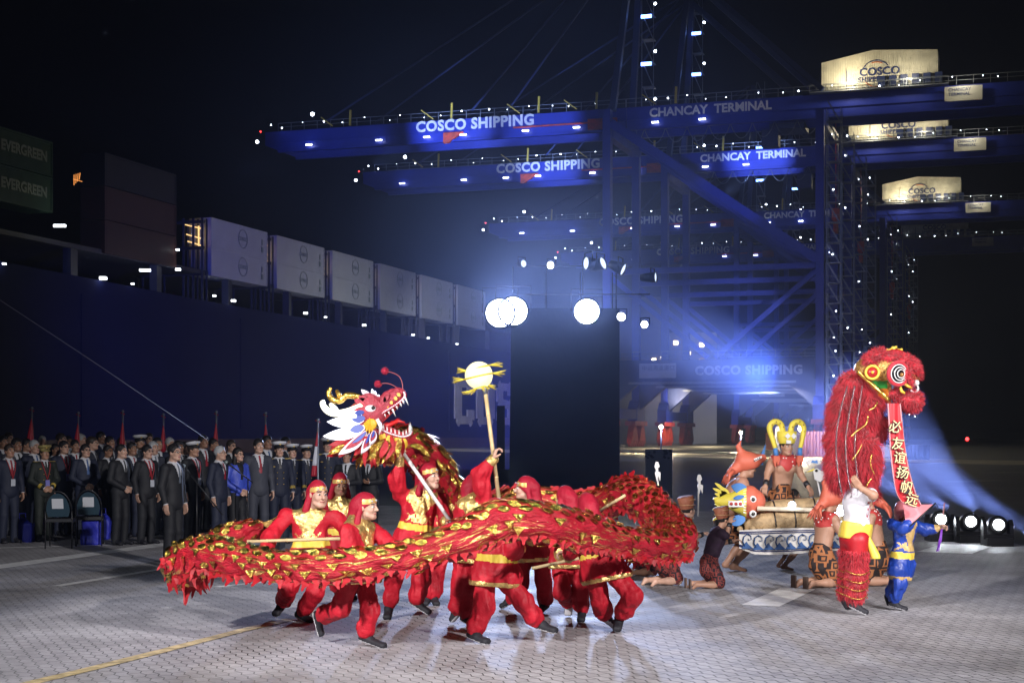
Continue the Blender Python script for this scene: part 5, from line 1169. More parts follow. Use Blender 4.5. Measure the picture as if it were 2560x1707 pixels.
for sgn in (-1, 1):
    for L_, dy0 in ((upl, .095), (lol, .06)):
        pts_ = catmull([hr(H(x, y, sgn * (dy0 - .035 * i / 6))) for i, (x, y) in enumerate(L_)], 5)
        MB().tube(pts_, .018, 8).build("lip", mat("lip_crimson", (.45, .01, .03), .35), head)
        m = MB(); 
        for k in range(0, len(pts_), 1): m.ball(pts_[k] + Vector((0, sgn * .015, .002)), .0095, 6, 4)
        m.build("bead_trim", whd, head)
    t = MB()
    for i, (x, y) in enumerate(upl[2:]):
        for q in (0, .5):
            j = min(i + 3, 7); X = x + (upl[j][0] - x) * q; Y_ = y + (upl[j][1] - y) * q; L = .05 + .05 * (i in (2, 4) and q == 0); p = hr(H(X, Y_ + 3, sgn * .07)); t.tube([p, p + Vector((.35, 0, -.75)) * L * 1.1], [.013, .001], 6)
    for i, (x, y) in enumerate(lol[1:]):
        for q in (0, .5):
            j = min(i + 2, 6); X = x + (lol[j][0] - x) * q; Y_ = y + (lol[j][1] - y) * q; L = .045 + .04 * (i == 4); p = hr(H(X, Y_ - 4, sgn * .05)); t.tube([p, p + Vector((-.05, 0, 1)) * L * 1.1], [.012, .001], 6)
    p = hr(H(940, 1062, sgn * .1)); t.tube([p + Vector((.01, 0, .06)), p + Vector((.05, 0, -.02)), p + Vector((.03, 0, -.10))], [.02, .022, .002], 7)
    t.build("teeth", tooth, head)
    ey = MB().ball(hr(H(926, 1022, sgn * .115)), (.058, .025, .04), 12, 8).build("eye", mat("eye_shell_white", (.75, .76, .8), .25), head)
    MB().ball(hr(H(933, 1019, sgn * .137)), (.02, .012, .02), 10, 6).build("pupil", eyem, ey)
    y_ = MB()
    for ang in np.linspace(95, 290, 9): p = hr(H(925, 1060, sgn * .12)); y_.add(*[[p + Vector((.045 * math.cos(R(ang - 18)), 0, .045 * math.sin(R(ang - 18)))), p + Vector((.12 * math.cos(R(ang)), sgn * .0, .12 * math.sin(R(ang)))), p + Vector((.045 * math.cos(R(ang + 18)), 0, .045 * math.sin(R(ang + 18)))), p + Vector((0, sgn * .02, 0))], [(0, 1, 2), (0, 2, 3), (0, 3, 1), (1, 3, 2)]])
    y_.ball(hr(H(925, 1060, sgn * .11)), (.07, .02, .065), 12, 6)
    for x, y in ((948, 1036), (958, 1028), (970, 1019), (981, 1010), (992, 1000), (1000, 991)): leaf(y_, hr(H(x, y, sgn * .085)), hr(H(x - 7, y - 10, sgn * .07)), .018, .01, n=4)
    for x, y in ((955, 1083), (972, 1092), (990, 1098), (1010, 1100)): leaf(y_, hr(H(x, y - 4, sgn * .05)), hr(H(x + 2, y + 24, sgn * .07)), .035, .008, n=4)
    y_.build("flame_trim", yeld, head)
    # cheek fins
    fn = MB(); fi = MB(); fb = MB(); gl_ = MB()
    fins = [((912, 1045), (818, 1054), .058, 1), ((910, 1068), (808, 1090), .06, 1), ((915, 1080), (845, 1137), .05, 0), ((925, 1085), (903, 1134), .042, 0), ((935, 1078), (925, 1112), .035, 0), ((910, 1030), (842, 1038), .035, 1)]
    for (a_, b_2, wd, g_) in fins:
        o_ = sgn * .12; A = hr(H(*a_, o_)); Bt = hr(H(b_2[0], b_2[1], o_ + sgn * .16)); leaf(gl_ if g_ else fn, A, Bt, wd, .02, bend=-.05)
        if not g_:
            leaf(fi, A + Vector((0, sgn * .018, 0)), A.lerp(Bt, .75) + Vector((0, sgn * .018, 0)), wd * .62, .012, bend=-.05)
            leaf(fb, A + Vector((0, sgn * .026, 0)), A.lerp(Bt, .5) + Vector((0, sgn * .026, 0)), wd * .35, .012, bend=-.05)
        elif sgn: leaf(fb, A + Vector((0, sgn * .018, 0)), A.lerp(Bt, .35) + Vector((0, sgn * .018, 0)), wd * .7, .012)
    fn.build("cheek_fin", whd, head); fi.build("cheek_fin_inlay", pink, head); fb.build("cheek_fin_inlay", blud, head); gl_.build("glare_cheek_fin", ltw, head)
    h_ = MB(); gh = sgn == 1
    if gh: pts_ = [(905, 995), (898, 992), (869, 988), (850, 1001), (831, 998), (821, 982), (828, 969)]; br = [(852, 995), (846, 984), (841, 974)]
    else: pts_ = [(905, 1012), (898, 1017), (863, 1030), (834, 1033), (815, 1023), (806, 1008), (812, 1003)]; br = [(840, 1026), (832, 1016), (825, 1008)]
    h_.tube(catmull([hr(H(x, y, sgn * .09)) for x, y in pts_], 5), list(np.interp(np.linspace(0, 6, 31), [0, 2, 4, 6], [.028, .034, .034, .018])), 10); h_.tube([hr(H(x, y, sgn * .09)) for x, y in br], [.03, .026, .014], 10)
    h_.build("horn", goldf if gh else glare_horn, head)
m = MB()
for a_, b_2, wd in (((930, 998), (903, 973), .03), ((934, 996), (930, 971), .018), ((938, 998), (938, 976), .015), ((943, 1002), (946, 985), .02)): leaf(m, hr(H(*a_)), hr(H(*b_2)), wd, .03)
m.build("crest", whd, head); m = MB()
for a_, b_2, wd in (((925, 1008), (885, 1000), .04), ((930, 1005), (895, 990), .03), ((935, 1002), (915, 985), .03), ((955, 1010), (962, 990), .03), ((960, 1005), (972, 983), .02)):
    for dy in (-.09, .09): leaf(m, hr(H(*a_, dy)), hr(H(*b_2, dy)), wd, .02)
m.build("brow_flame", pink, head)
for pts_, pc in (([(1006, 978), (1006, 960), (999, 942), (985, 933), (968, 928)], (962, 927)), ([(1000, 976), (985, 964), (968, 958), (952, 959)], (945, 960))):
    m = MB(); m.tube(catmull([hr(H(x, y)) for x, y in pts_], 5), .0045, 5); w_ = m.build("antenna", mat("antenna_red_wire", (.4, .1, .1), .4), head)
    m = MB(); cc = hr(H(*pc)); m.ball(cc, .028, 8, 6)
    for k in range(120):
        v = Vector((rg.gauss(0, 1), rg.gauss(0, 1), rg.gauss(0, 1))).normalized(); m.tube([cc + v * .02, cc + v * .042], [.004, .001], 3, False)
    m.build("pompom", mat("pompom_red", (.45, .02, .06), .7), head)
m = MB(); m2 = MB()
for k in range(150):
    x = rg.uniform(872, 1005); y0 = 1100 + rg.uniform(-10, 14) - (x - 940) * .05; L = rg.uniform(.10, .24); p = H(x, y0, rg.uniform(-.2, .25)); t = p + Vector((rg.uniform(-.14, .04) - (.12 if x < 900 else 0), rg.uniform(-.05, .05), -L * (.6 if x < 900 else 1)))
    leaf(m if rg.random() < .72 else m2, hr(p), hr(t), rg.uniform(.02, .04), .004, (rg.uniform(-.6, .6), -1, rg.uniform(-.4, .4)), rg.uniform(-.1, .1), 5)
m.build("mane", silk, head); m2.build("mane_foil", foil, head)
# gold streamers on the raised neck
m = MB()
for k in range(170):
    s = rg.uniform(.3, 2.6); a = rg.uniform(-1.9, 1.9); p, n_, d = surf(s, a); leaf(m, dr(p + n_ * .01), dr(p + n_ * rg.uniform(.02, .09) + d * rg.uniform(.08, .2) + Vector((0, 0, -.05))), rg.uniform(.012, .03), .003, (n_ + Vector((rg.uniform(-.6, .6), rg.uniform(-.6, .6), 0))), rg.uniform(-.1, .1), 4)
m.build("neck_foil", foil, drag)
def bamboo_tube(mb, a_, b_2, r_=.016, nodes=True):
    a_ = Vector(a_); b_2 = Vector(b_2); mb.tube([a_, b_2], r_, 8); L = (b_2 - a_).length; n = int(L / .22)
    for k in range(1, n + 1): p = a_.lerp(b_2, k / (n + 1)); d = (b_2 - a_).normalized(); mb.tube([p - d * .006, p + d * .006], r_ * 1.18, 8)
for (x0, y0, Y0, x1, y1, Y1, m_) in ((618, 1353, 14.75, 868, 1345, 14.7, bamboo), (905, 1388, 13.1, 1052, 1356, 13.1, bamboo), (1330, 1420, 14.9, 1470, 1390, 14.9, bamboo), (1500, 1275, 16.2, 1562, 1238, 15.8, bamboo), (1000, 1120, 15.3, 1127, 1304, 15.05, mat("white_pole", (.7, .68, .66), .4)), (1040, 1125, 15.8, 1046, 1180, 15.75, bamboo), (650, 1352, 15.3, 575, 1345, 15.3, bamboo)):
    m = MB(); bamboo_tube(m, dr(W(x0, y0, Y0)), dr(W(x1, y1, Y1)), .016 if m_ is bamboo else .02); m.build("pole", m_, drag)
# pearl
Yp = 14.75; r = empty("dragon_pearl", W(1247, 1245, Yp)); PO = Vector(r.location)
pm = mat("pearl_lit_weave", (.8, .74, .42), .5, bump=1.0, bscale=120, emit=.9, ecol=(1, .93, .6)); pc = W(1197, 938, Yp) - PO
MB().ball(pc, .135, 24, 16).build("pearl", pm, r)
m = MB()
for row_, (cz, rr, up_) in enumerate(((.07, .11, .02), (-.01, .137, .0), (-.12, .07, -.04))):
    m.tube([pc + Vector((rr * math.cos(t), rr * math.sin(t), cz + .03 * math.cos(t))) for t in np.linspace(0, 6.28, 22)], .009, 5, False)
    for sd_ in ((0, 180) if row_ < 2 else (0, 180, 60, 120, 240, 300)):
        for k in range(16):
            t = R(sd_ + rg.uniform(-12, 12)); c0 = pc + Vector((rr * math.cos(t), rr * math.sin(t), cz + .03 * math.cos(t))); v = Vector((math.cos(t), math.sin(t), rg.uniform(-.35, .25) + up_ * 8)); L = rg.uniform(.06, .13) * (1 if row_ < 2 else .8)
            m.tube([c0, c0 + v * L], [.006, .002], 4)
m.build("tassel", mat("straw_yellow", (.75, .62, .08), .6, emit=.08), r)
m = MB(); bamboo_tube(m, Vector((0, 0, 0)), W(1214, 985, Yp) - PO, .02); m.build("pole", bamboo, r); MB().tube([W(1214, 985, Yp) - PO, W(1208, 965, Yp) - PO], .022, 10).ball(W(1211, 972, Yp) - PO, .03, 8, 5).build("socket", steel, r)
tag(r, "glowing yellow pearl ball with straw tassels on a tall bamboo pole", "pearl prop")
# ------------------------------------------------------------------ lion and its dancers
def tris_on(V, Q, n, seed=0):
    rgn = np.random.default_rng(seed); A = V[Q[:, 0]]; B_ = V[Q[:, 1]]; C_ = V[Q[:, 2]]; N_ = np.cross(B_ - A, C_ - A); ar = np.linalg.norm(N_, axis=1); idx = rgn.choice(len(Q), n, p=ar / ar.sum()); u = rgn.random((n, 4)); u /= u.sum(1, keepdims=True)
    P = (V[Q[idx]] * u[:, :, None]).sum(1); return P, N_[idx] / np.maximum(ar[idx][:, None], 1e-9), rgn
def fur(name, V, Q, n, L, wd, m, parent, rel=(0, 0, 0), droop=.8, seed=0, clump=30):
    """tufts of hair: thin bent blades rooted on the surface"""
    P, N_, rgn = tris_on(V, Q, n, seed); g = rgn.normal(size=(n, 3)) * .35
    cl = np.stack([np.sin(P[:, 0] * clump + P[:, 2] * clump * .7), np.cos(P[:, 1] * clump + P[:, 2] * 9), np.sin(P[:, 2] * clump * 1.1 + P[:, 0] * 13)], 1) * .45
    D = N_ + g + cl + np.array([0, 0, -droop]); D /= np.linalg.norm(D, axis=1, keepdims=True); LL = L * (rgn.random((n, 1)) * .7 + .5); S = np.cross(D, rgn.normal(size=(n, 3))); S /= np.linalg.norm(S, axis=1, keepdims=True); S *= wd
    M1_ = P + D * LL * .55; T = M1_ + (D + np.array([0, 0, -droop * .8])) * LL * .5
    Vv = np.stack([P - S, P + S, M1_ + S * .7, M1_ - S * .7, T + S * .1, T - S * .1], 1).reshape(-1, 3) - np.array(tuple(rel)); i = np.arange(n)[:, None] * 6
    F_ = np.concatenate([i + np.array([[0, 1, 2, 3]]), i + np.array([[3, 2, 4, 5]])]); me = np_mesh(name, Vv, F_); me.materials.append(m); return link(name, me, parent)
furm = mat("lion_red_fur", (.50, .010, .026), .6, sheen=.4, var=.25, vscale=9); furd = mat("lion_red_cloth", (.40, .008, .015), .5, var=.2, vscale=12)
YL = 15.7; L_ = lambda px, py, dy=0: W(px, py, YL + dy)
lion = empty("lion_dance_costume", L_(2118, 1250)); LO = Vector(lion.location); lr = lambda v: Vector(v) - LO; LOn = np.array(tuple(LO))
tag(lion, "red fur lion dance costume with big eye and long banner hanging from its mouth", "lion costume")
b = Blob.around([L_(2060, 960, -.3), L_(2215, 1290, .3)], .1, .016)
b.chain([L_(2128, 962), L_(2112, 1030), L_(2106, 1100), L_(2104, 1165), L_(2098, 1200)], [.115, .135, .14, .13, .09], .06); b.chain([L_(2150, 960), L_(2178, 1010)], [.12, .1], .05)
b.chain([L_(2140, 1090), L_(2168, 1120, -.1), L_(2172, 1165, -.1), L_(2172, 1195, -.1)], [.12, .10, .09, .06], .05); b.chain([L_(2150, 1030), L_(2190, 1060, .1), L_(2205, 1085, .1)], [.13, .08, .04], .04); b.chain([L_(2175, 1215, .12), L_(2186, 1240, .12)], [.05, .03], .04)
V, Q = b.mesh(); me = np_mesh("mane_body", V - LOn, Q); me.materials.append(furd); link("mane_body", me, lion); fur("mane_fur", V, Q, 24000, .075, .0034, furm, lion, LOn, .75, 1)
m = MB()
for off in (0, 24, 47): m.tube(catmull([lr(L_(x + off, y, -.235 + .0009 * off)) for x, y in ((2118 - off * .2, 965), (2098, 1040), (2090, 1110), (2095, 1180), (2104, 1230))], 6), .008, 5)
m.build("sequin_line", mat("sequin_silver", (.6, .5, .55), .2, .9, bump=1, bscale=200), lion)
m = MB()
for pts_ in (((2194, 1005), (2186, 1018), (2172, 1025)), ((2170, 1040), (2165, 1060), (2145, 1075), (2128, 1090)), ((2155, 1110), (2145, 1130), (2130, 1150)), ((2180, 1135), (2176, 1160), (2186, 1185)), ((2178, 1195), (2165, 1215), (2150, 1228))): m.tube(catmull([lr(L_(x, y, -.27)) for x, y in pts_], 5), .006, 5)
m.build("gold_piping", goldf, lion)
# head
lh = empty("head"); lh.parent = lion; LHc = L_(2205, 945); lh.location = lr(LHc); lq = lambda v: Vector(v) - LHc; LHn = np.array(tuple(LHc))
b = Blob.around([L_(2140, 870, -.3), L_(2310, 1040, .3)], .08, .011)
b.ell(L_(2212, 925), [.30, .24, .16], None, .05); b.cone(L_(2170, 925), L_(2265, 935), .13, .15, .06); b.cone(L_(2185, 960), L_(2235, 990), .12, .1, .05)
V, Q = b.mesh(); C = centers(V, Q); px_ = CX + C[:, 0] / C[:, 1] * F; py_ = HY - (C[:, 2] - CH) / C[:, 1] * F; lab = np.zeros(len(Q), int)
goldp = mat("lion_gold_paper", (.6, .34, .1), .35, .5, bump=1, bscale=45, var=.6, vscale=30); cheek_t = (px_ > 2150) & (px_ < 2240)
lab[(py_ > 952) & (px_ < 2218) & (px_ > 2178)] = 1; lab[(py_ > 970) & (px_ > 2195) & (px_ < 2222)] = 2; lab[(py_ > 950) & (px_ >= 2228) & (px_ < 2262)] = 3
split_emit(V, Q, lab, {0: ("face", goldp), 1: ("green_patch", mat("lion_green", (.04, .36, .06), .4)), 2: ("orange_patch", mat("lion_orange", (.7, .2, .02), .4)), 3: ("blue_patch", mat("lion_blue_white", (.25, .4, .65), .4, var=.9, vscale=40))}, lh, LHn)
def fur_blob(nm, specs, n, L, wd, seed, parent=lh, rel=LHn, droop=.25, m_=furm, clump=30):
    b = Blob.around([Vector(q[0]) for q in specs], .25, .012)
    for q in specs: b.ell(q[0], q[1], None, .04)
    V, Q = b.mesh(); me = np_mesh(nm, V - rel, Q); me.materials.append(m_); link(nm, me, parent); fur(nm + "_fur", V, Q, n, L, wd, m_, parent, rel, droop, seed, clump)
fur_blob("brow", [(L_(2215, 898), [.13, .24, .055]), (L_(2245, 905), [.13, .25, .07]), (L_(2275, 920), [.07, .22, .075]), (L_(2288, 934), [.035, .16, .06]), (L_(2262, 935, -.22), [.07, .05, .07]), (L_(2275, 955, -.14), [.04, .06, .05])], 5200, .05, .003, 3)
fur_blob("ear", [(L_(2178, 900, -.15), [.07, .05, .05]), (L_(2197, 890, -.13), [.07, .05, .06])], 1800, .06, .003, 4)
fur_blob("ear", [(L_(2178, 900, .15), [.07, .05, .05]), (L_(2197, 890, .13), [.07, .05, .06])], 900, .06, .003, 5)
fur_blob("jaw", [(L_(2230, 985), [.08, .16, .06]), (L_(2258, 1000), [.1, .18, .07]), (L_(2283, 1000), [.07, .17, .085]), (L_(2275, 1012), [.07, .15, .05])], 4200, .05, .003, 6)
for sg in (-1, 1):
    ec = lq(L_(2246, 934, sg * .265)); q = Vector((.35, sg * 1, -.05)).to_track_quat('Z', 'Y').to_matrix()
    e = MB().lathe([(.0, .022), (.05, .02), (.095, .004), (.105, -.03)], ec, 26, q).build("eye", mat("lion_eye_black", (.01, .01, .012), .15), lh)
    m = MB()
    for rr, h_ in ((.092, .012), (.066, .02), (.042, .026)): m.tube([ec + q @ Vector((rr * math.cos(t) - (.092 - rr) * -.3, rr * math.sin(t), h_)) for t in np.linspace(0, 6.28, 26)], .0055, 6, False)
    m.build("eye_ring", tooth, e); MB().ball(ec + q @ Vector((.02, -.01, .03)), .022, 10, 6).build("pupil", mat("lion_pupil_gold", (.5, .25, .08), .2, .6), e)
    m = MB(); m.tube([ec + q @ Vector((.115 * math.cos(t), .115 * math.sin(t), -.005)) for t in np.linspace(0, 6.28, 26)], .02, 8, False); m.build("eyelid", furm, lh)
    ac = lq(L_(2180, 931, sg * .225)); q = Vector((-.1, sg * 1, 0)).to_track_quat('Z', 'Y').to_matrix(); dsk = MB().lathe([(0, .03), (.045, .03), (.05, .015), (.075, .012), (.082, -.02)], ac, 24, q).build("ear_disc", mat("lion_disc_red", (.4, .02, .02), .3), lh)
    m = MB(); m.tube([ac + q @ Vector((.066 * math.cos(t), .066 * math.sin(t), .022)) for t in np.linspace(0, 6.28, 26)], .014, 8, False); m.ball(ac + q @ Vector((0, 0, .04)), .016, 8, 5); m.build("ear_ring", mat("lion_yellow_felt", (.75, .5, .06), .5), dsk)
m = MB(); m.tube(catmull([lq(L_(x, y, -.2)) for x, y in ((2143, 928), (2165, 948), (2190, 970), (2222, 1000))], 4), .022, 6); m.build("gold_edge", goldf, lh)
m = MB()
for x, y in ((2222, 876), (2236, 870), (2250, 876)): m.tube([lq(L_(x, y + 14)), lq(L_(x - 2, y)), lq(L_(x + 6, y - 3))], [.02, .02, .014], 8); m.ball(lq(L_(x - 4, y)), .02, 8, 5)
m.build("crest_ornament", mat("lion_yellow_felt", (.75, .5, .06), .5), lh)
m = MB(); m.ball(lq(L_(2237, 881)), (.09, .1, .035), 12, 7); m.build("crest_base", furd, lh)
m = MB()
for dy in (-.1, .0, .1): m.ball(lq(L_(2290, 957, dy)), .035, 10, 7); m.ball(lq(L_(2278, 954, dy)), .03, 10, 7)
m.tube([lq(L_(2285, 971, -.08)) + Vector((.04 * math.cos(t), -.01, .04 * math.sin(t))) for t in np.linspace(0, 6.28, 18)], .011, 6, False)
m.build("nose_pompom", tooth, lh); m = MB()
for pts_ in (((2258, 957), (2268, 964), (2280, 970)), ((2250, 966), (2254, 978), (2262, 983))): m.tube([lq(L_(x, y, -.2)) for x, y in pts_], [.016, .017, .012], 8)
m.build("whisker_roll", mat("lion_yellow_felt", (.75, .5, .06), .5), lh)
# hanging banner
le = [(2220, 1008), (2223, 1060), (2227, 1130), (2234, 1190), (2245, 1238), (2268, 1262), (2296, 1268)]; re_ = [(2250, 1008), (2255, 1060), (2262, 1120), (2272, 1175), (2286, 1225), (2294, 1245), (2302, 1262)]
A_ = catmull([lr(L_(x, y, -.18)) for x, y in le], 6); B_2 = catmull([lr(L_(x, y, -.18 + .03)) for x, y in re_], 6); m = MB(); n = len(A_); vs = []
for i in range(n):
    for k in range(7): t = k / 6; p = A_[i].lerp(B_2[i], t) + Vector((0, .012 * math.sin(t * 9 + i * .2), 0)); vs += [p, p + Vector((0, .004, 0))]
W7 = 14; m.add(vs, [(i * W7 + 2 * k + o_, i * W7 + 2 * k + 2 + o_, (i + 1) * W7 + 2 * k + 2 + o_, (i + 1) * W7 + 2 * k + o_) for i in range(n - 1) for k in range(6) for o_ in (0, 1)], True)
ban = m.build("banner", mat("banner_red", (.55, .02, .03), .45, var=.1), lion)
m = MB(); m.tube(A_, .008, 5); m.tube(B_2, .008, 5); m.build("banner_hem", mat("banner_pink_hem", (.65, .3, .32), .5), ban)
for ch, x, y, rt in (("必", 2237, 1066, -4), ("友", 2244, 1108, -5), ("谊", 2249, 1143, -7), ("扬", 2256, 1180, -9), ("帆", 2266, 1217, -12), ("远", 2279, 1248, -18)):
    ax = Vector((math.cos(R(rt)), 0, math.sin(R(rt)))); ay = Vector((-ax.z, 0, ax.x)); ay = -ay if ay.z < 0 else ay; o_ = lr(L_(x, y, -.215)) - ax * .062 - ay * .05
    text_mesh("character", ch, .135, mat("ink_black", (.01, .01, .01), .5), frame_M(o_ + Vector((0, .006, 0)), ax, ay), ban, .006, .003)
    text_mesh("character", ch, .135, mat("character_gold", (.8, .62, .3), .4), frame_M(o_, ax, ay), ban, .0, .003)
# carrier of the lion
J = fix_feet(fill({k: L_(*v) for k, v in dict(head=(2140, 1195, .05), neck=(2145, 1222, 0), shR=(2172, 1236, -.14), shL=(2128, 1236, .16), elR=(2184, 1238, -.34), wrR=(2150, 1218, -.38), elL=(2130, 1190, .25), wrL=(2150, 1180, .2), pelvis=(2136, 1342, 0), waist=(2140, 1312, 0), hipR=(2146, 1350, -.08), hipL=(2126, 1350, .08), knR=(2142, 1432, -.08), anR=(2136, 1512, -.08), toeR=(2168, 1528, -.12), knL=(2125, 1430, .1), anL=(2113, 1500, .12), toeL=(2122, 1516, .05)).items()}))
base = on_ground(2135, YL); J = J_rel(J, base); r = empty("person", base); _, B, TB = body_obj(r, J, (.6, -.6, .5), (0, 0, 1), skins[1], hs=.95, seed=61, hands=[(J['wrR'], (-.6, -.1, .8), (.4, .6, 0), 1, .6)], bare=True, h=.0095)
tee = mat("white_tee", (.72, .71, .76), .7, bump=.3, bscale=10); b = Blob.around([J['neck'], J['pelvis'], J['shL'], J['shR'], J['elR']], .2, .0115)
b.ell(J['chest'], [.175, .13, .18], TB, .05); b.ell(J['waist'], [.155, .125, .15], TB, .06); b.cone(J['shL'], J['shR'], .068, .068, .05); b.cone(J['neck'], J['chest'], .065, .09, .04)
for k in 'LR': b.cone(J['sh' + k], J['sh' + k].lerp(J['el' + k], .55), .07, .07, .03)
b.wrinkle(.006, 22, 3); V, Q = b.mesh(); C = centers(V, Q); lab = np.zeros(len(Q), int); prn = (np.abs(C[:, 0] - J['chest'].x - .12) < .05) & (np.abs(C[:, 2] - J['chest'].z + .02) < .12) & (C[:, 1] < J['chest'].y) & (np.sin(C[:, 2] * 90 + 4 * np.sin(C[:, 0] * 70)) > .45); lab[prn] = 1
o = split_emit(V, Q, lab, {0: ("t_shirt", tee)}, r); split_emit(V, Q, lab, {1: ("red_print", mat("red_print", (.5, .1, .12), .6))}, o[0])
b = Blob.around([J['waist'], J['pelvis']], .2, .011); dn = (J['pelvis'] - J['waist']).normalized(); b.cone(J['waist'] + dn * .02, J['pelvis'] - dn * .01, .168, .17, .02); b.wrinkle(.008, 30, 2); b.cut(J['waist'] - dn * .03, -dn); b.cut(J['pelvis'] + dn * .02, dn); b.cone(J['pelvis'] + Vector((.12, -.12, -.02)), J['pelvis'] + Vector((.19, -.14, -.2)), .03, .05, .02); V, Q = b.mesh(); split_emit(V, Q, np.zeros(len(Q), int), {0: ("sash", sash)}, r)
b = Blob.around([J['pelvis'], J['knL'], J['knR'], J['anL'], J['anR']], .2, .014)
for k in 'LR':
    b.chain([J['hip' + k], J['kn' + k], J['kn' + k].lerp(J['an' + k], .72)], [.115, .08, .07], .03)
    for t in (-.1, .15, .4, .65): b.ell(J['kn' + k].lerp(J['an' + k], t), [.098, .098, .045], None, .02)
b.ell(J['pelvis'], [.15, .13, .12], None, .05); V, Q = b.mesh(); C = centers(V, Q); lo_ = C[:, 2] < J['hipR'].z - .1; me = np_mesh("trousers", V, Q); me.materials.append(furd); tr_ = link("trousers", me, r); fur("trouser_fur", V, Q[lo_], 7000, .045, .004, furm, tr_, (0, 0, 0), .9, 8, 22)
m = MB()
for k in 'LR':
    for t in (-.1, .15, .4, .65): c0 = J['kn' + k].lerp(J['an' + k], t); m.tube([c0 + Vector((.125 * math.cos(a), .125 * math.sin(a), .02 * math.cos(2 * a) - .02)) for a in np.linspace(math.pi, 2 * math.pi, 10)], .005, 5, False)
m.build("gold_piping", goldf, tr_)
for k in 'LR': MB().tube([J['kn' + k].lerp(J['an' + k], .7), J['an' + k]], [.05, .038], 10).build("sock", sock, r); shoe(r, J['an' + k], J['toe' + k], bshoe, 1, wsole)
tag(r, "lion carrier in white T-shirt, yellow sash and red fur trousers", "person", "people dancing under the lion")
# child
YC = 16.1; C_ = lambda px, py, dy=0: W(px, py, YC + dy); bsilk = mat("blue_silk", (.012, .045, .30), .42, bump=.3, bscale=10, var=.15, vscale=5)
mats_save = (red, redd, gold, bshoe)
J = fix_feet(fill({k: C_(*v) for k, v in dict(head=(2262, 1280, .02), neck=(2262, 1302, 0), shR=(2232, 1312, -.08), shL=(2290, 1314, .08), elR=(2262, 1320, -.25), wrR=(2292, 1288, -.25), elL=(2318, 1322, .1), wrL=(2345, 1318, .05), waist=(2258, 1380, 0), pelvis=(2256, 1405, 0), hipR=(2242, 1412, -.05), hipL=(2268, 1412, .05), knR=(2250, 1458, -.06), anR=(2232, 1510, -.02), toeR=(2266, 1524, -.1), knL=(2240, 1455, .12), anL=(2220, 1492, .2), toeL=(2225, 1508, .12)).items()}))
red_, gold_ = red, gold; red = bsilk; gold = mat("tan_gold_trim", (.5, .33, .12), .5)
dancer("short performer in blue and gold costume under a pink veil, holding a purple ribbon stick", J, on_ground(2250, YC), (.7, -.7, 0), skin=0, seed=71, s=.8, hem=.30, tunic_gold=True, band=None, hands=[('wrR', (.5, -.1, .8), (-.2, .8, 0), 1, .7), ('wrL', (.9, -.1, .1), (0, -.6, -.6), -1, .75)], grp="people dancing under the lion")
red, gold = red_, gold_
r = empty("pink_veil_flag", C_(2262, 1262)); o_ = Vector(r.location); pinkf = mat("pink_satin", (.72, .22, .25), .35, bump=.4, bscale=8)
b = Blob.around([C_(2262, 1280)], .26, .012); b.ell(C_(2260, 1278, 0), [.10, .12, .12], None); b.cone(C_(2255, 1285, .05), C_(2248, 1305, .08), .07, .05, .04); b.ell(C_(2270, 1300, -.12), [.07, .1, .06], None, .02, 'sub'); b.wrinkle(.006, 30, 4); V, Q = b.mesh(); me = np_mesh("veil", V - np.array(tuple(o_)), Q); me.materials.append(pinkf); link("veil", me, r)
m = MB(); tri_ = [C_(2258, 1262, -.22), C_(2336, 1260, -.3), C_(2266, 1322, -.3), C_(2262, 1290, -.26)]; m.add([v - o_ for v in tri_] + [v - o_ + Vector((0, .006, 0)) for v in tri_], [(0, 1, 2, 3), (7, 6, 5, 4), (0, 4, 5, 1), (1, 5, 6, 2), (2, 6, 7, 3)]); m.build("flag", pinkf, r)
MB().tube([C_(2263, 1325, -.3) - o_, C_(2339, 1257, -.3) - o_], .009, 6).build("rod", bm, r); tag(r, "pink satin veil and triangular flag on a dark rod over the blue costumed performer's head", "flag")
r = empty("ribbon_stick", C_(2352, 1320, .05)); o_ = Vector(r.location); MB().tube([C_(2361, 1256, .05) - o_, C_(2352, 1330, .05) - o_], .008, 6).build("stick", mat("stick_brown", (.3, .12, .12), .5), r); m = MB()
for k in range(9): m.tube([C_(2354 + rg.uniform(-3, 3), 1322, .05) - o_, C_(2350 + rg.uniform(-4, 4), 1350, .05) - o_, C_(2345 + rg.uniform(-5, 5), 1378, .05) - o_], [.012, .014, .008], 5, True, .3)
m.build("tassel", mat("purple_tassel", (.14, .02, .32), .5), r); tag(r, "thin stick with hanging purple tassel held out at the far right", "stick")

# ------------------------------------------------------------------ costumed performers and the reed boat
def pat(name, c1, c2, sc_):
    if name in mats: return mats[name]
    m = mat(name, c1, .8); N, L = nt(m); p = N["Principled BSDF"]; tc = N.new("ShaderNodeTexCoord"); br = N.new("ShaderNodeTexVoronoi"); br.distance = 'CHEBYCHEV'; br.inputs["Scale"].default_value = sc_; br.inputs["Randomness"].default_value = .7
    L.new(tc.outputs["Object"], br.inputs["Vector"]); cr = N.new("ShaderNodeValToRGB"); cr.color_ramp.interpolation = 'CONSTANT'; e = cr.color_ramp.elements; e[0].position = 0; e[0].color = (*c2, 1); e[1].position = .16; e[1].color = (*c1, 1); e3 = e.new(.30); e3.color = (*c2, 1); e4 = e.new(.46); e4.color = (*c1, 1)
    L.new(br.outputs["Distance"], cr.inputs[0]); L.new(cr.outputs[0], p.inputs["Base Color"]); return m
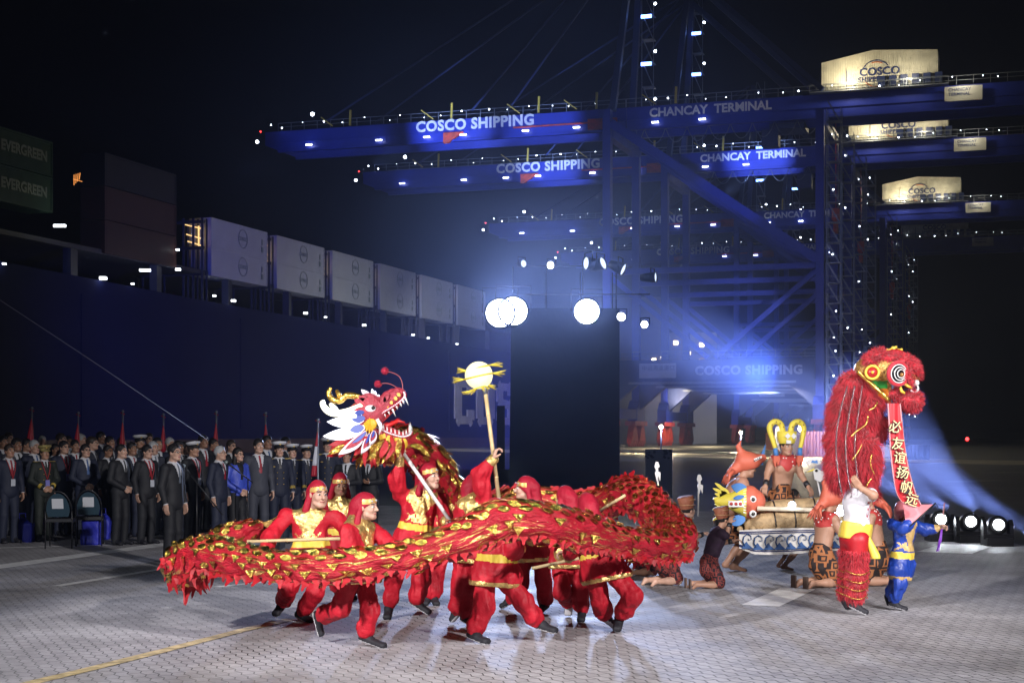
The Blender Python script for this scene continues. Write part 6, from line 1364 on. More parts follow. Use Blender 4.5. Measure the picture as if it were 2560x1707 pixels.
skirt_o = pat("skirt_black_orange", (.02, .012, .012), (.36, .13, .045), 8); skirt_r = pat("skirt_dark_red", (.025, .012, .018), (.28, .05, .04), 14); coral = mat("coral_foam", (.62, .14, .08), .55); coralc = mat("coral_collar", (.5, .05, .045), .55); bluef = mat("blue_foam", (.06, .2, .5), .55); yelf = mat("yellow_foam", (.75, .62, .07), .55, bump=.2, bscale=30); stud = mat("pearl_stud", (.7, .65, .6), .3)
def kneel_J(one=False, lean=.0, arms='fwd'):
    V_ = Vector; l = lean; J = dict(pelvis=V_((0, 0, .44)), waist=V_((0, .02 + l * .1, .58)), chest=V_((0, .03 + l * .3, .76)), neck=V_((0, .03 + l * .5, .93)), head=V_((0, .08 + l * .62, 1.08)))
    for q, s in (('R', 1), ('L', -1)):
        J['sh' + q] = V_((s * .165, .02 + l * .45, .89)); J['hip' + q] = V_((s * .09, 0, .42)); J['kn' + q] = V_((s * .13, .16, .07)); J['an' + q] = V_((s * .12, -.24, .075)); J['toe' + q] = V_((s * .12, -.30, .02))
        J['el' + q] = V_((s * .23, .10 + l * .4, .68)); J['wr' + q] = V_((s * .14, .30 + l * .5, .74))
        if arms == 'up' and s > 0: J['el' + q] = V_((s * .22, .22, .85)); J['wr' + q] = V_((s * .16, .3, 1.05))
    if one: J['knL'] = V_((-.12, .36, .46)); J['anL'] = V_((-.12, .34, .08)); J['toeL'] = V_((-.12, .50, .03))
    return J
def performer(label, px, Y, turn, J, sc_=1, skin=1, skirt=skirt_o, top='collar', hat=None, seed=0, foot=None, shirt=None):
    r = empty("person"); hs = [(J['wrR'], (J['wrR'] - J['elR']), (0, 0, -1), -1, .6), (J['wrL'], (J['wrL'] - J['elL']), (0, 0, -1), 1, .6)]
    _, B, TB = body_obj(r, J, (0, 1, -.1), (0, 0, 1), skins[skin], hs=.97, h=.01, hands=hs, bare=True, bareleg=True, seed=seed)
    b = Blob.around([J['pelvis'], J['knL'], J['knR'], J['hipL']], .25, .014)
    for k in 'LR': b.chain([J['hip' + k], J['kn' + k].lerp(J['hip' + k], .12)], [.10, .095], .05)
    b.ell(J['pelvis'] + Vector((0, 0, -.05)), [.155, .125, .16], None, .05); b.cone(J['waist'] - Vector((0, 0, .02)), J['pelvis'], .12, .13, .05); b.cone((J['knL'] + J['knR']) / 2 + Vector((0, -.05, .07)), J['pelvis'] - Vector((0, .02, .15)), .11, .135, .06); b.wrinkle(.009, 26, seed); b.wrinkle(.006, 45, seed + 3); b.cut((0, 0, .012), (0, 0, -1)); b.cut(J['waist'], (0, 0, 1)); V, Q = b.mesh(); split_emit(V, Q, np.zeros(len(Q), int), {0: ("skirt", skirt)}, r)
    sh, fr, ax = (Vector(q) for q in TB)
    if top == 'collar':
        b = Blob.around([J['neck'], J['shL'], J['shR'], J['chest']], .2, .012); b.cone(J['shL'] * .85 + J['neck'] * .15, J['shR'] * .85 + J['neck'] * .15, .078, .078, .05); b.ell(J['chest'] + ax * .06, [.165, .12, .13], TB, .05); b.cone(J['neck'], J['chest'], .07, .08, .03); V, Q = b.mesh(); C = centers(V, Q) - np.array(tuple(J['neck'])); rr = np.sqrt((C ** 2).sum(1)); z = C @ np.array(tuple(ax)); keep = (rr < .22 + .02 * np.sin(np.arctan2(C[:, 1], C[:, 0]) * 8)) & (rr > .06)
        o = split_emit(V, Q, (~keep).astype(int), {0: ("collar", coralc)}, r); q_ = V[Q[keep]].mean(1); rg_ = random.Random(seed); m = MB()
        for k in range(26): p = Vector(q_[rg_.randrange(len(q_))]); m.ball(p + (p - J['chest']).normalized() * .006, .011, 6, 4)
        m.build("stud", stud, o[0])
    else:
        b = Blob.around([J['neck'], J['shL'], J['shR'], J['waist'], J['elL'], J['elR']], .2, .013); b.cone(J['shL'], J['shR'], .07, .07, .05); b.ell(J['chest'], [.185, .14, .19], TB, .05); b.ell(J['waist'], [.17, .13, .15], TB, .06); b.cone(J['neck'], J['chest'], .065, .09, .03)
        for k in 'LR': b.cone(J['sh' + k], J['sh' + k].lerp(J['el' + k], .75), .075, .07, .03)
        b.wrinkle(.007, 22, seed); V, Q = b.mesh(); split_emit(V, Q, np.zeros(len(Q), int), {0: ("tunic", top)}, r)
    m = MB()
    for k in 'LR': e_ = (J['wr' + k] - J['el' + k]).normalized(); m.tube([J['wr' + k] - e_ * .08, J['wr' + k] - e_ * .01], .042, 10)
    m.build("wristband", bm, r)
    c = J['head']; P = lambda x, y, z: c + Vector((x, y, z)); b = Blob.around([c], .16, .011); b.ell(P(0, -.022, .042), [.082, .102, .097], None); b.ell(P(0, .075, -.03), [.071, .09, .088], None, .006, 'sub'); V, Q = b.mesh(); split_emit(V, Q, np.zeros(len(Q), int), {0: ("hair", hairb)}, r)
    if hat: hat(r, J)
    if foot:
        for k in 'LR': MB().box(J['toe' + k] + Vector((0, -.045, .055)), (.045, .012, .09)).build("sandal", foot, r)
    p = on_ground(px, Y); r.location = p; r.rotation_euler = (0, 0, R(-turn)); r.scale = (sc_,) * 3; tag(r, label, "person", "performers in coral and patterned costume"); return r
def fish_hat(r, J):
    c = J['head']; h_ = empty("fish_hat"); h_.parent = r; b = Blob.around([c + Vector((0, .05, .1))], .35, .012); P = lambda x, y, z: c + Vector((x, y, z))
    b.ell(P(0, -.01, .08), [.12, .15, .13], None); b.cone(P(0, .05, .08), P(0, .20, .13), .10, .05, .05); b.cone(P(0, -.06, .15), P(0, -.12, .27), .07, .03, .04); b.cone(P(0, -.12, .27), P(0, -.08, .36), .03, .006, .02); b.cone(P(0, -.15, .0), P(0, -.22, -.05), .07, .05, .04); b.ell(P(0, .06, -.06), [.085, .12, .09], None, .01, 'sub')
    V, Q = b.mesh(); me = np_mesh("hat_shell", V, Q); me.materials.append(coral); link("hat_shell", me, h_); m = MB()
    for k in range(6): a = R(-50 + k * 28); m.tube([P(0, -.2, -.03) + Vector((.05 * math.sin(a), 0, 0)), P(.10 * math.sin(a), -.27, -.08 - .05 * math.cos(a)), P(.17 * math.sin(a), -.30, -.16 - .05 * math.cos(a))], [.03, .022, .004], 6)
    m.build("tail_flames", coral, h_)
    for s in (-1, 1):
        q = MB(); q.prism([(-.02, -.02), (.15, .07), (.15, .10), (-.03, .03)], (.01, 0, 0), P(s * .108, .0, .06), (0, 1, 0), (0, 0, 1)); g_ = q.build("mouth_plate", tooth, h_); q = MB()
        for k in range(6): q.prism([(0, 0), (.02, .01), (.008, .03)], (.014, 0, 0), P(s * .112, -.01 + k * .024, .055 + k * .012), (0, 1, 0), (0, 0, 1))
        q.build("teeth_mark", bm, g_)
    q = MB(); q.prism([(.16, .02), (.20, .16), (.26, .28), (.22, .02)], (.03, 0, 0), P(0, -.02, .02), (0, 1, 0), (0, 0, 1)); q.build("blue_fin", bluef, h_)
def crab_hat(r, J):
    c = J['head']; h_ = empty("crab_hat"); h_.parent = r; P = lambda x, y, z: c + Vector((x, y, z)); MB().lathe([(.10, -.01), (.125, .05), (.135, .15), (.12, .155), (0, .14)], P(0, 0, .05), 20).build("hat_crown", yelf, h_)
    for s in (-1, 1):
        q = MB(); q.tube(catmull([P(s * .06, 0, .19), P(s * .09, .0, .30), P(s * .19, 0, .33), P(s * .26, .0, .25), P(s * .22, .02, .08), P(s * .19, .03, -.02)], 4), list(np.interp(np.linspace(0, 5, 21), [0, 3, 5], [.04, .04, .028])), 10); a_ = q.build("claw_arm", yelf, h_)
        sp_ = MB(); 
        for k, (x, z) in enumerate(((.07, .26), (.12, .31), (.18, .33), (.24, .29), (.25, .2), (.23, .12))): sp_.ball(P(s * x, -.0, z) + Vector((0, .036, 0)), .011, 6, 4); sp_.tube([P(s * x, 0, z), P(s * (x + .03), 0, z + .07)], [.016, .001], 5)
        sp_.build("spot", mat("hat_spot_brown", (.2, .06, .03), .6), a_)
        MB().tube([P(s * .19, .03, -.02), P(s * .18, .04, -.12)], [.03, .034], 10).build("blue_cuff", bluef, a_); MB().prism([(-.04, 0), (.04, 0), (.05, -.08), (.02, -.15), (0, -.07), (-.015, -.13), (-.05, -.05)], (0, .03, 0), P(s * .18, .04, -.12)).build("claw", coral, a_)
    q = MB(); q.prism([(0, .04), (.04, 0), (0, -.04), (-.04, 0)], (0, .01, 0), P(-.03, .135, .14)); q.prism([(.03, -.06), (.10, -.05), (.10, -.1), (.03, -.1)], (0, .01, 0), P(-.02, .13, .14)); q.prism([(0, .04), (.04, 0), (0, -.04), (-.04, 0)], (0, .01, 0), P(.06, .13, .14)); q.build("eye_mark", tooth, h_)
def basket_hat(r, J):
    c = J['head']; P = lambda x, y, z: c + Vector((x, y, z)); q = MB().lathe([(.10, 0), (.112, .06), (.125, .17), (.11, .18), (0, .17)], P(0, -.03, .04), 20, Matrix.Rotation(R(12), 3, 'X')).build("basket_hat", mat("basket_brown", (.3, .1, .05), .6, bump=.6, bscale=30), r)
    q2 = MB()
    for z in (.05, .13): q2.tube([P(.122 * math.cos(t), -.03 + .122 * math.sin(t), .04 + z) for t in np.linspace(0, 6.28, 20)], .007, 5, False)
    q2.build("hat_band", mat("tan_band", (.45, .25, .12), .6), q)
purp = mat("purple_dark_tunic", (.03, .012, .03), .8, bump=.4, bscale=14, var=.4, vscale=12); sandal = mat("sandal_sole", (.10, .06, .045), .7)
performer("kneeling performer in dark tunic and basket hat, one arm raised, right of the coil", 1772, 18.4, 80, kneel_J(lean=.3, arms='up'), .76, 1, skirt_r, purp, basket_hat, 81, sandal)
performer("kneeling performer bent low behind the dragon's coil, left bare foot showing", 1660, 18.8, 60, kneel_J(lean=.6), .84, 0, skirt_r, purp, basket_hat, 82)
performer("second kneeling performer mostly hidden behind the dragon's coil", 1600, 20.0, 60, kneel_J(lean=.6), .84, 1, skirt_r, purp, basket_hat, 83)
performer("kneeling bare backed man in coral fish hat between the reed boat and the red lion", 2052, 18.5, 62, kneel_J(lean=.15), .94, 1, skirt_o, 'collar', fish_hat, 84, sandal)
performer("kneeling man in coral fish hat directly behind the lion carrier", 2196, 18.7, -70, kneel_J(lean=.1), .96, 1, skirt_o, 'collar', fish_hat, 85)
J = kneel_J(lean=.35); J = {k: v + Vector((0, 0, .22 if k[:2] not in ('kn', 'an', 'to') else 0)) for k, v in J.items()}; J['knL'] = Vector((-.12, .28, .38)); J['anL'] = Vector((-.14, .05, .08)); J['toeL'] = Vector((-.14, .2, .03)); J['knR'] = Vector((.12, .3, .36)); J['anR'] = Vector((.14, .05, .08)); J['toeR'] = Vector((.14, .22, .03))
performer("crouching performer with coral hat carrying the yellow fish head at the boat's bow", 1812, 20.6, 80, J, 1.08, 1, skirt_o, 'none' and mat("bare_skin_vest", (.40, .2, .13), .6), fish_hat, 86)
performer("performer crouching under the boat's wave banner, orange and black skirt showing", 1945, 20.8, 85, {k: v.copy() for k, v in J.items()}, .78, 2, skirt_o, mat("bare_skin_vest", (.40, .2, .13), .6), None, 87)
J = kneel_J(lean=.12); J['elR'] = Vector((.27, .12, .72)); J['wrR'] = Vector((.36, .22, .56)); J['elL'] = Vector((-.25, .1, .7)); J['wrL'] = Vector((-.28, .24, .54))
S = performer("man in tall yellow hat with curling horns kneeling on top of the reed boat", 1952, 20.5, 160, J, 1.0, 1, skirt_o, 'collar', crab_hat, 88); S.location.z = .62
# reed boat
r = empty("reed_boat", on_ground(1980, 20.2)); o_ = Vector(r.location); reed = mat("reed_bundle", (.42, .29, .15), .7, bump=.8, bscale=25, var=.3, vscale=12); m = MB(); dk_ = MB(); q_ = lambda x, y, dy=0: W(x, y, 20.2 + dy) - o_
for j, (dy, dz) in enumerate(((-.28, 0), (.0, .03), (.28, 0), (-.14, .12), (.14, .12))):
    pts_ = [q_(1862, 1318, dy) + Vector((0, 0, dz * .3)), q_(1920, 1304, dy) + Vector((0, 0, dz)), q_(2000, 1296, dy) + Vector((0, 0, dz)), q_(2080, 1290, dy * .9) + Vector((0, 0, dz)), q_(2150, 1276, dy * .5) + Vector((0, 0, dz))]
    m.tube(catmull(pts_, 4), list(np.interp(np.linspace(0, 4, 17), [0, 1, 3, 4], [.07, .15, .15, .05])), 14)
    for t in (1.2, 1.8, 2.4, 3): pp = catmull(pts_, 10); p = pp[int(t * 10)]; d = (pp[int(t * 10) + 1] - p).normalized(); dk_.tube([p - d * .008, p + d * .008], .156, 14)
m.build("reed_bundle", reed, r); dk_.build("binding", bm, r); m = MB()
for k in range(7): m.tube([q_(1850 + k * 16, 1322 + (k % 2) * 6, -.42), q_(1850 + k * 16, 1322 + (k % 2) * 6, .3)], .04, 10)
m.build("roller", reed, r)
cw = mat("banner_cloth", (.62, .6, .56), .8, bump=.3, bscale=8); bl_ = mat("wave_blue", (.03, .09, .25), .7); bl2 = mat("wave_navy_line", (.02, .03, .14), .7)
x0, x1 = 1848, 2160; m = MB(); vs = []; nx = 50
def cl(t, v):
    x = x0 + (x1 - x0) * t; top_ = 1325 - 6 * math.sin(t * 3); bot = 1382 + 4 * math.sin(t * 6) - 12 * max(0, .12 - t) / .12 - (8 if t > .5 else 0) * (t - .5)
    return q_(x, top_ + (bot - top_) * v, -.5 + .025 * math.sin(t * 34) * v)
for i in range(nx + 1):
    for j in range(5): p = cl(i / nx, j / 4); vs += [p, p + Vector((0, .006, 0))]
m.add(vs, [(i * 10 + 2 * j + o2_, (i + 1) * 10 + 2 * j + o2_, (i + 1) * 10 + 2 * j + 2 + o2_, i * 10 + 2 * j + 2 + o2_) for i in range(nx) for j in range(4) for o2_ in (0, 1)], True)
cb = m.build("wave_banner", cw, r); m = MB()
for v in (.10, .17, .80, .87):
    a_ = [cl(i / nx, v) + Vector((0, -.008, 0)) for i in range(nx + 1)]; m.tube(a_, .007, 4)
m.build("banner_line", bl2, cb); m = MB()
for k in range(11):
    t = .06 + k * .088; c0 = cl(t, .5) + Vector((0, -.02, 0)); S_ = .115
    m.prism([(-.6 * S_, -.9 * S_), (.75 * S_, -.9 * S_), (.2 * S_, -.45 * S_), (-.05 * S_, -.1 * S_), (-.35 * S_, -.45 * S_)], (0, .006, 0), c0)
    m.tube([c0 + Vector((x * S_, 0, z * S_)) for x, z in ((-.25, -.6), (-.45, -.1), (-.35, .45), (.05, .75), (.45, .55), (.5, .15), (.2, .05), (.15, .25))], [.028, .026, .024, .022, .018, .014, .012, .008], 6, True, .3)
m.build("wave_print", bl_, cb)
tag(r, "reed boat model draped with a white banner of blue waves", "boat")
r = empty("light_tube", W(2000, 1272, 19.75)); o_ = Vector(r.location); MB().tube([W(1893, 1270, 19.75) - o_, W(2150, 1278, 19.75) - o_], .03, 10).build("bamboo_pole", bamboo if False else mat("pale_bamboo", (.75, .66, .5), .4), r); MB().ball(W(1980, 1262, 19.7) - o_, .05, 10, 7).ball(W(2099, 1276, 19.7) - o_, .075, 10, 7).ball(W(2250, 1295, 19.9) - o_, .06, 8, 5).build("lamp", glow("prop_lamp", (.8, .9, 1), 12), r); tag(r, "pale bamboo pole with small lamps lying along the reed boat", "pole")
# fish head
r = empty("fish_puppet", W(1850, 1250, 19.9)); o_ = Vector(r.location); q_ = lambda x, y, dy=0: W(x, y, 19.9 + dy) - o_
b = Blob.around([W(1800, 1200, 19.9), W(1900, 1310, 19.9)], .22, .014); FO = np.array(tuple(o_))
b.chain([W(1795, 1252, 19.9), W(1822, 1253, 19.9), W(1860, 1252, 19.9), W(1885, 1252, 19.9), W(1895, 1252, 19.9)], [.05, .10, .17, .15, .06], .05); b.ell(W(1875, 1232, 19.9), [.1, .12, .1], None, .04); b.ell(W(1872, 1276, 19.9), [.1, .12, .1], None, .04)
V, Q = b.mesh(); C = centers(V, Q); lab = (CX + C[:, 0] / C[:, 1] * F > 1866).astype(int); split_emit(V, Q, lab, {0: ("body", yelf), 1: ("face", coral)}, r, FO); m = MB()
for k in range(8): leaf(m, q_(1816 - 8 * math.sin(k * .45), 1238 + k * 4), q_(1786 - 5 * (k % 2), 1206 + k * 13.5), .05, .04, bend=.08 * (1 if k < 4 else -1), flame=True)
m.build("tail_flames", yelf, r); m = MB()
for k in range(9): m.box(q_(1862, 1228 + k * 6.4, -.17 + .004 * (k - 4) ** 2), (.018, .012, .013))
m.box(q_(1840, 1259, -.16), (.10, .01, .04)); m.build("teeth", tooth, r)
for y in (1248, 1284): e = MB().ball(q_(1882, y, -.15), (.05, .03, .05), 14, 8).build("eye", tooth, r); MB().ball(q_(1883, y, -.178), (.026, .012, .026), 10, 6).build("pupil", eyem, e)
m = MB(); 
for x in (1828, 1840, 1851): m.ball(q_(x, 1259, -.175), .022, 8, 5)
m.build("red_spot", coralc, r); m = MB(); leaf(m, q_(1868, 1226, -.05), q_(1828, 1214, -.1), .07, .03); leaf(m, q_(1862, 1296, -.05), q_(1820, 1306, -.1), .07, .03); leaf(m, q_(1860, 1240, -.17), q_(1832, 1246, -.17), .03, .02); m.build("fin", bluef, r)
tag(r, "big yellow and coral fish head puppet with two round white eyes at the boat's bow", "fish puppet")
# paper birds on sticks
paper = mat("white_foam_board", (.6, .59, .58), .6)
def bird(px, py, Y, foot, label, big=1, pel=False):
    r = empty("bird_on_stick", W(px, py, Y)); o_ = Vector(r.location); q = MB(); s = Y / F * big
    if pel:
        q.prism([(x * s, z * s) for x, z in ((-4, -20), (10, -26), (24, -12), (24, 6), (14, 0), (2, 8), (-8, 2), (-6, -8))], (0, .04, 0)); q.prism([(x * s, z * s) for x, z in ((-26, 24), (-14, 32), (6, 30), (14, 20), (4, 18), (-12, 22), (-18, 14))], (0, .04, 0)); q.build("bird_board", paper, r)
        MB().prism([(x * s, z * s) for x, z in ((-24, -2), (-4, 8), (-6, 2))], (0, .03, 0)).build("beak", yelf, r); MB().prism([(x * s, z * s) for x, z in ((-14, 22), (-10, 28), (-4, 26), (2, 29), (4, 20))], (0, .05, 0)).build("blue_crest", bluef, r); MB().ball(Vector((0 * s, -.03, 2 * s)), .02, 8, 5).build("eye", eyem, r)
    else:
        q.prism([(x * s, z * s) for x, z in ((-3, 18), (3, 18), (7, 6), (3, 3), (3, -6), (9, -8), (8, -30), (3, -18), (0, -32), (-5, -10), (-2, -4), (-6, 6))], (0, .04, 0)); q.build("bird_board", paper, r)
    MB().tube([Vector((0, .03, 0)), W(foot[0], foot[1], Y + .02) - o_], .012, 6).build("stick", paper, r); tag(r, label, "prop", "white birds on sticks")
bird(1748, 1204, 18.6, (1745, 1290), "white foam bird on a stick raised by the performer in the basket hat"); bird(1642, 1172, 19.0, (1650, 1260), "white foam bird on a stick rising behind the dragon's coil"); bird(2040, 1178, 19.8, (2058, 1272), "white pelican head with blue crest on a stick left of the red lion", 1, True)
# ------------------------------------------------------------------ flags, chairs, bags, microphones
fred = mat("flag_red", (.40, .01, .03), .5, bump=.3, bscale=6); fwh = mat("flag_white", (.6, .62, .7), .5)
for i, (px, py, bot, ww, lb) in enumerate(((80, 1020, 1130, 12, "leftmost furled red flag above the audience"), (196, 1032, 1130, 9, "second furled flag from the left, bright crimson"), (307, 1028, 1130, 8, "third furled flag from the left behind the blue tied man"), (409, 1036, 1130, 8, "fourth furled flag above the foremost man's head"), (541, 1030, 1130, 8, "fifth furled flag behind the grey haired man"), (664, 1033, 1130, 8, "sixth furled flag behind the tall man in blue grey"), (795, 1050, 1190, 8, "furled red and white flag just left of the dragon's fins"))):
    Y = 31 if i < 6 else 26.2; p = W(px, py, Y); r = empty("furled_flag", (p.x, Y, 0)); s = Y / F; MB().tube([(0, 0, 0), (0, 0, p.z)], .016, 6).ball((0, 0, p.z), .03, 6, 5).build("pole", steel, r); dx = (-6, -5, -2, -2, -3, 1, -9)[i] * s
    zb = CH - (bot - HY) / F * Y; zt_ = p.z - 20 * s
    for seg, (t0, t1, m_) in enumerate(((0, 1, fred),) if i < 6 else ((0, .38, fred), (.38, .78, fwh), (.78, 1, fred))):
        q = MB(); ts = np.linspace(t0, t1, 8)
        for k in range(5): q.tube([Vector((dx * t * 1.2 + math.sin(k * 1.3) * ww * s * .45 * t, math.cos(k * 1.3) * .05 * t, zt_ + (zb - zt_) * t)) for t in ts], [.006 + ww * s * .42 * min(1, t * 1.6) for t in ts], 8)
        q.build("cloth", m_, r)
    MB().tube([Vector((0, 0, zt_ + .12)), Vector((-.05, 0, zt_ + .14)), Vector((.04, 0, zt_ + .1))], .012, 5).build("bow", fred, r); tag(r, lb, "flag", "furled flags behind the audience")
def chair(px, Y, turn, lb, paperside=True):
    r = empty("stacking_chair"); fr_ = MB()
    for x in (-.21, .21):
        fr_.tube([(x, -.24, 0), (x, -.2, .44), (x, -.25, .62)], .012, 6); fr_.tube([(x, .24, 0), (x, .2, .44), (x, -.2, .42)], .012, 6)
    arc = [(.21 * math.cos(t), -.25 - .10 * math.sin(t), .62 + .32 * math.sin(t)) for t in np.linspace(0, math.pi, 13)]; fr_.tube(arc, .012, 6); fr_.build("frame", bm, r); MB().box((0, 0, .46), (.22, .21, .025)).build("seat", mat("seat_black", (.015, .016, .02), .5), r)
    q = MB(); poly = [(.185 * math.cos(t), .30 * math.sin(t)) for t in np.linspace(0, math.pi, 13)] + [(-.16, -.10), (.16, -.10)]; q.prism(poly, (0, .03, 0), (0, -.285, .62), (1, 0, 0), (0, -.28, .96)); q.build("backrest", mat("seat_teal", (.02, .05, .075), .5), r)
    MB().box((0, -.335, .74), (.09, .004, .085), Matrix.Rotation(R(16), 3, 'X')).build("paper_sheet", mat("paper_white", (.6, .62, .66), .6), r); p = on_ground(px, Y); r.location = p; r.rotation_euler = (0, 0, R(-turn)); tag(r, lb, "chair", "empty chairs with white paper signs"); return r
chair(152, 25.0, -8, "left empty stacking chair with a white paper sign on its back"); chair(224, 25.6, -12, "right empty stacking chair with paper sign, beside the man with clasped hands")
bagm = mat("blue_bag", (.03, .04, .5), .5, bump=.3, bscale=8)
for px, py, Y, ww, hh, lb in ((228, 1362, 25.6, .30, .5, "blue carrier bag under the right empty chair"), (58, 1362, 26.3, .38, .4, "crumpled blue carrier bag beside the navy suited man at the left"), (432, 1345, 26.8, .22, .45, "blue carrier bag behind the foremost man's legs"), (258, 1350, 27, .25, .45, "blue carrier bag behind the chair next to the clasped hands man")):
    p = on_ground(px, Y); r = empty("carrier_bag", p); b = Blob((-ww / 2 - .05, -.15, 0), (ww / 2 + .05, .15, hh + .05), .014); b.box((0, 0, hh * .42), (ww / 2, .09, hh * .42), None, .03); b.ell((.0, 0, hh * .8), [ww * .3, .05, .1], None, .08); b.wrinkle(.014, 14, px); V, Q = b.mesh(); me = np_mesh("bag", V, Q); me.materials.append(bagm); link("bag", me, r)
    MB().tube([(-.06, -.03, hh * .8), (-.05, -.03, hh + .1), (.05, -.03, hh + .1), (.06, -.03, hh * .8)], .008, 5).build("handle", bagm, r); tag(r, lb, "bag", "blue bags on the ground by the chairs")
for (mx, my, ex, ey, sx, sy, Y, lb) in ((461, 1167, 556, 1286, 492, 1205, 23.6, "long boom microphone stand in front of the captain"), (568, 1157, 632, 1206, 620, 1197, 24.3, "shorter boom microphone stand in front of the woman in blue")):
    p = on_ground(sx, Y); r = empty("microphone_stand", p); q_ = lambda x, y: W(x, y, Y) - p; MB().tube([q_(mx, my), q_(ex, ey)], .011, 6).build("boom", bm, r); MB().tube([(0, 0, .1), q_(sx, sy)], .012, 6).build("pole", bm, r); q = MB()
    for a in (0, 120, 240): q.tube([(0, 0, .12), (.33 * math.cos(R(a)), .33 * math.sin(R(a)), .015)], .01, 6)
    q.build("tripod_foot", bm, r); d = (q_(mx, my) - q_(ex, ey)).normalized(); c0 = q_(mx, my); mi = MB().tube([c0 - d * .14, c0], [.012, .02], 8).build("microphone", bm, r); MB().ball(c0 + d * .02, .034, 10, 7).build("grille", mat("mic_grille", (.3, .36, .36), .4, .5), mi); tag(r, lb, "microphone stand", "microphone stands")
r = empty("guy_cable", (0, 0, 0)); MB().tube([W(-60, 712, 22), W(0, 750, 22.3), W(250, 915, 24), W(520, 1100, 26.5)], .0045, 5).build("cable", mat("pale_cable", (.2, .2, .3), .5), r); tag(r, "thin pale cable slanting down from the upper left edge towards the captain", "cable")
r = empty("monitor_wedge", on_ground(668, 24.8)); MB().prism([(-.3, 0), (.3, 0), (.25, .35), (-.1, .45)], (.5, 0, 0), (0, 0, 0), (0, 1, 0), (0, 0, 1)).build("cabinet", bm, r); MB().box((0, -.26, .2), (.2, .01, .12)).build("grille", steel, r); tag(r, "black stage monitor box at the feet of the tall man in blue grey", "speaker")
r = empty("clip_board", on_ground(470, 21)); MB().span((-.2, -.05, .005), (.25, .04, .03)).build("plate", bm, r); tag(r, "small black plate on the ground by the foremost man's shoes", "plate")
# ------------------------------------------------------------------ blue wash, crane lamps and added fill lamps
lamp("blue_wash", 'SPOT', (6, 60, 3), W(1270, 290, 232), 160000, (.25, .36, 1), .5, 7.5, .6)
lamp("blue_wash", 'SPOT', (22, 80, 3), W(1790, 410, 262), 250000, (.22, .32, 1), .5, 5, .5)
lamp("blue_wash", 'SPOT', (10, 60, 4), W(1640, 700, 220), 170000, (.12, .25, 1), .5, 26, .9)
lamp("blue_wash", 'SPOT', (4, 70, 3), W(600, 880, 170), 120000, (.04, .075, 1), .8, 45, 1)
lamp("blue_wash", 'SPOT', (10, 100, 3), W(1500, 1000, 230), 30000, (.25, .35, 1), .8, 60, 1)
def crane_pt(x, y, z, s): return C1 + QU * s + QV * x + QU * y + Vector((0, 0, z))
for s_ in (0, 39, 111):
    lamp("house_lamp", 'POINT', crane_pt(-34, 3.0, 51.8, s_), None, 1400, (1, .85, .55), .3)
    lamp("house_lamp", 'POINT', crane_pt(-42, 2.6, 52, s_), None, 600, (1, .88, .62), .3)
    lamp("sign_lamp", 'POINT', crane_pt(-49.5, 2.6, 50.6, s_), None, 260, (1, .92, .7), .2)
for s_, x_, p_, a_ in ((0, 26, 110000, 28), (0, 12, 60000, 26), (39, 22, 100000, 24), (39, -15, 130000, 24), (0, -13, 2500, 40), (111, 20, 6000, 40), (111, -14, 6000, 40), (0, 46, 12000, 40), (39, 42, 8000, 40)):
    lamp("added_boom_spot", 'SPOT', crane_pt(x_, -26, 38, s_), crane_pt(x_, 5, 49, s_), p_, (.36, .5, 1), .3, a_, .8)  # added spots hung in the air to brighten booms and lettering
for s_ in (0, 39):
    lamp("portal_lamp", 'SPOT', crane_pt(-8, -3.0, 9.2, s_), crane_pt(-8, -4, 0, s_), 9000, (1, .78, .45), .3, 160, .5)
    lamp("portal_lamp", 'SPOT', crane_pt(-26, -3.0, 9.2, s_), crane_pt(-26, -4, 0, s_), 9000, (1, .78, .45), .3, 160, .5)
lamp("added_quay_fill", 'SPOT', (2, 172, 14), (-12, 222, 8), 30000, (.9, .88, .95), .5, 50, 1)  # added spot without a visible source, brightens the hull letters
lamp("added_quay_fill", 'SPOT', (46, 262, 8), (30, 335, 10), 40000, (.6, .7, 1), .5, 50, 1)  # added likewise for the hull farther along the berth
lamp("added_quay_fill", 'SPOT', (28, 250, 6), W(1650, 830, 300), 26000, (1, .8, .55), .5, 40, 1)  # added warm spot to lift the dark superstructure wall
lamp("deck_light", 'POINT', HP(-3, zb + 4.5, -4), None, 900, (1, .6, .25), .5)
lamp("added_ship_fill", 'SPOT', HP(40, 34, 44), HP(32, -2, zb + 6), 20000, (1, 1, .8), 1, 75, .9)  # added spot in mid-air to brighten the ship's containers
lamp("added_ship_fill", 'POINT', HP(s1 - 1, zz + 1, 3), None, 30, (.8, 1, .7), .5)  # small added fill beside the green containers
hz = MB(); hz.span((-200, -20, -4.2), (900, 900, 120)) if False else hz.span((-260, -25, -4.4), (260, 460, 90))
o = hz.build("haze", mat("haze_air", (1, 1, 1))); o['kind'] = 'stuff'
m = mats["haze_air"]; N, L = nt(m); N.remove(N["Principled BSDF"]); pv_ = N.new("ShaderNodeVolumePrincipled")
pv_.inputs["Color"].default_value = (.62, .72, 1, 1); pv_.inputs["Density"].default_value = .0003; pv_.inputs["Anisotropy"].default_value = .2
L.new(pv_.outputs[0], N["Material Output"].inputs["Volume"])
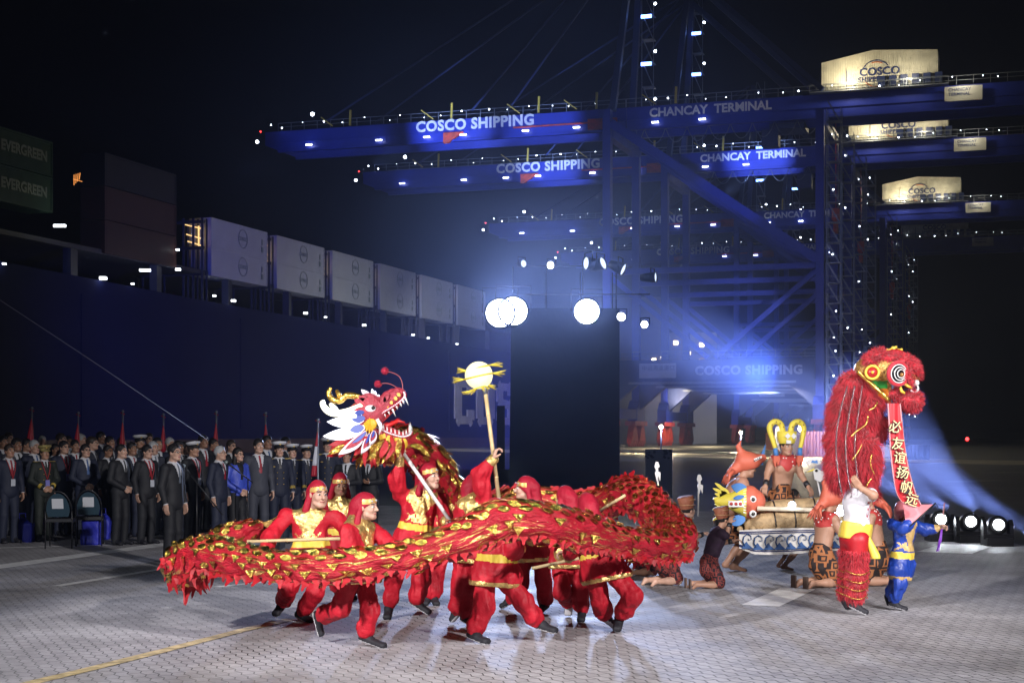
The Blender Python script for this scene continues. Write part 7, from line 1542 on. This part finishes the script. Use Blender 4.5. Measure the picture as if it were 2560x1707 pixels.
# drifting stage smoke round the tower and the ground lights
m = MB(); m.span((-26, 27, .05), (34, 118, 27)); o = m.build("stage_smoke", mat("smoke_air", (1, 1, 1))); o['kind'] = 'stuff'
m = mats["smoke_air"]; N, L = nt(m); N.remove(N["Principled BSDF"]); v = N.new("ShaderNodeVolumePrincipled"); tc = N.new("ShaderNodeTexCoord")
v.inputs["Color"].default_value = (.5, .62, 1, 1); v.inputs["Anisotropy"].default_value = .25
g = N.new("ShaderNodeVectorMath"); g.operation = 'SUBTRACT'; L.new(tc.outputs["Object"], g.inputs[0]); g.inputs[1].default_value = (4, 68, 5)
g2 = N.new("ShaderNodeVectorMath"); g2.operation = 'MULTIPLY'; L.new(g.outputs[0], g2.inputs[0]); g2.inputs[1].default_value = (1 / 29, 1 / 46, 1 / 16)
g3 = N.new("ShaderNodeVectorMath"); g3.operation = 'LENGTH'; L.new(g2.outputs[0], g3.inputs[0])
mr = N.new("ShaderNodeMapRange"); mr.inputs["From Min"].default_value = .25; mr.inputs["From Max"].default_value = 1.0; mr.inputs["To Min"].default_value = 1; mr.inputs["To Max"].default_value = 0; L.new(g3.outputs["Value"], mr.inputs[0])
nz = N.new("ShaderNodeTexNoise"); nz.inputs["Scale"].default_value = .16; nz.inputs["Detail"].default_value = 3; L.new(tc.outputs["Object"], nz.inputs["Vector"])
mr2 = N.new("ShaderNodeMapRange"); mr2.inputs["From Min"].default_value = .38; mr2.inputs["From Max"].default_value = .66; mr2.inputs["To Min"].default_value = .15; mr2.inputs["To Max"].default_value = 1; L.new(nz.outputs["Fac"], mr2.inputs[0])
mu = N.new("ShaderNodeMath"); mu.operation = 'MULTIPLY'; L.new(mr.outputs[0], mu.inputs[0]); L.new(mr2.outputs[0], mu.inputs[1])
mu2 = N.new("ShaderNodeMath"); mu2.operation = 'MULTIPLY'; L.new(mu.outputs[0], mu2.inputs[0]); mu2.inputs[1].default_value = .012
L.new(mu2.outputs[0], v.inputs["Density"]); L.new(v.outputs[0], N["Material Output"].inputs["Volume"])
